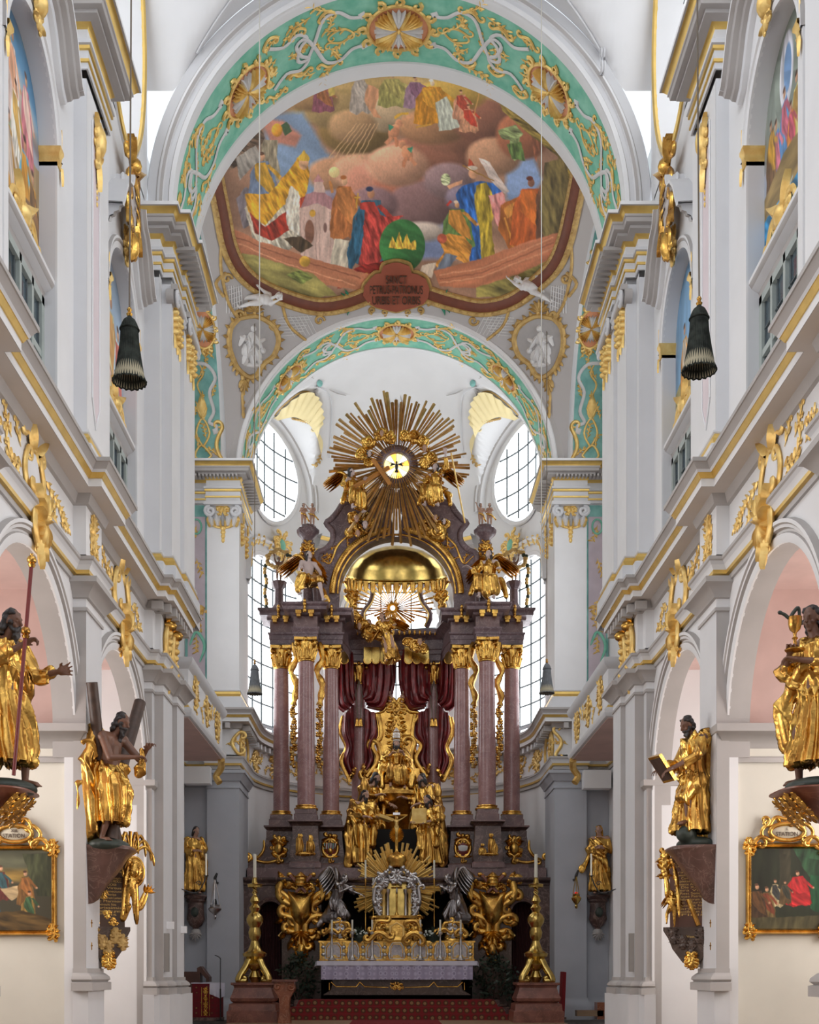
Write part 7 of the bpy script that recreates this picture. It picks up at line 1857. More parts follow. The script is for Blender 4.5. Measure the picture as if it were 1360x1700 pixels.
for s in (-1, 1):
  for j in range(4): mb.tube([(GX+s*.03, GY-.1, GZ+.04), (GX+s*(.12+.02*j), GY-.1, GZ+.06-.02*j), (GX+s*(.28-.03*j), GY-.1, GZ+.14-.07*j)], [.02, .03, .008], IRON, 6, sq=.4)
mb.build('dove', SB)
def gp(px, py, Y): v = P(px, py, Y); return (v.x, v.y, v.z)
def gc(lst, Y, r): return [gp(px, py, Y)+(rr*Y/2000.,) for px, py, rr in lst]
cloud('cloud_with_cherubs', 'gilded clouds with cherub heads arching over the dove window, left half', gc([(632, 722, 11), (648, 728, 11), (612, 736, 12), (600, 755, 11), (612, 768, 9)], 37.75, 0), GOLD, seed=1, heads=[gp(634, 720, 37.45)+(.09,), gp(613, 754, 37.45)+(.09,)])
cloud('cloud_with_cherubs', 'gilded clouds with cherub heads arching over the dove window, right half', gc([(672, 724, 10), (688, 726, 12), (702, 733, 11), (716, 760, 11), (706, 770, 10)], 37.75, 0), GOLD, seed=2, heads=[gp(705, 745, 37.45)+(.10,)])
cloud('cloud_with_cherubs', 'gilded clouds with three cherub heads on the left slope of the gable', gc([(588, 862, 12), (600, 876, 13), (580, 885, 9), (613, 868, 10)], 37.95, 0), GOLD, seed=3, heads=[gp(592, 862, 37.6)+(.11,), gp(606, 872, 37.6)+(.12,), gp(594, 886, 37.6)+(.10,)])
cloud('cloud_with_cherubs', 'large swirling gilded cloud on the right slope of the gable', gc([(706, 876, 14), (726, 884, 17), (740, 870, 9)], 37.95, 0), GOLD, seed=4, heads=[gp(722, 860, 37.7)+(.09,), gp(737, 866, 37.7)+(.08,)])
cloud('cloud_with_cherubs', 'round gilded cloud left of the central flying angel', gc([(614, 1048, 15), (632, 1055, 11), (598, 1036, 12), (590, 1022, 8)], 39.3, 0), GOLD, seed=5, heads=[gp(597, 1040, 39.0)+(.1,)])
cloud('cloud_with_cherubs', 'gilded cloud right of the central flying angel', gc([(690, 1072, 12), (704, 1078, 9), (676, 1066, 9)], 39.3, 0), GOLD, seed=6, heads=[gp(697, 1066, 39.0)+(.1,)])
# cross held beside the sunburst
r = set_root('gilt_cross', 'plain ochre wooden cross lying aslant left of the dove window', 'cross', (0, 0, 0), 0, 1)
mb = MB(mat('ochre_wood', rgb(196, 132, 62), .5, noise=.2)); a, b = Vector(gp(572, 817, 37.3)), Vector(gp(646, 776, 37.5)); mb.tube([a, b], .065, None, 4); simple(mb, 'shaft', r, 20)
mb = MB(MATS['ochre_wood']); mb.tube([gp(619, 762, 37.35), gp(648, 804, 37.35)], .065, None, 4); simple(mb, 'crossbar', r, 20)
r = set_root('spear', 'slender gilt spear held upright by the right gable angel', 'spear', (0, 0, 0), 0, 1)
mb = MB(GOLDL); mb.tube([gp(749, 752, 37.2), gp(772, 868, 37.2)], .025, GOLDL, 6); simple(mb, 'shaft', r)
# angels: generic seated, draped, winged
def sit(hR=(-.3, -.35, 1.0), hL=(.3, -.35, 1.0), look=(0, -1, -.1), **k):
  d = dict(pelvis=(0,.05,.62), chest=(0,0,.98), neck=(0,-.02,1.17), head=(0,-.04,1.31), look=look, sR=(-.18,0,1.1), sL=(.18,0,1.1), eR=(-.3,-.1,.88), eL=(.3,-.1,.88), hR=hR, hL=hL,
       pR=(-.1,0,.6), pL=(.1,0,.6), kR=(-.16,-.42,.60), kL=(.18,-.42,.56), aR=(-.16,-.42,.14), aL=(.22,-.36,.1)); d.update(k); return d
def seated(name, lab, loc, rz, sc, J, m=GOLD, flesh=FLESHP, hair=HAIR, wings=None, bare=False, vox=.016, seed=0, group=None, cat='angel figure', beard=0., female=True, extra=None):
  r = set_root(name, lab, cat, loc, rz, sc, group)
  JJ = dict(BASE); JJ.update(J)
  rm(make_body(JJ, female, hsc=1.2), vox*.8, r, 'body', flesh, 2); rm(hairdo(JJ, beard=beard, long_=.05), vox, r, 'hair', hair, 1)
  mb = MB(); g = lambda k: Vector(JJ[k])
  if not bare: mb.capsule(g('chest'), g('pelvis'), .17, .17); mb.capsule(g('chest')+V3(0,0,.1), g('chest'), .13, .18); sleeves(mb, JJ, 'RL', .08, .10, .5)
  mb.capsule(g('pelvis'), g('kR'), .15, .12); mb.capsule(g('pelvis'), g('kL'), .15, .12); mb.ell(g('pelvis')+V3(0,-.1,.0), (.24,.25,.15)); mb.capsule(g('kR'), g('aR')+V3(0,0,.2), .13, .14)
  if not bare: mb.capsule(g('kL'), g('aL')+V3(0,0,.16), .13, .15); mb.capsule((g('kR')+g('kL'))/2, (g('aR')+g('aL'))/2+V3(0,0,.1), .14, .16)
  mantle(mb, [(-.05,.12,.75), (.28,.05,.62), (.42,-.05,.4), (.48,-.1,.15)], .08); mantle(mb, [(-.1,-.1,.72), (-.32,-.25,.55), (-.42,-.3,.25)], .08)
  if bare: mantle(mb, [(-.12,-.12,.75), (.1,-.18,.7), (.2,.05,.9), (.1,.15,1.1)], .06)
  if extra: extra(mb)
  rm(mb, vox, r, 'drapery', m, 2, folds(seed, .028, 9, .8))
  if wings:
    for s in (-1, 1): wing(r, s, wings, (0, .1, 1.05), .8, .42)
  return r
def fit(px, py, Y, z=None): v = P(px, py, Y); return (v.x, v.y, v.z if z is None else z)
seated('angel_statue', 'pale bare-chested angel in gilt drapery seated on the left entablature', fit(512, 1003, 37.75, 13.22), math.radians(25), 1.18, sit(hR=(-.36, -.36, .84), hL=(.24, -.3, .7), look=(.3, -1, .3), kR=(-.28,-.35,.62), aR=(-.38,-.3,.2), kL=(.12,-.46,.56), aL=(.22,-.50,.06)), wings=GOLD, bare=True, seed=31)
seated('angel_statue', 'gilt robed angel with raised face seated on the right entablature', fit(812, 1003, 37.75, 13.22), math.radians(-18), 1.2, sit(hR=(-.46, -.3, .94), hL=(.34, -.3, .84), look=(-.3, -1, .35)), wings=GOLD, seed=33)
seated('angel_statue', 'gilt winged angel holding the cross, left of the sunburst', fit(582, 858, 37.6), math.radians(30), 1.05, sit(hR=(-.32, -.4, .9), hL=(.25, -.42, 1.0), look=(.8, -1, .3)), wings=GOLD, seed=35, flesh=PURP if False else FLESHP)
seated('angel_statue', 'gilt angel with lifted arm holding the spear, right of the sunburst', fit(724, 852, 37.6), math.radians(-25), 1.08, sit(hR=(-.3, -.4, .8), eL=(.36,-.1,1.3), hL=(.38, -.2, 1.58), look=(-.2, -1, .4)), wings=GOLD, seed=37)
# flying angel in the middle
r, _ = draped('angel_statue', 'gilt angel with spread wings and staff flying under the canopy', fit(652, 1096, 38.6), math.radians(-12), .95, dict(head=(-.02,-.08,1.64), look=(-.4,-1,0), eR=(-.32,-.1,1.2), hR=(-.42,-.3,1.42), eL=(.3,-.1,1.15), hL=(.36,-.35,1.05), aR=(-.2,.15,.15), aL=(.1,.3,.25)), seed=39, flesh=FLESH, vox=.018, cat='angel figure', wings=GOLD)
r.rotation_euler = (math.radians(-12), math.radians(-14), math.radians(-10))
# urn pillars with pairs of putti
for s in (-1, 1):
  sd = SN[s]; X = s*2.83; Y = 38.5
  root = thing('urn_pillar', (X, Y, 13.2), 'dark marble pillar with gilt masks and flat urn on the %s end of the gable' % sd, 'pillar', 'urn pillars of the altar')
  mb = MB(PURP); z1 = ZP(884, 38.5)
  mb.lathe((X, Y, 0), [(.3, 13.2), (.3, 13.5), (.2, 13.6), (.17, 14.6), (.22, z1-.35), (.16, z1-.3), (.20, z1-.2), (.32, z1-.1), (.36, z1), (.36, z1+.08), (.28, z1+.12), (.25, z1+.2), (0, z1+.22)], 8, PURP); mb.build('shaft', root, ang=30)
  mb = MB(GOLD); mp = frontmap(X, Y-.2, z1-.8)
  for q in (-1, 0, 1):
    for k in range(5): obump(mb, (q*.19, .2-.16*k), .06+.02*(k % 2), .08, mp, GOLD, h=.10)
  otube(mb, smooth([(-.2, .35), (0, .2), (.2, .35)]), .04, mp, GOLD); rocaille(mb, (0, .3), .4, .3, mp, GOLD, 6, .03); shell(mb, (0, -.5), .2, mp, GOLD, 5, 0, PI, .1); mb.build('gilt_garland', root, ang=60)
  for q in (-1, 1):
    putto('putto', 'bronze-toned putto on the %s urn, %s of the pair' % (sd, 'left' if q < 0 else 'right'), (X+q*.14, Y-.05, z1+.17), math.radians(20*q*-1), .42, dict(eR=(-.3,-.1,1.4) if q*s < 0 else (-.3,-.1,1.1), hR=(-.42,-.15,1.6) if q*s < 0 else (-.1,-.2,1.2), eL=(.28,-.05,1.2), hL=(.2,-.2,1.25)), m=FLESH, hair=HAIR, drape=[(-.2,-.15,.95), (.1,-.2,.85), (.3,.05,.7), (.45,.1,.5)])
  # putto with a flower wreath on the outer corner
  X2 = s*3.78; root = thing('corner_pedestal', (X2, 38.7, 13.2), 'small dark pedestal at the %s outer corner of the altar' % sd, 'pedestal', 'corner pedestals')
  mb = MB(PURP); mb.lathe((X2, 38.7, 0), [(.27, 13.2), (.25, 13.4), (.15, 13.55), (.14, 14.0), (.22, 14.1), (.25, 14.2), (.25, 14.25), (0, 14.26)], 8, PURP); mb.build('block', root, ang=30)
  putto('putto', 'dark putto lifting a flower wreath on the %s outer corner of the altar' % sd, (X2, 38.7, 14.24), math.radians(-15*s), .46, dict(eR=(-.3,-.1,1.5), hR=(-.36,-.2,1.75), eL=(.3,-.1,1.5), hL=(.36,-.2,1.75)), m=FLESHD, hair=HAIR)
  mb = MB(OCHRE); cx_ = X2-s*.0; c_ = (cx_, 38.62, 14.95)
  rn = random.Random(5); ring = [(c_[0]+.36*cos(t), c_[1], c_[2]+.28*sin(t)) for t in [2*PI*k/26 for k in range(27)]]
  mb.tube(ring, .05, OCHRE, 6)
  for (x, y, z) in ring: mb.ell((x+rn.uniform(-.03, .03), y-.04, z+rn.uniform(-.03, .03)), .07, OCHRE if rn.random() < .8 else GREEN, 7, 5)
  for k in range(16): mb.ell((c_[0]+s*(.42+.03*sin(k)), c_[1], 14.75-.11*k), (.07, .06, .075), OCHRE if k % 3 else GREEN, 7, 5)
  mb.build('flower_wreath', label='gilded flower wreath lifted at the %s outer corner of the altar' % sd, cat='wreath', group='flower wreaths')
# gilt drops hanging between the columns
for s in (-1, 1):
  for i, (dx, Y, w) in enumerate(((171, 38.3, 1), (128, 38.3, 1))):
    X = s*AX(dx, Y); root = thing('gilt_pendant', (X, Y, 12.15), 'gilt flame-and-flower pendant between the %s columns, %s one' % (SN[s], ('outer', 'inner')[i]), 'pendant', 'pendants between the columns')
    mb = MB(GOLD); rn = random.Random(i)
    pts = smooth([(X, Y, 12.2), (X-.1*s, Y-.02, 11.7), (X+.08*s, Y, 11.3), (X-.08*s, Y, 10.9), (X+.05, Y, 10.5), (X, Y, 10.2)], 4)
    mb.tube(pts, [.10*(.5+.5*abs(sin(k*.7)))+.02 for k in range(len(pts))], GOLD, 7); mb.build('flame', root)
    mb = MB(GOLD)
    mb.tube([(X, Y, 10.3), (X, Y, 8.2)], .02, GOLD, 5)
    for k in range(26):
      z = 10.15-.076*k; ww = .11 if k % 5 else .05
      for q in range(3): a = rn.uniform(0, 6.28); mb.ell((X+ww*.7*cos(a), Y+.04*sin(a), z), (.055, .05, .05), GOLD if (k+q) % 5 else OCHRE, 7, 5)
    mb.build('flower_string', root)
# crimson stage curtains
def curtain(lab, rows, m, seed, th=.05, A=.07, k=22, nm='curtain'):
  root = thing(nm, rows[0][0], lab, 'curtain', 'altar curtains')
  nn = 44; G = []; rn = random.Random(seed); ph = rn.uniform(0, 6)
  for a, row in enumerate(smooth([tuple(sum([list(p) for p in r_], [])) for r_ in rows], 6)):
    pts = [row[i:i+3] for i in range(0, len(row), 3)]; line = smooth([tuple(p) for p in pts], 12); out = []
    for j, p in enumerate(line):
      t = j/(len(line)-1); w = sin(t*k+ph+.5*sin(a*.4)+a*.06)+.5*sin(t*k*2.3+a*.1+ph)
      out.append((p[0]+.3*A*cos(t*k*1.3), p[1]-A*w, p[2]))
    G.append(out)
  G2_ = [[(x, y+th, z) for x, y, z in r_] for r_ in G]
  mb = MB(m); mb.grid(G, m); mb.grid(G2_, m); mb.build('cloth', root, ang=80)
  return root, G
for s in (-1, 1):
  f = lambda dx, py, Y: (s*AX(dx, Y), Y, ZP(py, Y))
  for lab, rr in (('crimson curtain swag between the %s rear column and the centre', [[(2,1078),(20,1078),(40,1080),(58,1085)], [(2,1110),(20,1115),(38,1113),(57,1108)], [(4,1140),(22,1145),(40,1138),(57,1128)], [(16,1178),(30,1168),(44,1155),(57,1142)], [(48,1176),(50,1168),(54,1160),(57,1154)]]),
          ('crimson curtain swag outside the %s rear column', [[(66,1085),(78,1082),(88,1080),(97,1080)], [(66,1112),(78,1118),(90,1120),(99,1122)], [(67,1140),(76,1152),(87,1162),(99,1168)], [(67,1158),(70,1166),(76,1174),(88,1182)]])):
    curtain(lab % SN[s], [[f(a_, b_, 40.3-.2*(k_ % 3 > 0)) for k_, (a_, b_) in enumerate(r_)] for r_ in rr], CRIMS, 3, k=26, A=.08)
  for i, (lab, pr) in enumerate((('outer', [(70, 1168, 90, 1190), (68, 1210, 94, 1215), (68, 1240, 84, 1240), (68, 1262, 92, 1264), (68, 1275, 78, 1296)]), ('inner', [(54, 1175, 30, 1186), (54, 1205, 26, 1222), (54, 1235, 40, 1238), (54, 1260, 32, 1262), (54, 1270, 50, 1290)]))):
    rows = [[f(a, y0, 40.35), f((a*2+b)/3, (y0*2+y1)/3, 40.2), f((a+2*b)/3, (y0+2*y1)/3, 40.2), f(b, y1, 40.25)] for a, y0, b, y1 in pr]
    root, G = curtain('hanging tail of crimson and gilt curtain, %s side of the %s rear column' % (lab, SN[s]), rows, CRIMS, 5+i, k=14)
    mb = MB(GOLD); ed = [r_[-1] for r_ in G]; mb.tube(ed, .065, GOLD, 8, sq=.5); mb.tube([r_[-5] for r_ in G], .035, GOLD, 6, sq=.5); mb.tube(G[-1], .07, GOLD, 6); mb.build('gilt_border', root)
  # cord with tassels on the rear column
  root = thing('tassel_cord', f(62, 1150, 40.2), 'brown cord with two gilt tassels on the %s rear column' % SN[s], 'cord', 'cords on the rear columns')
  mb = MB(ROPE)
  for q in (-1, 1): mb.tube([f(62, 1130, 40.23), f(62+q*6, 1155, 40.2), f(62+q*3, 1180, 40.2), f(62+q*3, 1192, 40.2)], .02, ROPE, 5)
  mb.build('cord', root)
  for q in (-1, 1):
    x, y, z = f(62+q*3, 1192, 40.2); mb = MB(GOLD); mb.lathe((x, y, z-.28), [(0, 0), (.08, 0), (.06, .15), (.045, .2), (.06, .24), (.03, .28), (0, .29)], 12, GOLD); mb.build('tassel', root)
# throne with Saint Peter
TY = 40.2
root = thing('throne', (0, TY, 8.0), 'gilded rococo throne with high scrolled back in the middle of the altar', 'throne')
f = lambda dx, py, Y=TY: (AX(dx, Y), ZP(py, Y))
o_ = [f(-38, 1184), f(-22, 1180), f(-14, 1170), f(0, 1166), f(14, 1170), f(22, 1180), f(38, 1184), f(30, 1200), f(26, 1215), f(30, 1240), f(38, 1270), f(44, 1300), f(-44, 1300), f(-38, 1270), f(-30, 1240), f(-26, 1215), f(-30, 1200)]
mb = MB(GOLD); mb.prism(o_, TY+.1, TY+.25, GOLD); mb.build('back', root, ang=30)
mb = MB(GOLD); mp = frontmap(0, TY+.08, 0); otube(mb, smooth(o_[:12]+[]), .06, mp, GOLD); rocaille(mb, f(0, 1172), 1.0, .5, mp, GOLD, 4, .05, 1.); rocaille(mb, f(0, 1215), .9, 1.1, mp, GOLD, 7, .03, 1.4)
for s in (-1, 1):
  otube(mb, cscroll(f(s*30, 1235), f(s*44, 1292), -.2*s, .2), .10, mp, GOLD); otube(mb, spir(f(s*42, 1282), .2, 0, 1.3, s), .08, mp, GOLD, taper=False)
mb.build('carving', root, ang=60)
mb = MB(GOLD); mb.box(-.75, .75, TY-1.0, TY+.1, 7.6, 8.35, GOLD); mb.tube([(-.9, TY-1.05, 7.95), (.9, TY-1.05, 7.95)], .10, GOLD, 8); mb.build('seat', root)
mb = MB(PURP); pz = ZP(1308, 39.2)
mb.lathe((0, 39.6, 0), [(.7, 6.0), (.75, 6.2), (.55, 6.4), (.62, 6.9), (.85, 7.2), (.92, 7.4), (1.0, 7.5), (1.0, 7.62), (0, 7.64)], 8, GOLD, fy=.8)
pdm = mb.build('high_pedestal', label='bulging gilt pedestal under the throne, behind the crucifix', cat='pedestal', ang=30)
putto('putto', 'small gilt putto sitting on the left of the throne crest', fit(648, 1182, TY+.1), math.radians(-30), .40, {}, m=FLESH, hair=HAIR); putto('putto', 'small gilt putto sitting on the right of the throne crest', fit(669, 1182, TY+.1), math.radians(30), .40, {}, m=FLESH, hair=HAIR)
Jp = sit(hR=(-.12, -.42, .98), hL=(.16, -.42, 1.0), look=(0, -1, -.15))
r = seated('saint_statue', 'gilded enthroned pope with dark beard and pale tiara in the centre of the altar', (0, 39.45, 7.62), 0, 1.2, Jp, flesh=FLESH, beard=.08, seed=41, female=False, cat='statue', extra=lambda mb: (mantle(mb, [(-.2,0,1.12), (-.36,-.1,.8), (-.42,-.3,.4), (-.4,-.35,.1)], .11), mantle(mb, [(.2,0,1.12), (.36,-.1,.8), (.42,-.3,.4), (.4,-.35,.1)], .11)))
mb = MB(SILVER); h = Vector(Jp['head'])+V3(0, .0, .07); mb.lathe(h, [(.09, 0), (.095, .04), (.105, .12), (.10, .2), (.075, .28), (.03, .34), (.02, .36), (0, .37)], 20, mat('pale_tiara', (.72, .66, .60), .4, metal=.3, noise=.3, nscale=30)); simple(mb, 'tiara', r)
for k in range(3):
  mb = MB(GOLD); mb.lathe(h+V3(0,0,.04+.09*k), [(.105-.008*k, 0), (.115-.008*k, .02), (.105-.008*k, .035)], 20, GOLD); simple(mb, 'crown', r)
# the four church fathers
r, J = draped('saint_statue', 'gilded bishop in tall mitre holding a book, left front of the altar', fit(600, 1437, 37.7, 5.0), math.radians(28), 1.38, dict(head=(.04,-.1,1.63), look=(.5,-1,-.3), hR=(-.1,-.4,1.1), hL=(.2,-.42,1.12)), beard=.12, seed=51, vox=.0155, extra=cape, w=.95); mit(r, J)
mb = MB(GOLDL); mb.box(-.14, .22, -.62, -.40, 1.09, 1.16, GOLDL); mb.xf(Matrix.Rotation(.25, 4, 'Y')); simple(mb, 'book', r)
r, J = draped('saint_statue', 'gilded dark-haired saint looking down, left rear behind the bishop', fit(618, 1390, 38.9, 5.7), math.radians(40), 1.40, dict(head=(.03,-.1,1.63), look=(.6,-1,-.5), hR=(-.1,-.35,1.2), hL=(.25,-.4,1.0)), beard=.16, seed=53, vox=.0155, extra=cape, w=.9)
r, J = draped('saint_statue', 'gilded bald bishop holding an open book with mitre behind, right front', fit(716, 1437, 37.7, 5.0), math.radians(-25), 1.30, dict(head=(-.05,-.12,1.60), look=(-.5,-1,-.4), hR=(-.24,-.42,1.08), hL=(.06,-.42,1.05)), beard=.14, seed=55, vox=.0155, extra=cape, w=1.05)
mb = MB(GOLDL); mb.box(-.26, .10, -.56, -.50, 1.0, 1.36, GOLDL); mb.xf(Matrix.Rotation(-.25, 4, 'X') @ Matrix.Translation((0, -.3, .1)) if False else Matrix.Identity(4)); simple(mb, 'book', r)
mb = MB(GOLD); mb.lathe((.13, .12, 1.72), [(.08, 0), (.1, .1), (.07, .22), (0, .32)], 14, GOLD, fy=.6); simple(mb, 'mitre', r)
r, J = draped('saint_statue', 'gilded curly-haired saint turned to the throne, right rear', fit(706, 1396, 38.9, 5.7), math.radians(-45), 1.38, dict(head=(-.02,-.1,1.63), look=(-.8,-1,-.2), hR=(-.34,-.35,1.2), hL=(.1,-.38,1.0)), beard=.12, seed=57, vox=.0155, extra=cape, w=.9)
# ================================================================ LOWER ALTAR, TABLE, CANDLES
for s in (-1, 1):      # great gilt coats of arms
  root = thing('papal_arms', (s*3.0, 36.95, 3.5), 'gilded baroque papal arms with tiara and keys on the %s side of the altar base' % SN[s], 'coat of arms', 'papal arms')
  mp = frontmap(s*2.93, 37.0, ZP(1512, 37)); k_ = 37/2000.
  mb = MB(GOLD); f = lambda x, y: (x*k_, -y*k_)
  V = []; sh = [(0, -30), (14, -32), (24, -36), (22, -20), (20, -5), (18, 10), (10, 22), (0, 30), (-10, 22), (-18, 10), (-20, -5), (-22, -20), (-24, -36), (-14, -32)]; K = len(sh)
  for q, h in ((1., .12), (.6, .32), (.25, .40)):
    for p in sh: V.append(mp(p[0]*q*k_*.92, -p[1]*q*k_*.92, h))
  V.append(mp(0, 0, .42)); mb.add(V, [(a*K+i, a*K+(i+1) % K, (a+1)*K+(i+1) % K, (a+1)*K+i) for a in range(2) for i in range(K)]+[(2*K+i, 2*K+(i+1) % K, 3*K) for i in range(K)], GOLD); mb.build('shield', root, ang=80)
  mb = MB(GOLD)
  for q in (-1, 1):
    otube(mb, cscroll(f(q*20, -10), f(q*34, -46), -.25*q, .25), .12, mp, GOLD); otube(mb, cscroll(f(q*20, 15), f(q*36, -32), .25*q, .2), .10, mp, GOLD)
    otube(mb, cscroll(f(q*8, 40), f(q*30, 8), .3*q, .25), .12, mp, GOLD); otube(mb, cscroll(f(q*4, 58), f(q*24, 34), .3*q, .25), .11, mp, GOLD)
    for (x, y, a) in ((30, -50, 1.1), (34, -20, 1.3), (30, 12, -.6), (26, 35, -.9), (16, 50, -1.2), (12, -44, 1.4)):
      oleaf(mb, f(q*x, y), a if q > 0 else PI-a, .34, .18, mp, GOLD, h=.16); obump(mb, f(q*x*.9, y), .09, .10, mp, GOLD, h=.2)
    otube(mb, [f(q*26, 30), f(q*38, 42)], .03, mp, GOLDL, taper=False)
  rocaille(mb, f(0, 58), .5, .9, mp, GOLD, 5, .07, 1.); shell(mb, f(0, 34), .5, mp, GOLD, 7, PI, 2*PI, .2, .2); obump(mb, f(0, 66), .18, .3, mp, GOLD, h=.22); rocaille(mb, f(0, -40), 1.1, .5, mp, GOLD, 6, .06, 1.)
  mb.build('scroll_frame', root, ang=60)
  mb = MB(GOLD); mb.lathe(mp(0, 40*k_, .2), [(.17, 0), (.19, .1), (.17, .2), (.16, .3), (.10, .38), (.04, .42), (0, .45)], 16, GOLD)
  for z in (.04, .16, .27): mb.lathe(mp(0, 40*k_+z, .2), [(.18, 0), (.205, .02), (.18, .045)], 16, GOLD)
  mb.build('tiara', root)
  for q in (-1, 1):
    mb = MB(GOLD); otube(mb, [f(q*-8, -30), f(q*18, -58)], .05, mp, REDM, taper=False, h=.2); obump(mb, f(q*20, -60), .08, .08, mp, GOLD); mb.build('key', root)
    mb = MB(GOLD); oleaf(mb, f(q*26, -40), PI/2-q*.5, .50, .26, mp, BRASS, h=.18); mb.build('infula', root)
# silvered kneeling angels on gilt pedestals
def rot_wing(r, s):
  wing(r, s, PEWTER, (0, .1, 1.0), .75, .75, n=9)
for s in (-1, 1):
  X = XP(658+s*93, 36.6); zb = ZP(1545, 36.6)
  root = thing('gilt_pedestal', (X, 36.6, ZP(1562, 36.6)), 'gilt and silver pedestal under the kneeling silver angel on the %s' % SN[s], 'pedestal', 'pedestals of the silver angels')
  mb = MB(GOLD); z0 = ZP(1562, 36.6); mb.lathe((X, 36.6, z0), [(.42, 0), (.42, .06), (.36, .1), (.36, .2), (.42, .24), (.40, .28), (.3, .32), (.34, .5), (.25, .62), (0, .63)], 8, GOLD, fx=1.0, fy=.7)
  mp = frontmap(X, 36.32, z0+.35)
  for q in (-1, 1): otube(mb, cscroll((q*.1, -.1), (q*.42, -.12), .35*q, .25), .06, mp, GOLD); otube(mb, cscroll((q*.05, .2), (q*.3, -.02), .3*q, .25), .05, mp, GOLD)
  mb.build('plinth', root, ang=60)
  mb = MB(SILVER); rocaille(mb, (0, .0), .4, .5, mp, SILVER, 4, .035, .8); mb.build('silver_scrolls', root, ang=60)
  lab = 'kneeling winged silver angel with one arm held out, left of the tabernacle' if s < 0 else 'kneeling winged silver angel bowed in prayer, right of the tabernacle'
  JJ = dict(BASE); JJ.update(pelvis=(0,.12,.62), chest=(0,-.02,.96), neck=(0,-.1,1.14), head=(0,-.2,1.26), look=(0,-1,-.45), sR=(-.17,-.04,1.08), sL=(.17,-.04,1.08), pR=(-.1,.12,.6), pL=(.1,.12,.6), kR=(-.12,-.2,.12), kL=(.12,-.16,.12), aR=(-.12,.34,.1), aL=(.12,.34,.1), fR=(0,1,-.2), fL=(0,1,-.2))
  if s < 0: JJ.update(eR=(-.26,-.22,.86), hR=(-.1,-.42,.98), eL=(.26,-.28,.9), hL=(.24,-.60,.80))
  else: JJ.update(eR=(-.24,-.24,.86), hR=(-.03,-.42,1.02), eL=(.24,-.24,.86), hL=(.03,-.42,1.0))
  r = set_root('kneeling_angel', lab, 'angel figure', (X+s*.04, 36.6, z0+.60), math.radians(62 if s < 0 else -62), 1.02)
  rm(make_body(JJ, True, hsc=1.2), .012, r, 'body', SILVER, 2); rm(hairdo(JJ, seed=2), .014, r, 'hair', PEWTER, 1)
  mb = MB(); g = lambda k: Vector(JJ[k]); mb.capsule(g('chest'), g('pelvis'), .15, .18); sleeves(mb, JJ, 'RL', .07, .08, .3); mb.capsule(g('pelvis'), g('kR')+V3(0,0,.05), .17, .14); mb.capsule(g('pelvis'), g('kL')+V3(0,0,.05), .17, .14); mb.capsule(g('pelvis'), (0,.38,.12), .18, .14); mb.capsule((0,-.1,.1), (0,.4,.1), .2, .18); mantle(mb, [(0,.4,.1), (-.1,.55,.02), (-.2,.62,-.12)], .09)
  rm(mb, .0145, r, 'robe', PEWTER, 2, folds(61+s, .026, 9, .6))
  for q in (-1, 1): wing(r, q, PEWTER, (0, .08, 1.0), .62, .8, n=9)
# tabernacle with its sunburst
TYY = 36.5; k_ = TYY/2000
T0 = thing('tabernacle', (0, TYY, ZP(1562, TYY)), 'silver and gold tabernacle shrine in the middle of the altar', 'tabernacle')
tf = lambda dx, py: (dx*k_, ZP(py, TYY))
def tp(dx, py, y=TYY): return (dx*k_, y, ZP(py, TYY))
mb = MB(GOLD); rn = random.Random(12); c = tp(0, 1474)
for k in range(84):
  a = PI*(-.22)+PI*1.44*k/83; L = rn.uniform(58, 80)*k_; w = rn.uniform(1.4, 2.2)*k_
  if abs(a-PI/2) < .12: continue
  y_ = TYY+.45+rn.uniform(0, .1); mb.tube([(c[0]+30*k_*cos(a), y_, c[2]+30*k_*sin(a)), (c[0]+L*cos(a), y_, c[2]+L*sin(a))], [w*.5, w*1.2], GOLDL, 4)
root = thing('tabernacle_sunburst', (c[0], TYY+.5, c[2]), 'gilded ray sunburst standing behind the tabernacle', 'sunburst')
mb.tube([(c[0]+32*k_*cos(t), TYY+.5, c[2]+32*k_*sin(t)) for t in [2*PI*k/30 for k in range(31)]], .10, GOLD, 6); mb.build('rays', root, ang=25)
mb = MB(GOLD)
mb.lathe((0, TYY+.1, ZP(1562, TYY)), [(.95, 0), (.95, .12), (.85, .16), (.85, .3), (.7, .34), (.62, .62), (.85, .68), (.85, .76), (0, .78)], 8, GOLD, fy=.55); mp = frontmap(0, TYY-.35, ZP(1550, TYY))
for q in (-1, 1): otube(mb, cscroll((q*.25, -.15), (q*.8, -.2), .35*q, .2), .09, mp, GOLD); otube(mb, cscroll((q*.3, .35), (q*.7, .1), .3*q, .2), .07, mp, GOLD); rocaille(mb, (q*.55, .1), .5, .5, mp, GOLD, 8, .04)
mb.build('base', T0, ang=60)
mb = MB(DARKM); mb.box(-.24, .24, TYY-.36, TYY+.1, ZP(1560, TYY), ZP(1528, TYY), GOLD); otube(mb, [(-.2, -.12), (-.2, .2), (0, .32), (.2, .2), (.2, -.12)], .03, mp, GOLDL, taper=False); mb.build('door', T0)
mb = MB(BRASS); mb.box(-.30, .30, TYY+.2, TYY+.3, ZP(1520, TYY), ZP(1452, TYY), BRASS); mb.build('niche_back', T0)
mb = MB(GOLD)
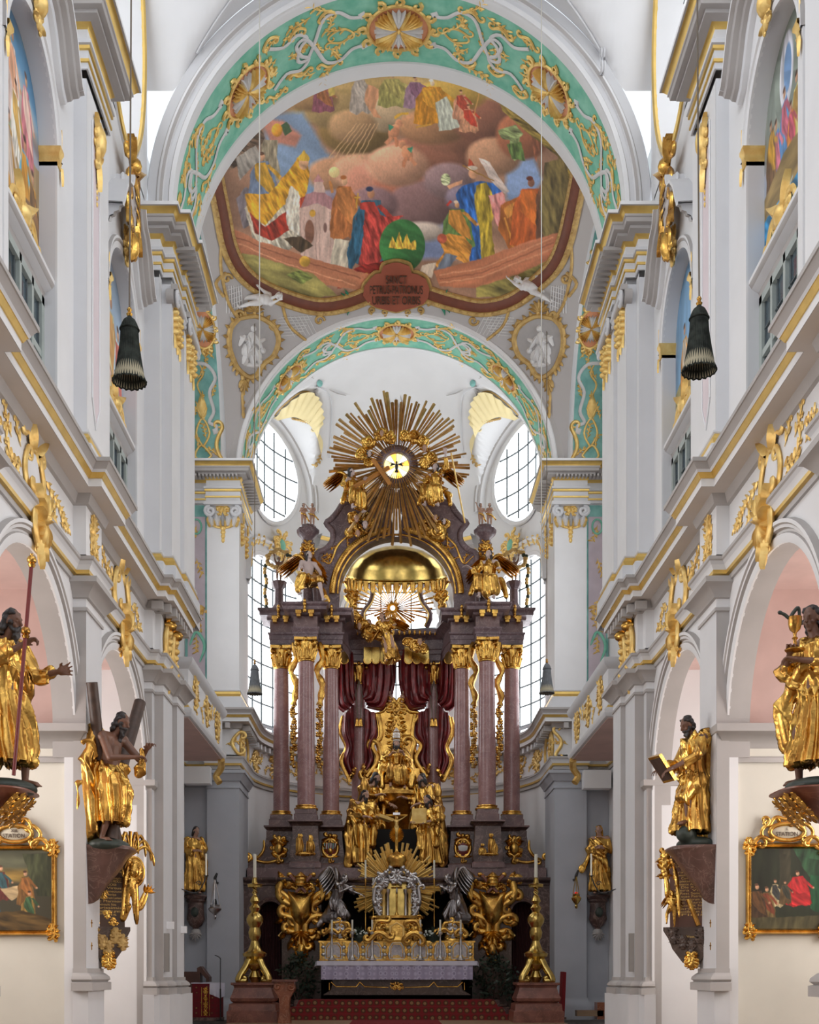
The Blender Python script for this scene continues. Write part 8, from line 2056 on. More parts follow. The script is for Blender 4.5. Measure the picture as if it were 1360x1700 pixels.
mb.tube([(0, TYY+.15, ZP(1520, TYY)), (0, TYY+.15, ZP(1480, TYY))], .03, GOLD, 8); mb.lathe((0, TYY+.1, ZP(1525, TYY)), [(.16, 0), (.18, .05), (.06, .12), (.03, .2), (0, .2)], 14, GOLD); mb.tube([(-.17, TYY+.1, ZP(1473, TYY)), (.17, TYY+.1, ZP(1473, TYY))], .02, GOLD, 6); mb.tube([(0, TYY+.1, ZP(1490, TYY)), (0, TYY+.1, ZP(1466, TYY))], .02, GOLD, 6); mb.ell((0, TYY+.05, ZP(1478, TYY)), (.03, .03, .10), SILVER); mb.build('small_crucifix', T0)
for q in (-1, 1):
  for j, (x, r_) in enumerate(((15, .05), (22, .065), (30, .055))):
    mb = MB(SILVER); X = q*x*k_; mb.lathe((X, TYY-.05*j, 0), [(r_*1.4, ZP(1526, TYY)), (r_*1.4, ZP(1522, TYY)), (r_, ZP(1519, TYY)), (r_*.9, ZP(1484, TYY)), (r_*1.3, ZP(1482, TYY)), (r_*1.5, ZP(1476, TYY)), (0, ZP(1475.5, TYY))], 12, SILVER if j != 1 else GOLDL); mb.build('column', T0)
  mb = MB(SILVER); mp = frontmap(0, TYY-.15, 0)
  pts = smooth([tf(q*40, 1470), tf(q*34, 1460), tf(q*24, 1453), tf(q*14, 1446), tf(q*6, 1436)]); otube(mb, pts, .045, mp, SILVER, taper=False); otube(mb, [(a, b-.09) for a, b in pts], .03, mp, GOLDL, taper=False)
  otube(mb, cscroll(tf(q*22, 1528), tf(q*36, 1476), -.15*q, .12), .05, mp, SILVER); [rocaille(mb, tf(q*u, v), .26, .3, mp, SILVER, u, .025, .7) for u, v in ((30, 1490), (30, 1510), (26, 1468))]; rocaille(mb, tf(q*24, 1462), .5, .4, mp, SILVER, 5+q, .04); otube(mb, spir(tf(q*36, 1526), .12, 0, 1.3, q), .05, mp, GOLD)
  for (x, y) in ((18, 1450), (30, 1462), (36, 1500), (10, 1442)): obump(mb, tf(q*x, y), .09, .11, mp, SILVER, h=.14)
  mb.build('silver_volute', T0, ang=60)
mb = MB(GOLD); mp = frontmap(0, TYY-.1, 0); mb.lathe(tp(0, 1440, TYY-.0), [(.26, 0), (.3, .05), (.28, .12), (.34, .2), (.3, .34), (.16, .42), (.06, .46), (.03, .55), (0, .7)], 12, GOLD); rocaille(mb, tf(0, 1455), .6, .4, mp, SILVER, 3, .04)
mb.build('crown', T0, ang=60)
# crucifix above the tabernacle
root = thing('crucifix', (0, 37.9, ZP(1398, 37.9)), 'gilt crucifix with silver title plate and ray halo above the tabernacle', 'crucifix')
q_ = lambda x, py: (x*37.9/2000, 37.9, ZP(py, 37.9))
mb = MB(GOLD); mb.tube([q_(0, 1450), q_(0, 1346)], .06, GOLD, 8); mb.tube([q_(-18, 1354), q_(18, 1354)], .045, GOLD, 8); mb.build('cross', root)
mb = MB(GOLD)
for k in range(24): a = 2*PI*k/24; mb.tube([q_(3*cos(a), 1386-3*sin(a)), q_(12*cos(a), 1386-13*sin(a))], [.03, .02], GOLD, 4)
mb.build('halo_rays', root)
mb = MB(SILVER); mb.box(-.11, .11, 37.78, 37.84, ZP(1353, 37.8), ZP(1349, 37.8), SILVER); mb.build('title_plate', root)
JJ = dict(BASE); JJ.update(eR=(-.42,0,1.55), hR=(-.66,0,1.70), eL=(.42,0,1.55), hL=(.66,0,1.70), head=(.04,-.08,1.58), look=(.3,-1,-.4), kR=(-.06,-.12,.5), kL=(.06,-.1,.5), aR=(-.03,-.02,.08), aL=(.03,-.02,.08), fR=(0,-.6,-1), fL=(0,-.6,-1))
r = set_root('corpus', 'x', 'x', (0, 37.78, ZP(1392, 37.8)), 0, .40); r.parent = root; r.matrix_parent_inverse = root.matrix_world.inverted(); r.name = 'corpus'; del r['label']; del r['category']
rm(make_body(JJ), .022, r, 'body', GOLDL, 2)
# gilt retable behind the table
RY = 36.35; kk = RY/2000
root = thing('retable', (0, RY, ZP(1594, RY)), 'low gilded retable with seven framed silver panels on the altar table', 'retable')
mb = MB(GOLD); z0, z1 = ZP(1595, RY), ZP(1562, RY); mb.box(-128*kk, 128*kk, RY, RY+.45, z0, z1, GOLD); mb.box(-130*kk, 130*kk, RY-.05, RY+.5, z1-.05, z1, GOLD); mb.box(-129*kk, 129*kk, RY-.03, RY, z0, z0+.05, GOLD); mb.build('case', root)
for k, (x, w) in enumerate(((-105, 15), (-72, 9), (-38, 14), (0, 13), (38, 14), (72, 9), (105, 15))):
  mb = MB(SILVER); mp = frontmap(x*kk, RY, (z0+z1)/2); h = (z1-z0)/2-.06
  o_ = [(-w*kk*.9, -h), (w*kk*.9, -h), (w*kk*.9, h*.4), (w*kk*.5, h), (-w*kk*.5, h), (-w*kk*.9, h*.4)]
  mb.add([mp(a*.8, b*.8, .02) for a, b in o_], [tuple(range(6))], mat('relic_panel_silk%d' % k, (.62, .56, .56), .6, noise=.3, nscale=14)); mb.build('panel', root)
  mb = MB(SILVER); otube(mb, o_+[o_[0]], .026, mp, SILVER, taper=False);
  for q in (-1, 1): obump(mb, (q*w*kk*.95, -h*.5), .05, .09, mp, SILVER)
  rocaille(mb, (0, -h*.8), w*kk*1.2, .1, mp, GOLDL, k, .02); mb.build('panel_frame', root)
for x in (-122, -88, -56, -20, 20, 56, 88, 122):
  mb = MB(SILVER); mp = frontmap(x*kk, RY-.02, (z0+z1)/2)
  for k in range(5): obump(mb, (0, .22-.11*k), .05+.02*(k % 2), .06, mp, SILVER if k % 2 else GOLDL)
  mb.build('silver_drop', root)
# altar table with cloth
root = thing('altar_table', (0, 36.0, .9), 'dark marble altar table with gilt linework under a lace cloth', 'table')
tY = 35.6; zt2 = ZP(1596, 35.6); mb = MB(DARKM)
mb.box(-2.25, 2.25, tY, 36.9, zt2-.12, zt2-.01, DARKM); zb = ZP(1652, tY)
o_ = [(-2.05, zt2-.12), (-2.0, zt2-.4), (-1.9, zt2-.6), (-1.95, zt2-.85), (-2.2, zb), (2.2, zb), (1.95, zt2-.85), (1.9, zt2-.6), (2.0, zt2-.4), (2.05, zt2-.12)]
mb.prism(o_, tY+.1, 36.9, BROWNM); mb.build('body', root, ang=30)
mb = MB(GOLD); mp = frontmap(0, tY+.1, ZP(1637, tY))
for s in (-1, 1):
  for (a, b) in (((s*1.95, .12), (s*1.80, -.02)), ((s*1.80, -.02), (s*1.2, -.02)), ((s*1.2, -.02), (s*1.1, .12)), ((s*1.1, .12), (s*.95, -.02)), ((s*.95, -.02), (s*.25, -.04)), ((s*2.0, .1), (s*2.0, -.12))): otube(mb, [a, b], .02, mp, GOLD, taper=False)
rocaille(mb, (0, 0), .5, .2, mp, GOLD, 3, .02); mb.build('gilt_linework', root)
root = thing('altar_cloth', (0, 35.6, zt2), 'white linen altar cloth with lilac lace hanging over the table front', 'altar cloth')
mb = MB(LINEN); mb.box(-2.36, 2.36, tY-.06, 36.3, zt2-.012, zt2+.01, LINEN)
G = [[(-2.36+4.72*j/60, tY-.07-.012*sin(j*1.1), zt2+.008-.13*i/2) for j in range(61)] for i in range(3)]; mb.grid(G, LINEN);
for s in (-1, 1): mb.add([(s*2.36, tY-.07, zt2), (s*2.42, tY+.3, zt2), (s*2.46, tY+.3, zt2-.16), (s*2.36, tY-.07, zt2-.12)], [(0,1,2,3)], LINEN)
mb.build('linen', root)
mb = MB(LACE); G = [[(-2.24+4.48*j/90, tY-.05-.015*sin(j*.9)*(1+i*.4), zt2-.12-.42*i/4) for j in range(91)] for i in range(5)]; mb.grid(G, LACE)
for s in (-1, 1): mb.add([(s*2.24, tY-.05, zt2-.1), (s*2.26, tY+.5, zt2-.1), (s*2.26, tY+.5, zt2-.5), (s*2.24, tY-.05, zt2-.54)], [(0,1,2,3)], LACE)
mb.build('lace', root)
# candles and candlesticks on the altar
def small_candle(px, ytop, ybase, foot, lab, Y=36.1, m=SILVER, rk=1.):
  X = XP(px, Y); z0, z1, z2 = ZP(foot, Y), ZP(ybase, Y), ZP(ytop, Y)
  root = thing('candlestick', (X, Y, z0), lab, 'candlestick', 'candlesticks on the altar')
  H = z1-z0; mb = MB(m); mb.lathe((X, Y, z0), [(a*rk, b) for a, b in [(.13, 0), (.13, .02), (.07, .08), (.03, .16), (.05, H*.35), (.025, H*.45), (.045, H*.6), (.02, H*.75), (.035, H*.88), (.07, H*.93), (.07, H*.96), (.03, H)]], 14, m); mb.build('stick', root)
  mb = MB(WAX); mb.tube([(X, Y, z1), (X, Y, z2)], .028, WAX, 10); mb.build('candle', root)
od = ['first', 'second', 'third', 'fourth', 'fifth', 'sixth']
for k, px in enumerate((551, 585, 618, 698, 731, 765)): small_candle(px, 1527, 1546, 1594, 'silver candlestick standing on the altar cloth, %s of six from the left' % od[k])
for k, px in enumerate((607, 620, 632, 683, 695, 721)):
  yt = (1428, 1458, 1470, 1470, 1458, 1428)[k]; small_candle(px, yt, yt+30, 1562, 'tall thin candle on the retable around the tabernacle, %s of six from the left' % od[k], 36.42, GOLD, .45)
for s in (-1, 1):
  X = XP(658+s*61, 36.4); root = thing('flower_arrangement', (X, 36.4, ZP(1562, 36.4)), 'white flowers with dark leaves %s of the tabernacle' % ('left' if s < 0 else 'right'), 'flowers', 'flower arrangements')
  rn = random.Random(s+4); mb = MB(GREEN); mb.ell((X, 36.4, ZP(1556, 36.4)), (.22, .18, .16)); mb.ell((X, 36.4, ZP(1561, 36.4)), (.14, .14, .1))
  for k in range(30): a = rn.uniform(0, 6.28); e = rn.uniform(0, 1.3); d = V3(cos(a)*cos(e), sin(a)*cos(e), sin(e)); c_ = Vector((X, 36.4, ZP(1556, 36.4))); mb.tube([c_+d*.12, c_+d*.25, c_+d*.34], [.02, .035, .005], GREEN, 5, sq=.4)
  mb.build('leaves', root); mb = MB(FLOWER)
  for k in range(26): mb.ell((X+rn.uniform(-.27, .27), 36.22+rn.uniform(-.03, .1), ZP(1551, 36.4)+rn.uniform(-.06, .13)), rn.uniform(.02, .035), FLOWER, 7, 5)
  mb.build('blossoms', root)
# dark shrubs beside the altar steps
for s in (-1, 1):
  X = s*2.95; zf = ZP(1655, 36.2) if s < 0 else ZP(1660, 36.2)
  root = thing('potted_shrub', (X, 36.1, .3), 'dark green potted shrub in the shade %s of the altar table' % ('left' if s < 0 else 'right'), 'plant', 'potted shrubs')
  mb = MB(GREEN); rn = random.Random(9+s); c_ = Vector((X, 36.1, 1.45))
  for k in range(520):
    a = rn.uniform(0, 6.28); e = rn.uniform(-.9, 1.5); R = rn.uniform(.5, 1.); d = V3(cos(a)*cos(e)*.72, sin(a)*cos(e)*.45, sin(e)*.85)*R; p = c_+d
    v = V3(rn.uniform(-1, 1), rn.uniform(-1, 1), rn.uniform(-.3, 1)).normalized(); w = v.orthogonal().normalized()*.028; L = rn.uniform(.09, .16)
    mb.add([p-w, p+v*L*.5-w*1.2, p+v*L, p+v*L*.5+w*1.2, p+w], [(0,1,2,3,4)], GREEN)
  mb.build('foliage', root, flat=True)
  mb = MB(WOOD);
  for k in range(7): a = k*.9; mb.tube([(X, 36.1, .65), (X+.2*cos(a), 36.1+.15*sin(a), 1.2), (X+.45*cos(a), 36.1+.3*sin(a), 1.9)], [.03, .02, .008], WOOD, 5)
  mb.build('stems', root)
  mb = MB(DARKM); mb.lathe((X, 36.1, .3), [(.22, 0), (.32, .4), (.35, .42), (.35, .47), (.30, .47), (.28, .4), (0, .4)], 18, DARKM); mb.build('pot', root)
# steps with carpets
def zt_(py, Y): return ZP(py, Y)
st = [(35.9, 1652, 3.0), (35.0, 1664, 3.3), (34.2, 1676, 3.6)]
mb = MB(DARKM); prev = 38.0
zs_ = [ZP(1652, 35.4), .9, .72, .55]
mb.box(-3.0, 3.0, 35.2, 37.0, .3, .90, DARKM); mb.box(-3.25, 3.25, 34.8, 35.25, .3, .70, DARKM); mb.box(-3.5, 3.5, 34.4, 34.85, .3, .50, DARKM); mb.box(-3.8, 3.8, 34.0, 34.45, 0.3, .34, DARKM)
struct(mb, 'floor_altar_steps')
root = thing('altar_carpet', (0, 35.0, .9), 'patterned dark red carpet covering the altar steps', 'carpet')
mb = MB(RUG); w_ = 2.75
pts = [(36.2, .905), (35.19, .905), (35.18, .705), (34.79, .705), (34.78, .505), (34.39, .505), (34.38, .345), (33.95, .345)]
for i in range(len(pts)-1):
  (ya, za), (yb, zb_) = pts[i], pts[i+1]; mb.add([(-w_-.1*i, ya, za+.01), (w_+.1*i, ya, za+.01), (w_+.1*(i+1), yb-.005, zb_+.01), (-w_-.1*(i+1), yb-.005, zb_+.01)], [(0,1,2,3)], RUG)
mb.build('pile', root, ang=20)
mb = MB(FLOORM); mb.box(-4.5, 4.5, 31.3, 34.0, .15, .36, mat('pale_oak_step', (.34, .22, .13), .45, noise=.2)); mb.box(-4.5, 4.5, 30.9, 31.3, 0, .2, MATS['pale_oak_step']); struct(mb, 'floor_choir_step')
root = thing('red_runner', (0, 32, .36), 'plain bright red carpet runner in the middle of the choir', 'carpet'); mb = MB(CARPET); mb.box(-1.25, 1.15, 31.28, 33.9, .362, .375, CARPET); mb.box(-1.25, 1.15, 31.27, 31.295, .2, .37, CARPET); mb.box(-1.25, 1.15, 28.6, 31.28, .302, .315, CARPET); mb.build('pile', root)
# big standing candlesticks on marble pedestals
for s in (-1, 1):
  CY = 33.0; X = XP(658-235 if s < 0 else 890, CY); zt3 = ZP(1631, CY); lab = 'left' if s < 0 else 'right'
  root = thing('marble_pedestal', (X, CY, .36), 'moulded red marble pedestal under the tall %s altar candlestick' % lab, 'pedestal', 'pedestals of the tall candlesticks')
  mb = MB(REDM); h = .52
  pl = [(X+h, CY+h), (X+h, CY-h), (X-h, CY-h), (X-h, CY+h), (X+h, CY+h)]
  z = zt3; mb.plan(pl, [(-h, z), (.06, z), (.06, z-.06), (.0, z-.08), (-.02, z-.14), (.03, z-.3), (.08, z-.42), (.06, z-.5), (.0, z-.54), (.10, z-.58), (.12, z-.75), (.16, z-.78), (.16, .15)], [REDM]*12, 1)
  mb.build('block', root, ang=25)
  root = thing('standing_candlestick', (X, CY, zt3), 'tall ornate brass candlestick with thick candle on the %s marble pedestal' % lab, 'candlestick', 'tall brass candlesticks')
  k3 = CY/2000; zz = lambda py: ZP(py, CY)
  mb = MB(BRASS); P_ = [(5, 1631), (9, 1622), (5, 1612), (10, 1606), (12, 1600), (8, 1594), (16, 1588), (17, 1583), (10, 1578), (7, 1570), (5, 1562), (8, 1556), (9, 1548), (7, 1540), (11, 1532), (12, 1526), (10, 1520), (5, 1514), (8, 1507), (4, 1501), (7, 1496), (5, 1490)]
  mb.lathe((X, CY, 0), [(a*k3*1.2, zz(b)) for a, b in P_]+[(0, zz(1489))], 28, BRASS); mb.build('baluster', root)
  mb = MB(BRASS); pts = [(X, CY, zz(1491-2*k)) for k in range(12)]
  V = []; n = 24; rows = 22
  for a in range(rows+1):
    zc_ = zz(1491)+(zz(1468)-zz(1491))*a/rows
    for b in range(n): t = 2*PI*b/n; rr = (.065+.018*sin(2*(t+a*.42)))*(1-.25*a/rows); V.append((X+rr*cos(t), CY+rr*sin(t), zc_))
  mb.add(V, [(a*n+b, a*n+(b+1) % n, (a+1)*n+(b+1) % n, (a+1)*n+b) for a in range(rows) for b in range(n)], BRASS); mb.build('twisted_shaft', root, ang=80)
  mb = MB(BRASS); mb.lathe((X, CY, 0), [(0, zz(1470)), (4*k3, zz(1469)), (12*k3, zz(1473)), (12*k3, zz(1470)), (13*k3, zz(1468)), (5*k3, zz(1466)), (3.5*k3, zz(1458)), (4.5*k3, zz(1457)), (0, zz(1457))], 28, BRASS); mb.build('drip_pan', root)
  mb = MB(WAX); mb.tube([(X, CY, zz(1458)), (X, CY, zz(1418))], .045, WAX, 14); mb.build('candle', root)
  for k in range(3):
    a = -PI/2+2*PI*k/3+(PI/3 if True else 0); dx, dy = cos(a), sin(a); mb = MB(BRASS)
    pr = smooth([(6, 1590), (10, 1596), (14, 1606), (22, 1620), (24, 1628), (20, 1632), (15, 1629), (15, 1623), (19, 1622)], 4)
    mb.tube([(X+dx*u*k3*1.2, CY+dy*u*k3*1.2, max(zz(v), zt3+.04)) for u, v in pr], [.105]*(len(pr)-8)+[.10, .09, .09, .08, .07, .06, .05, .04], BRASS, 10, sq=.9); mb.build('scroll_foot', root)
# carved orange marble console beside the left pedestal
root = thing('marble_balustrade_post', (XP(473, 32), 32, .4), 'carved orange-red marble balustrade post beside the left candlestick pedestal', 'post')
mb = MB(REDM); OM = mat('orange_marble', (.34, .11, .05), .3, col2=(.2, .06, .03), nscale=4, vein=(.5, .25, .15)); x0 = XP(473, 32); zt4 = ZP(1626, 32)
mb.box(x0-.32, x0+.32, 31.7, 32.3, zt4-.06, zt4, REDM); mb.prism([(x0-.26, zt4-.06), (x0+.26, zt4-.06), (x0+.28, zt4-.25), (x0+.14, zt4-.5), (x0+.12, zt4-.8), (x0+.2, .16), (x0-.2, .16), (x0-.12, zt4-.8), (x0-.14, zt4-.5), (x0-.28, zt4-.25)], 31.8, 32.2, OM); mp = frontmap(x0, 31.8, zt4-.3)
otube(mb, spir((.18, .1), .09, 0, 1.3, -1), .04, mp, OM); otube(mb, spir((-.18, .1), .09, 0, 1.3, 1), .04, mp, OM); mb.build('shaft', root, ang=30)
# ================================================================ CHOIR SIDES
for s in (-1, 1):
  sd = SN[s]
  root = thing('oratory_balcony', (s*5.3, 31.5, 9.0), 'white balcony with gilt filigree parapet on the %s wall of the choir' % sd, 'balcony', 'choir balconies')
  mb = MB(PALE); ya, yb = 28.4, 34.1; W = 4.95
  pth = [(s*6.35, ya), (s*W, ya), (s*W, yb), (s*6.35, yb)]
  mb.plan(pth, [(a_, b_+1.62) for a_, b_ in [(0, 6.1), (.06, 6.12), (.1, 6.2), (.1, 6.28), (.03, 6.34), (.0, 6.4), (.0, 7.25), (.05, 7.3), (.1, 7.36), (.12, 7.42), (.12, 7.5), (-.12, 7.5), (-.12, 6.2)]], [PALE, PALE, WHITE, PALE, BAND, WHITE, PALE, PALE, PALE, PALE, ORANGE, WHITE], s)
  mb.box(s*W, s*6.35, ya, yb, 7.70, 7.76, CHAPEL); mb.build('parapet', root)
  mb = MB(GOLDL); mp = wallmap(s, W, 0, 8.45)
  for k in range(12): spray(mb, (ya+.5+.42*k, -.1*(k % 2)), .3+.5*(k % 3), .5, mp, 300+k, GOLDL, .02)
  for yy in (29.4, 31.2, 33.0): rocaille(mb, (yy, 0), .9, .7, mp, GOLDL, int(yy), .035, 1.)
  mb.build('gilt_filigree', root, ang=60)
  mb = MB(OCHRE); mp = frontmap(s*5.2, 33.9, 5.9); pts = smooth([(s*W, 33.9, 7.7), (s*(W+.05), 34.2, 7.5), (s*(W+.2), 34.3, 7.3), (s*(W+.1), 34.25, 7.1)]); mb.tube(pts, .10, GOLDL, 8); mb.build('gilt_bracket', root)
  # blank white board on the pier
  x0, x1, y0, y1 = (308, 351, 1275, 1303) if s < 0 else (967, 1012, 1281, 1311)
  BY = 35.7; root = thing('white_board', (XP((x0+x1)/2, BY), BY, ZP((y0+y1)/2, BY)), 'blank white rectangular board fixed on the %s choir pier' % sd, 'board', 'blank boards')
  mb = MB(PLASTICW); mb.box(XP(x0, BY), XP(x1, BY), BY-.30, BY+.12, ZP(y1, BY), ZP(y0, BY), PLASTICW); mb.build('panel', root)
  # sanctuary lamp
  LX, LY = (XP(357, 35.4), 35.4) if s < 0 else (XP(957, 35.4), 35.4); yt, yb2 = (1458, 1526) if s < 0 else (1453, 1514)
  m_ = SILVER if s < 0 else BRASS
  root = thing('sanctuary_lamp', (LX, LY, ZP(yb2, LY)), ('silver hanging sanctuary lamp on chains on the left choir pier' if s < 0 else 'small hanging lamp with red glass on the right choir pier'), 'lamp')
  mb = MB(IRON); zt5 = ZP(yt, LY); mb.tube([(LX, 35.9, zt5-.1), (LX, 35.6, zt5-.12), (LX, LY, zt5), (LX+.06, LY, zt5+.15)], [.04, .03, .05, .03], IRON, 8); mb.build('wall_hook', root)
  zc_ = ZP(yb2-22, LY); mb = MB(m_); sc_ = 1 if s < 0 else .75
  mb.lathe((LX, LY, zc_-.4*sc_), [(0, 0), (.03, .02), (.05, .08), (.03, .12), (.08, .18), (.18*sc_, .26), (.2*sc_, .32), (.12*sc_, .38), (.15*sc_, .42), (.07, .45), (0, .45)], 20, m_)
  mb.build('bowl', root)
  mb = MB(m_)
  for k in range(3): a = 2*PI*k/3+.5; mb.tube([(LX+.17*sc_*cos(a), LY+.17*sc_*sin(a), zc_-.05), (LX+.1*cos(a)*sc_, LY+.1*sin(a)*sc_, zc_+.35), (LX, LY, zt5-.02)], .012, m_, 5)
  mb.build('chains', root)
  mb = MB(REDG); mb.lathe((LX, LY, zc_), [(.05, 0), (.06, .06), (.055, .14), (.04, .2), (0, .2)], 14, REDG if s > 0 else IRON); mb.build('glass', root)
  # little candle sconce by the pier
  root = thing('candle_sconce', (s*4.55, 25.9, 3.6), 'curled iron sconce with one pale candle on the %s chancel pier' % sd, 'sconce', 'iron sconces')
  mb = MB(IRON); mb.tube(smooth([(s*4.67, 25.9, 3.5), (s*4.42, 25.9, 3.42), (s*4.3, 25.9, 3.45), (s*4.2, 25.9, 3.62), (s*4.14, 25.9, 3.78)]), .014, IRON, 6); mb.tube([(s*(4.3+.06*a), 25.9, 3.62+.06*b) for a, b in spir((0, 0), 1, 0, 1.3)], .01, IRON, 5); mb.lathe((s*4.14, 25.9, 3.76), [(0, 0), (.05, .02), (.055, .03), (0, .03)], 12, IRON); mb.build('arm', root)
  mb = MB(WAX); mb.tube([(s*4.14, 25.9, 3.78), (s*4.14, 25.9, 4.26)], .018, WAX, 8); mb.build('candle', root)
  # slim loudspeakers and small sensor boxes
  mb = MB(CASING); mb.box(s*4.77, s*4.67, 24.4, 24.52, 1.72, 2.5, mat('grey_speaker'+sd, (.30, .29, .28), .5)); mb.build('column_loudspeaker', label='slim grey column loudspeaker low on the %s chancel pier' % sd, cat='loudspeaker')
  for j, yy in enumerate((24.72, 25.8)) if s < 0 else ():
    mb = MB(PLASTICW); mb.box(-4.77 if j == 0 else -4.67, -4.63 if j == 0 else -4.55, yy, yy+.1, 2.6-.05*j, 2.75-.05*j, PLASTICW); mb.build('sensor_box', label='small white electrical box on the left chancel pier, %s one' % ('nearer', 'farther')[j], cat='electrical box')
# brocade-covered stand with microphone and wooden stall at the left
AY = 33.6; root = thing('credence_stand', (XP(345, AY), AY, .36), 'stand covered in red brocade with white cloth on top, at the left pier', 'stand')
x0, x1 = XP(321, AY), XP(368, AY); z1 = ZP(1632, AY); mb = MB(ANTEP); mb.box(x0, x1, AY-.2, AY+.35, .45, z1-.02, ANTEP); mb.build('brocade_cover', root)
mb = MB(MATS['red_staff_paint']); mb.box(x0-.02, x1+.02, AY-.24, AY+.38, .36, .46, DARKM); mb.build('foot', root)
mb = MB(GOLD); otube(mb, [(-.08, 0), (-.08, .8)], .012, frontmap((x0+x1)/2-.05, AY-.2, .5), GOLD, taper=False); otube(mb, [(.14, 0), (.14, .8)], .012, frontmap((x0+x1)/2-.05, AY-.2, .5), GOLD, taper=False)
for k in range(4): rocaille(mb, (.03, .1+.2*k), .16, .16, frontmap((x0+x1)/2-.05, AY-.2, .5), GOLD, k, .012)
mb.build('gilt_embroidery', root)
root = thing('white_cloth', (x1, AY, z1), 'white linen cloth draped over the brocade stand', 'cloth'); mb = MB(LINEN)
mb.box(x0-.03, x1+.03, AY-.22, AY+.37, z1-.015, z1+.01, LINEN); G = [[(x1-.3+.42*j/12, AY-.23-.012*sin(j*1.7)*i, z1-.10*i-(.04*i*(1-abs(j-8)/8.))) for j in range(13)] for i in range(4)]; mb.grid(G, LINEN); mb.build('linen', root)
root = thing('microphone_stand', (XP(366, 33.3), 33.3, .36), 'thin black gooseneck microphone beside the brocade stand', 'microphone')
mb = MB(IRON); mx = XP(366, 33.3); mb.tube(smooth([(mx, 33.3, .36), (mx, 33.3, ZP(1600, 33.3)), (mx, 33.3, ZP(1592, 33.3)), (mx-.06, 33.28, ZP(1588, 33.3)), (XP(357, 33.3), 33.25, ZP(1586, 33.3))]), .012, IRON, 6); mb.lathe((mx, 33.3, .36), [(.12, 0), (.12, .02), (.015, .05), (.02, .9), (0, .9)], 14, IRON); mb.build('stand', root)
root = thing('choir_stall', (XP(315, 35), 35, .36), 'dark carved wooden choir stall with sloping desk behind the brocade stand', 'stall')
mb = MB(REDM); WD = mat('stall_wood', (.11, .045, .03), .4, noise=.3, nscale=8); xa = XP(296, 35.2)
mb.box(xa, XP(333, 35.2), 35.0, 35.4, .36, ZP(1613, 35.2), WD); mb.prism([(XP(328, 35.0), ZP(1607, 35)), (XP(334, 35), ZP(1604, 35)), (XP(348, 35), ZP(1622, 35)), (XP(348, 35), ZP(1630, 35)), (XP(343, 35), ZP(1630, 35)), (XP(343, 35), ZP(1625, 35)), (XP(333, 35), ZP(1614, 35)), (XP(333, 35), .36), (XP(328, 35), .36)], 34.9, 35.4, WD); mb.build('desk', root, ang=30)
root = thing('wooden_bench', (XP(986, 35), 35, .36), 'low pale wooden bench at the foot of the right choir pier', 'bench')
mb = MB(MATS['pale_oak_step']); mb.box(XP(955, 35), XP(998, 35), 34.6, 35.0, .45, .62, None); mb.box(XP(988, 35), XP(1000, 35), 34.6, 35.1, .36, .85, MATS['orange_marble']); mb.build('seat', root)
root = thing('red_cushion', (XP(935, 34.9), 34.9, .36), 'dark red upholstered kneeler leaning by the right candlestick', 'kneeler')
mb = MB(CARPET); mb.prism([(XP(929, 34.9), .42), (XP(935, 34.9), .42), (XP(938, 34.9), ZP(1614, 34.9)), (XP(933, 34.9), ZP(1613, 34.9))], 34.6, 35.2, CARPET); mb.box(XP(926, 34.9), XP(938, 34.9), 34.6, 35.2, .36, .43, DARKM); mb.build('back', root, ang=30)
# ================================================================ TASSELS ON ROPES
def tassel(px, ytop, ybot, w, Y, lab, cl, flare=1., group=None):
  X = XP(px, Y); z1, z0 = ZP(ytop, Y), ZP(ybot, Y); R = w*Y/4000.; H = z1-z0
  root = thing('hanging_tassel', (X, Y, z0), lab, 'tassel', group)
  mb = MB(cl); n = 144; V = []; pr = [(0, 1.), (.12, .985), (.2, .96), (.34, .93), (.44, .88), (.52, .83), (.54, .79), (.50, .785), (.52, .77), (.56, .6), (.7, .35), (.86, .1), (1., 0)]
  for (r_, z_) in pr:
    for b in range(n):
      t = 2*PI*b/n; q = 1+(.035*sin(t*36) if z_ < .78 else .03*sin(t*24+z_*30)); V.append((X+R*r_*q*cos(t), Y+R*r_*q*sin(t), z0+H*z_))
  mb.add(V, [(a*n+b, a*n+(b+1) % n, (a+1)*n+(b+1) % n, (a+1)*n+b) for a in range(len(pr)-1) for b in range(n)], cl); mb.build('fringe', root, ang=80)
  mb = MB(LINING); n = 48; mb.lathe((X, Y, 0), [(R*.985, z0+.005), (R*.6, z0+H*.4), (R*.4, z0+H*.7), (0, z0+H*.72)], n, LINING); mb.build('lining', root)
  mb = MB(cl); mb.tube([(X+R*(1.0+.02*sin(k*2.1))*cos(t), Y+R*(1.0+.02*sin(k*2.1))*sin(t), z0+.012*sin(k*1.9)) for k, t in enumerate([2*PI*k/60 for k in range(61)])], R*.045, cl if flare else LINING, 6); mb.build('scalloped_hem', root)
  mb = MB(cl); mb.tube([(X+R*.55*cos(t), Y+R*.55*sin(t), z0+H*.79) for t in [2*PI*k/30 for k in range(31)]], R*.06, cl, 6); mb.build('collar', root)
  mb = MB(GOLD); mb.lathe((X, Y, z1-.01), [(.03, 0), (.045, .03), (.02, .06), (.035, .09), (.02, .12), (0, .13)], 12, GOLD); mb.build('finial', root)
  return X, z1
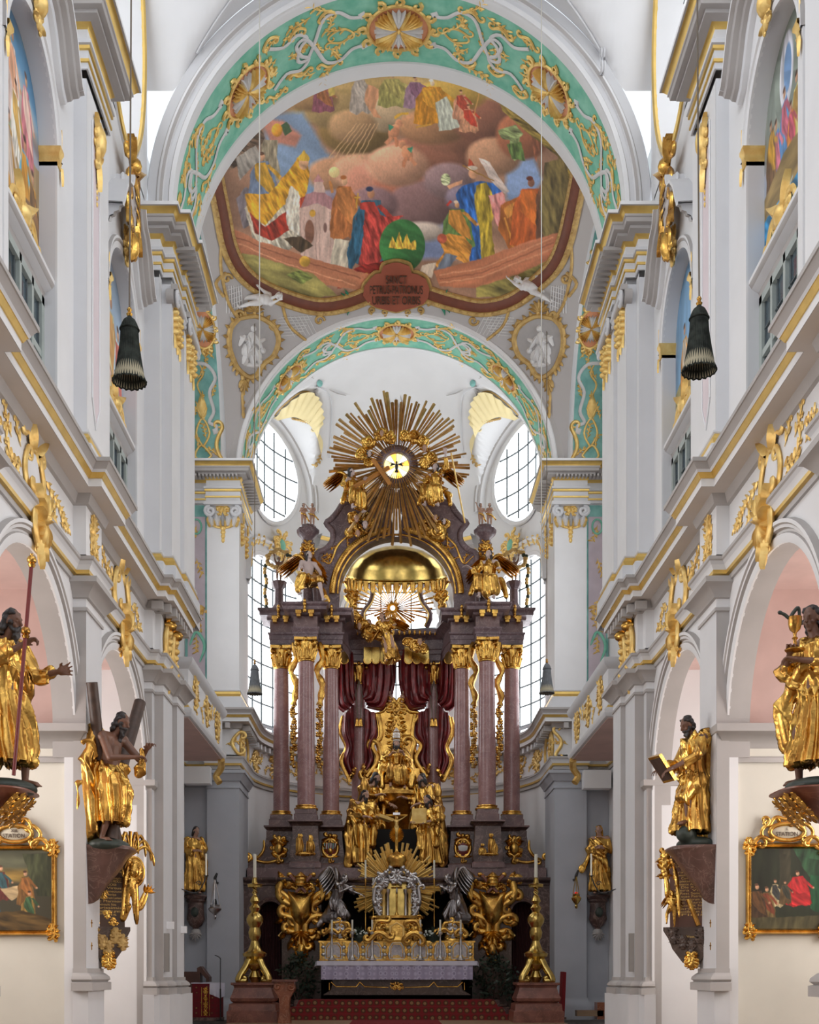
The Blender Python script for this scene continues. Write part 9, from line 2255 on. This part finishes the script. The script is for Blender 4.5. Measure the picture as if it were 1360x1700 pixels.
for (px, a, b, w, Y, lab, cl, gr) in ((215, 524, 634, 55, 16.4, 'large black-green pleated tassel hanging in the nave on the left', CLOTHG, None), (1161, 506, 616, 56, 16.4, 'large black-green pleated tassel hanging in the nave on the right', CLOTHG, None),
                  (423, 1102, 1152, 25, 35.0, 'small slate tassel hanging before the left apse window', CLOTHS, None), (908, 1100, 1151, 25, 35.0, 'small slate tassel hanging before the right apse window', CLOTHS, None)):
  X, z1 = tassel(px, a, b, w, Y, lab, cl); o_ = 'left' if px < 660 else 'right'
  far = Y > 20; mb = MB(ROPE)
  if far:
    zt6 = vaultz(XP(431 if px < 660 else 899, 31), 31.0) if False else z1+12
    continue
  mb.tube([(X, Y, z1+.1), (XP(222, 16.4) if px < 660 else XP(1153, 16.4), Y, ZS+RB*sin(math.acos(3.6/RB))+.3)], .012, ROPE, 6)
  mb.build('rope', label='long thin rope holding the large %s nave tassel' % o_, cat='rope')
for px, o_ in ((431, 'left'), (899, 'right')):
  Y = 24.2; X = XP(px, Y); mb = MB(ROPEW); ztop = ZS+sqrt(RB*RB-X*X)+.1
  mb.tube([(X, Y, ZP(780 if px < 660 else 960, Y)), (X, Y, ztop)], .011, ROPEW, 6); mb.build('rope', label='pale thin rope hanging in front of the ceiling painting on the %s' % o_, cat='rope')
  X2 = XP(423 if px < 660 else 908, 35.0); z1 = ZP(1101, 35.0); mb = MB(ROPE); mb.tube([(X2, 35.0, z1+.1), (X2, 35.0, vaultz(X2, 35.0)+.05)], .012, ROPE, 6); mb.build('rope', label='thin rope of the small tassel before the %s apse window' % o_, cat='rope')
# ================================================================ STATIONS, EPITAPHS
def station(px0, px1, py0, py1, Y, num, figs, lab, lab2):
  x0, x1, z0, z1 = XP(px0, Y), XP(px1, Y), ZP(py1, Y), ZP(py0, Y); xc = (x0+x1)/2; w, h = x1-x0, z1-z0
  root = thing('station_picture', (xc, Y, z0), lab, 'framed painting', 'stations of the cross')
  c = Canvas(0, 0, 100, 120, 3.0, (64, 60, 46)); figs(c)
  U, V_ = np.meshgrid(np.linspace(0, 1, 130), np.linspace(0, 1, 150)); fw = .085
  o = painted_grid('canvas', np.stack([x0+fw+(w-2*fw)*U, np.full(U.shape, Y-.03), z1-fw-(h-2*fw)*V_], -1), c.sample(U*100, V_*120), OILP); o.parent = root; o.matrix_parent_inverse = root.matrix_world.inverted()
  mb = MB(GOLD); pr = [(0, 0), (0, .06), (.02, .09), (.045, .07), (.06, .085), (.085, .04), (.085, .02)]
  cor = [(x0, z0), (x1, z0), (x1, z1), (x0, z1)]; di = [(1, 1), (-1, 1), (-1, -1), (1, -1)]
  mb.sweep([(a, Y, b) for a, b in cor], [(d[0], 0, d[1]) for d in di], [(0,-1,0)]*4, pr, [GOLD]*6, closed=True)
  mp = frontmap(0, Y-.05, 0)
  for (a, b), d in zip(cor, di): rocaille(mb, (a+d[0]*.05, b+d[1]*.05), .22, .22, mp, GOLD, 3, .022, .6)
  for k in range(40):
    t = k/40.; obump(mb, (x0+w*t, z0+.02), .022, .015, mp, GOLD, h=.035, n=6); obump(mb, (x0+.02, z0+h*t), .015, .022, mp, GOLD, h=.035, n=6); obump(mb, (x1-.02, z0+h*t), .015, .022, mp, GOLD, h=.035, n=6)
  mb.build('gilt_frame', root, ang=50)
  mb = MB(GOLD); zc_ = z1+.17; otube(mb, ring_pts((xc, zc_), .27, .13, 26), .035, mp, GOLD, taper=False)
  for q in (-1, 1):
    otube(mb, cscroll((xc+q*.28, zc_-.13), (xc+q*.52, z1+.0), .3*q, .25), .035, mp, GOLD); otube(mb, cscroll((xc+q*.30, zc_+.12), (xc+q*.34, zc_-.14), .3*q, .3), .03, mp, GOLD); otube(mb, cscroll((xc+q*.05, zc_+.2), (xc+q*.26, zc_+.12), .3*q, .3), .03, mp, GOLD)
    oleaf(mb, (xc+q*.1, zc_+.14), PI/2-q*.6, .14, .07, mp, GOLD, h=.03)
  mb.build('crest', root, ang=60)
  mb = MB(); obump(mb, (xc, zc_), .25, .115, frontmap(0, Y-.04, 0), mat('ivory_'+num, (.62, .56, .44), .5, noise=.2, nscale=9), h=.03, n=24); mb.build('label_field', root)
  mb = MB(GOLD); mb.box(xc-.013, xc+.013, Y-.07, Y-.04, zc_+.2, zc_+.48, GOLD); mb.box(xc-.08, xc+.08, Y-.07, Y-.04, zc_+.36, zc_+.385, GOLD); mb.ell((xc, Y-.05, zc_+.23), (.04, .03, .05), GOLD); mb.build('crest_cross', root)
  text(num, (xc, Y-.075, zc_+.045), (1,0,0), (0,0,1), (0,-1,0), .07, INK, parent=root, depth=.003); text('STATION.', (xc, Y-.075, zc_-.035), (1,0,0), (0,0,1), (0,-1,0), .09, INK, width=.36, parent=root, depth=.003)
def st13(c):
  c.poly([(0, 0), (100, 0), (100, 40), (0, 50)], (84, 84, 66), .3, 0, 12); c.poly([(0, 30), (70, 28), (60, 46), (0, 52)], (150, 120, 60), .3, 0, 9, soft=8); c.poly([(60, 5), (100, 5), (100, 70), (80, 70)], (62, 66, 44), .5, 90, 6)
  c.figure(12, 34, 62, (40, 70, 84), (120, 40, 34)); c.figure(30, 26, 50, (90, 40, 36), (50, 84, 90)); c.poly([(28, 58), (60, 52), (70, 62), (44, 76)], (186, 160, 120), .3, 20, 5); c.figure(64, 34, 50, (120, 84, 44), (150, 96, 50)); c.figure(70, 64, 46, (140, 110, 56), (60, 90, 60), lean=-.1); c.poly([(0, 96), (60, 90), (100, 104), (100, 120), (0, 120)], (84, 64, 34), .5, 10, 6)
  c.figure(2, 56, 50, (110, 36, 30), (40, 60, 60))
def st1(c):
  c.poly([(0, 0), (100, 0), (100, 120), (0, 120)], (38, 42, 30), .4, 90, 14); c.poly([(40, 0), (56, 0), (56, 60), (40, 60)], (60, 56, 42), .3); c.poly([(60, 0), (100, 0), (100, 60), (80, 40)], (40, 70, 46), .5, 100, 6); c.poly([(84, 40), (100, 40), (96, 96), (84, 90)], (34, 90, 56), .5, 90, 6)
  c.figure(66, 36, 50, (168, 30, 34), (176, 40, 44), lean=-.0, wid=.6); c.poly([(56, 70), (82, 66), (84, 86), (58, 84)], (186, 40, 44), .4, 30, 5); c.figure(34, 48, 40, (176, 160, 120), (60, 60, 60)); c.figure(22, 60, 50, (110, 90, 54), (120, 60, 40)); c.figure(8, 56, 56, (70, 50, 36), (96, 66, 40)); c.figure(48, 50, 34, (90, 70, 44), (60, 60, 50)); c.poly([(0, 104), (100, 100), (100, 120), (0, 120)], (80, 74, 50), .3)
SY = 18.81
station(-42, 95, 1403, 1553, SY, 'XIII.', st13, 'gilt framed painting lettered XIII. STATION on the left chapel wall', ''); station(1238, 1372, 1400, 1551, SY, 'I.', st1, 'gilt framed painting lettered I. STATION on the right chapel wall', '')
LT = ['Ex Voto', 'Confirmatio et Laus', 'celeberrimi', 'Joannis et D: Mariae', 'praenobilium', 'Constantia et Gloria', 'Cum singularis', 'et pietatis exemplo', 'Regnante Anno MDCC', 'Die XXXII', 'Vera Virtus', 'Et Rest Senectute', 'suae Patriae', 'Et Defunctorum Lumen', 'hoc Marmor', 'posuit hic', 'Carissimis', 'Parentibus et gratis', 'Finis']
for s in (-1, 1):
  sd = SN[s]; Y = 19.95 if s < 0 else 19.95; a = math.radians(28)*s
  px0, px1 = (157, 212) if s < 0 else (1108, 1180)
  X = XP((px0+px1)/2, Y); Uv = Vector((cos(a), sin(a), 0)) if False else Vector((cos(a), -sin(a)*-1*-1, 0)); Nv = Vector((-sin(a), -cos(a), 0)); Uv = Vector((cos(a), -sin(a), 0))
  w = (px1-px0)*Y/2000*1.05; z1, z0 = ZP(1412 if s < 0 else 1420, Y), ZP(1540, Y); zc_ = (z0+z1)/2; o3 = Vector((X, Y-.28, zc_))
  root = thing('epitaph_tablet', (X, Y, z0), ('dark brown epitaph tablet with gilt lines and gilt palm tree putto on the left pier' if s < 0 else 'red-brown epitaph tablet with gilt Latin lines and small gilt putto on the right pier'), 'epitaph')
  mp = plane_map(o3, Uv, (0,0,1), Nv); h = z1-z0; TM = mat('epitaph_stone_'+sd, (.085, .045, .03) if s < 0 else (.15, .065, .045), .35, noise=.3, nscale=4)
  mb = MB(TM)
  def slab(o_, t0, t1, m):
    n = len(o_); V = [mp(p[0], p[1], t1) for p in o_]+[mp(p[0], p[1], t0) for p in o_]; mb.add(V, [tuple(range(n)), tuple(range(2*n-1, n-1, -1))]+[(i, (i+1) % n, (i+1) % n+n, i+n) for i in range(n)], m)
  slab([(-w/2, -h/2), (w/2, -h/2), (w/2*1.02, h/2*.9), (w/2*.9, h/2), (-w/2*.9, h/2), (-w/2*1.02, h/2*.9)], -.5, .02, TM); mb.build('tablet', root, ang=30)
  for k, t in enumerate(LT): text(t, mp(0, h/2-.10-(h-.25)*k/len(LT), .022), Uv, (0,0,1), Nv, .055, GILTL, width=w*(.8 if k % 3 else .5), parent=root, depth=.002)
  mb = MB(DARKM); slab([(-w*.62, -h/2), (w*.62, -h/2), (w*.62, -h/2-.06), (w*.5, -h/2-.2), (w*.42, -h/2-.36), (w*.15, -h/2-.58), (0, -h/2-.66), (-w*.2, -h/2-.58), (-w*.42, -h/2-.36), (-w*.5, -h/2-.2), (-w*.62, -h/2-.06)], -.5, .10, BROWNM); [rocaille(mb, (-w*.4+w*.2*k, -h/2-.15-.1*(k % 3)), .2, .2, lambda u, v, q: mp(u, v, q+.1), OCHRE if s < 0 else BROWNM, k+30, .025, .8) for k in range(5)]; mb.build('corbel', root, ang=30)
  mb = MB(GOLD); rocaille(mb, (0, -h/2-.55), .3, .26, lambda u, v, q: mp(u, v, q+.1), GOLD, 4, .025)
  if s > 0: text('Anno Vestro Sep:', mp(0, -h/2-.16, .105), Uv, (0,0,1), Nv, .055, GILTL, width=w*.7, parent=root, depth=.002)
  if s < 0:
    e = w*.95
    otube(mb, smooth([(e*.9, -h/2+.05), (e*.86, -.1), (e*.8, .5)]), .06, mp, GOLD, h=.0, flat=1)
    for k in range(9): an = .2+PI*.9*k/8; pts = smooth([(e*.72, h/2-.1), (e*.72+.22*cos(an), h/2-.1+.3*sin(an)+.1), (e*.72+.36*cos(an), h/2-.12+.28*sin(an)), (e*.72+.40*cos(an), h/2-.3+.25*sin(an))]); otube(mb, pts, .03, mp, GOLD)
    obump(mb, (e*.82, h/2-.36), .16, .24, mp, GOLD, h=.12, n=18); otube(mb, ring_pts((e*.82, h/2-.36), .16, .24, 20), .025, mp, GOLD, taper=False); rocaille(mb, (e*.82, h/2-.36), .2, .3, lambda u, v, q: mp(u, v, q+.08), GOLD, 8, .015)
    for (x, y, an) in ((e*.95, -.25, 1.0), (e*1.05, -.1, 1.2)): otube(mb, smooth([(e*.86, -.35), (x, -.3), (x+.1, -.05)]), .035, mp, GOLD); [oleaf(mb, (x+.1, -.05), k*.5, .14, .05, mp, GOLD) for k in range(4)]
    for (x, y) in ((-.2, -h/2+.05), (.0, -h/2+.2), (.1, -h/2+.08), (-.05, h/2-.75)): rocaille(mb, (x, y), .18, .12, mp, GOLD, int(x*50)+9, .02)
    otube(mb, smooth([(e*.7, -.25), (e*.55, -.35), (e*.45, -.55)]), .07, mp, GOLD)
  else:
    rocaille(mb, (-w*.62, h/2-.15), .22, .42, mp, GOLD, 6, .035); otube(mb, smooth([(-w*.6, h/2-.3), (-w*.55, 0), (-w*.58, -.1)]), .05, mp, GOLD)
    otube(mb, [(-w*.1, -h/2+.45), (w*.12, -h/2+.02)], .04, mp, GOLD, taper=False)
  mb.build('gilt_ornament', root, ang=60)
  if s < 0: putto('gilt_putto', 'gilt putto climbing the palm tree beside the left epitaph', tuple(Vector(mp(w*.62, -.42, .12))), math.radians(20), .42, dict(eR=(-.3,-.1,1.5), hR=(-.35,-.15,1.75), eL=(.3,-.1,1.5), hL=(.3,-.15,1.75), look=(.4,-1,.5)), m=GOLD, hair=GOLD)
  else: putto('gilt_putto', 'gilt putto reclining on the ledge of the right epitaph', tuple(Vector(mp(-w*.42, -h/2+.0, .12))), math.radians(-20), .34, dict(look=(.3,-1,.4), hL=(.4,-.3,1.0), kR=(-.2,-.35,.6), aR=(-.2,-.4,.2)), m=GOLD, hair=GOLD, wings=GOLD)
  # gilt garland over the console above and little gilt crosses on the pilaster
  mb = MB(GOLD); mpc = wallmap(s, 4.45, 19.4, 3.1)
  pts = smooth([(.35, .42), (.1, .2), (-.05, -.1), (-.15, -.5)]); otube(mb, pts, .035, mpc, GOLD, h=0, flat=1)
  for k, p in enumerate(pts): oleaf(mb, p, k*1.3, .10, .05, mpc, GOLD, h=.04)
  mb.build('console_garland', label='gilt garland slung across the marble bracket on the %s' % sd, cat='ornament', ang=60)
  for k, z in enumerate((2.18, 1.82)):
    mb = MB(GOLD); y_ = 19.05; x_ = s*4.9; mb.box(x_, x_-s*.012, y_-.012, y_+.012, z+.3-.06, z+.3+.06, GOLD); mb.box(x_, x_-s*.012, y_-.04, y_+.04, z+.3, z+.32, GOLD); mb.build('consecration_cross', label='tiny gilt cross on the %s pilaster below the bracket, %s of two' % (sd, ('upper', 'lower')[k]), cat='cross')
  # carved gilt underside of the edge consoles
  mb = MB(GOLD); mpc = lambda u, v, h: (s*(4.9-(.38+v*.9)-h), 13.92+u, 3.58+v)
  for k in range(4): rocaille(mb, (-.3+.2*k, .0), .2, .26, mpc, GOLD, k, .022, .8)
  mb.build('console_carving', label='gilt carved leafwork on the bracket at the %s edge' % sd, cat='ornament', ang=60)
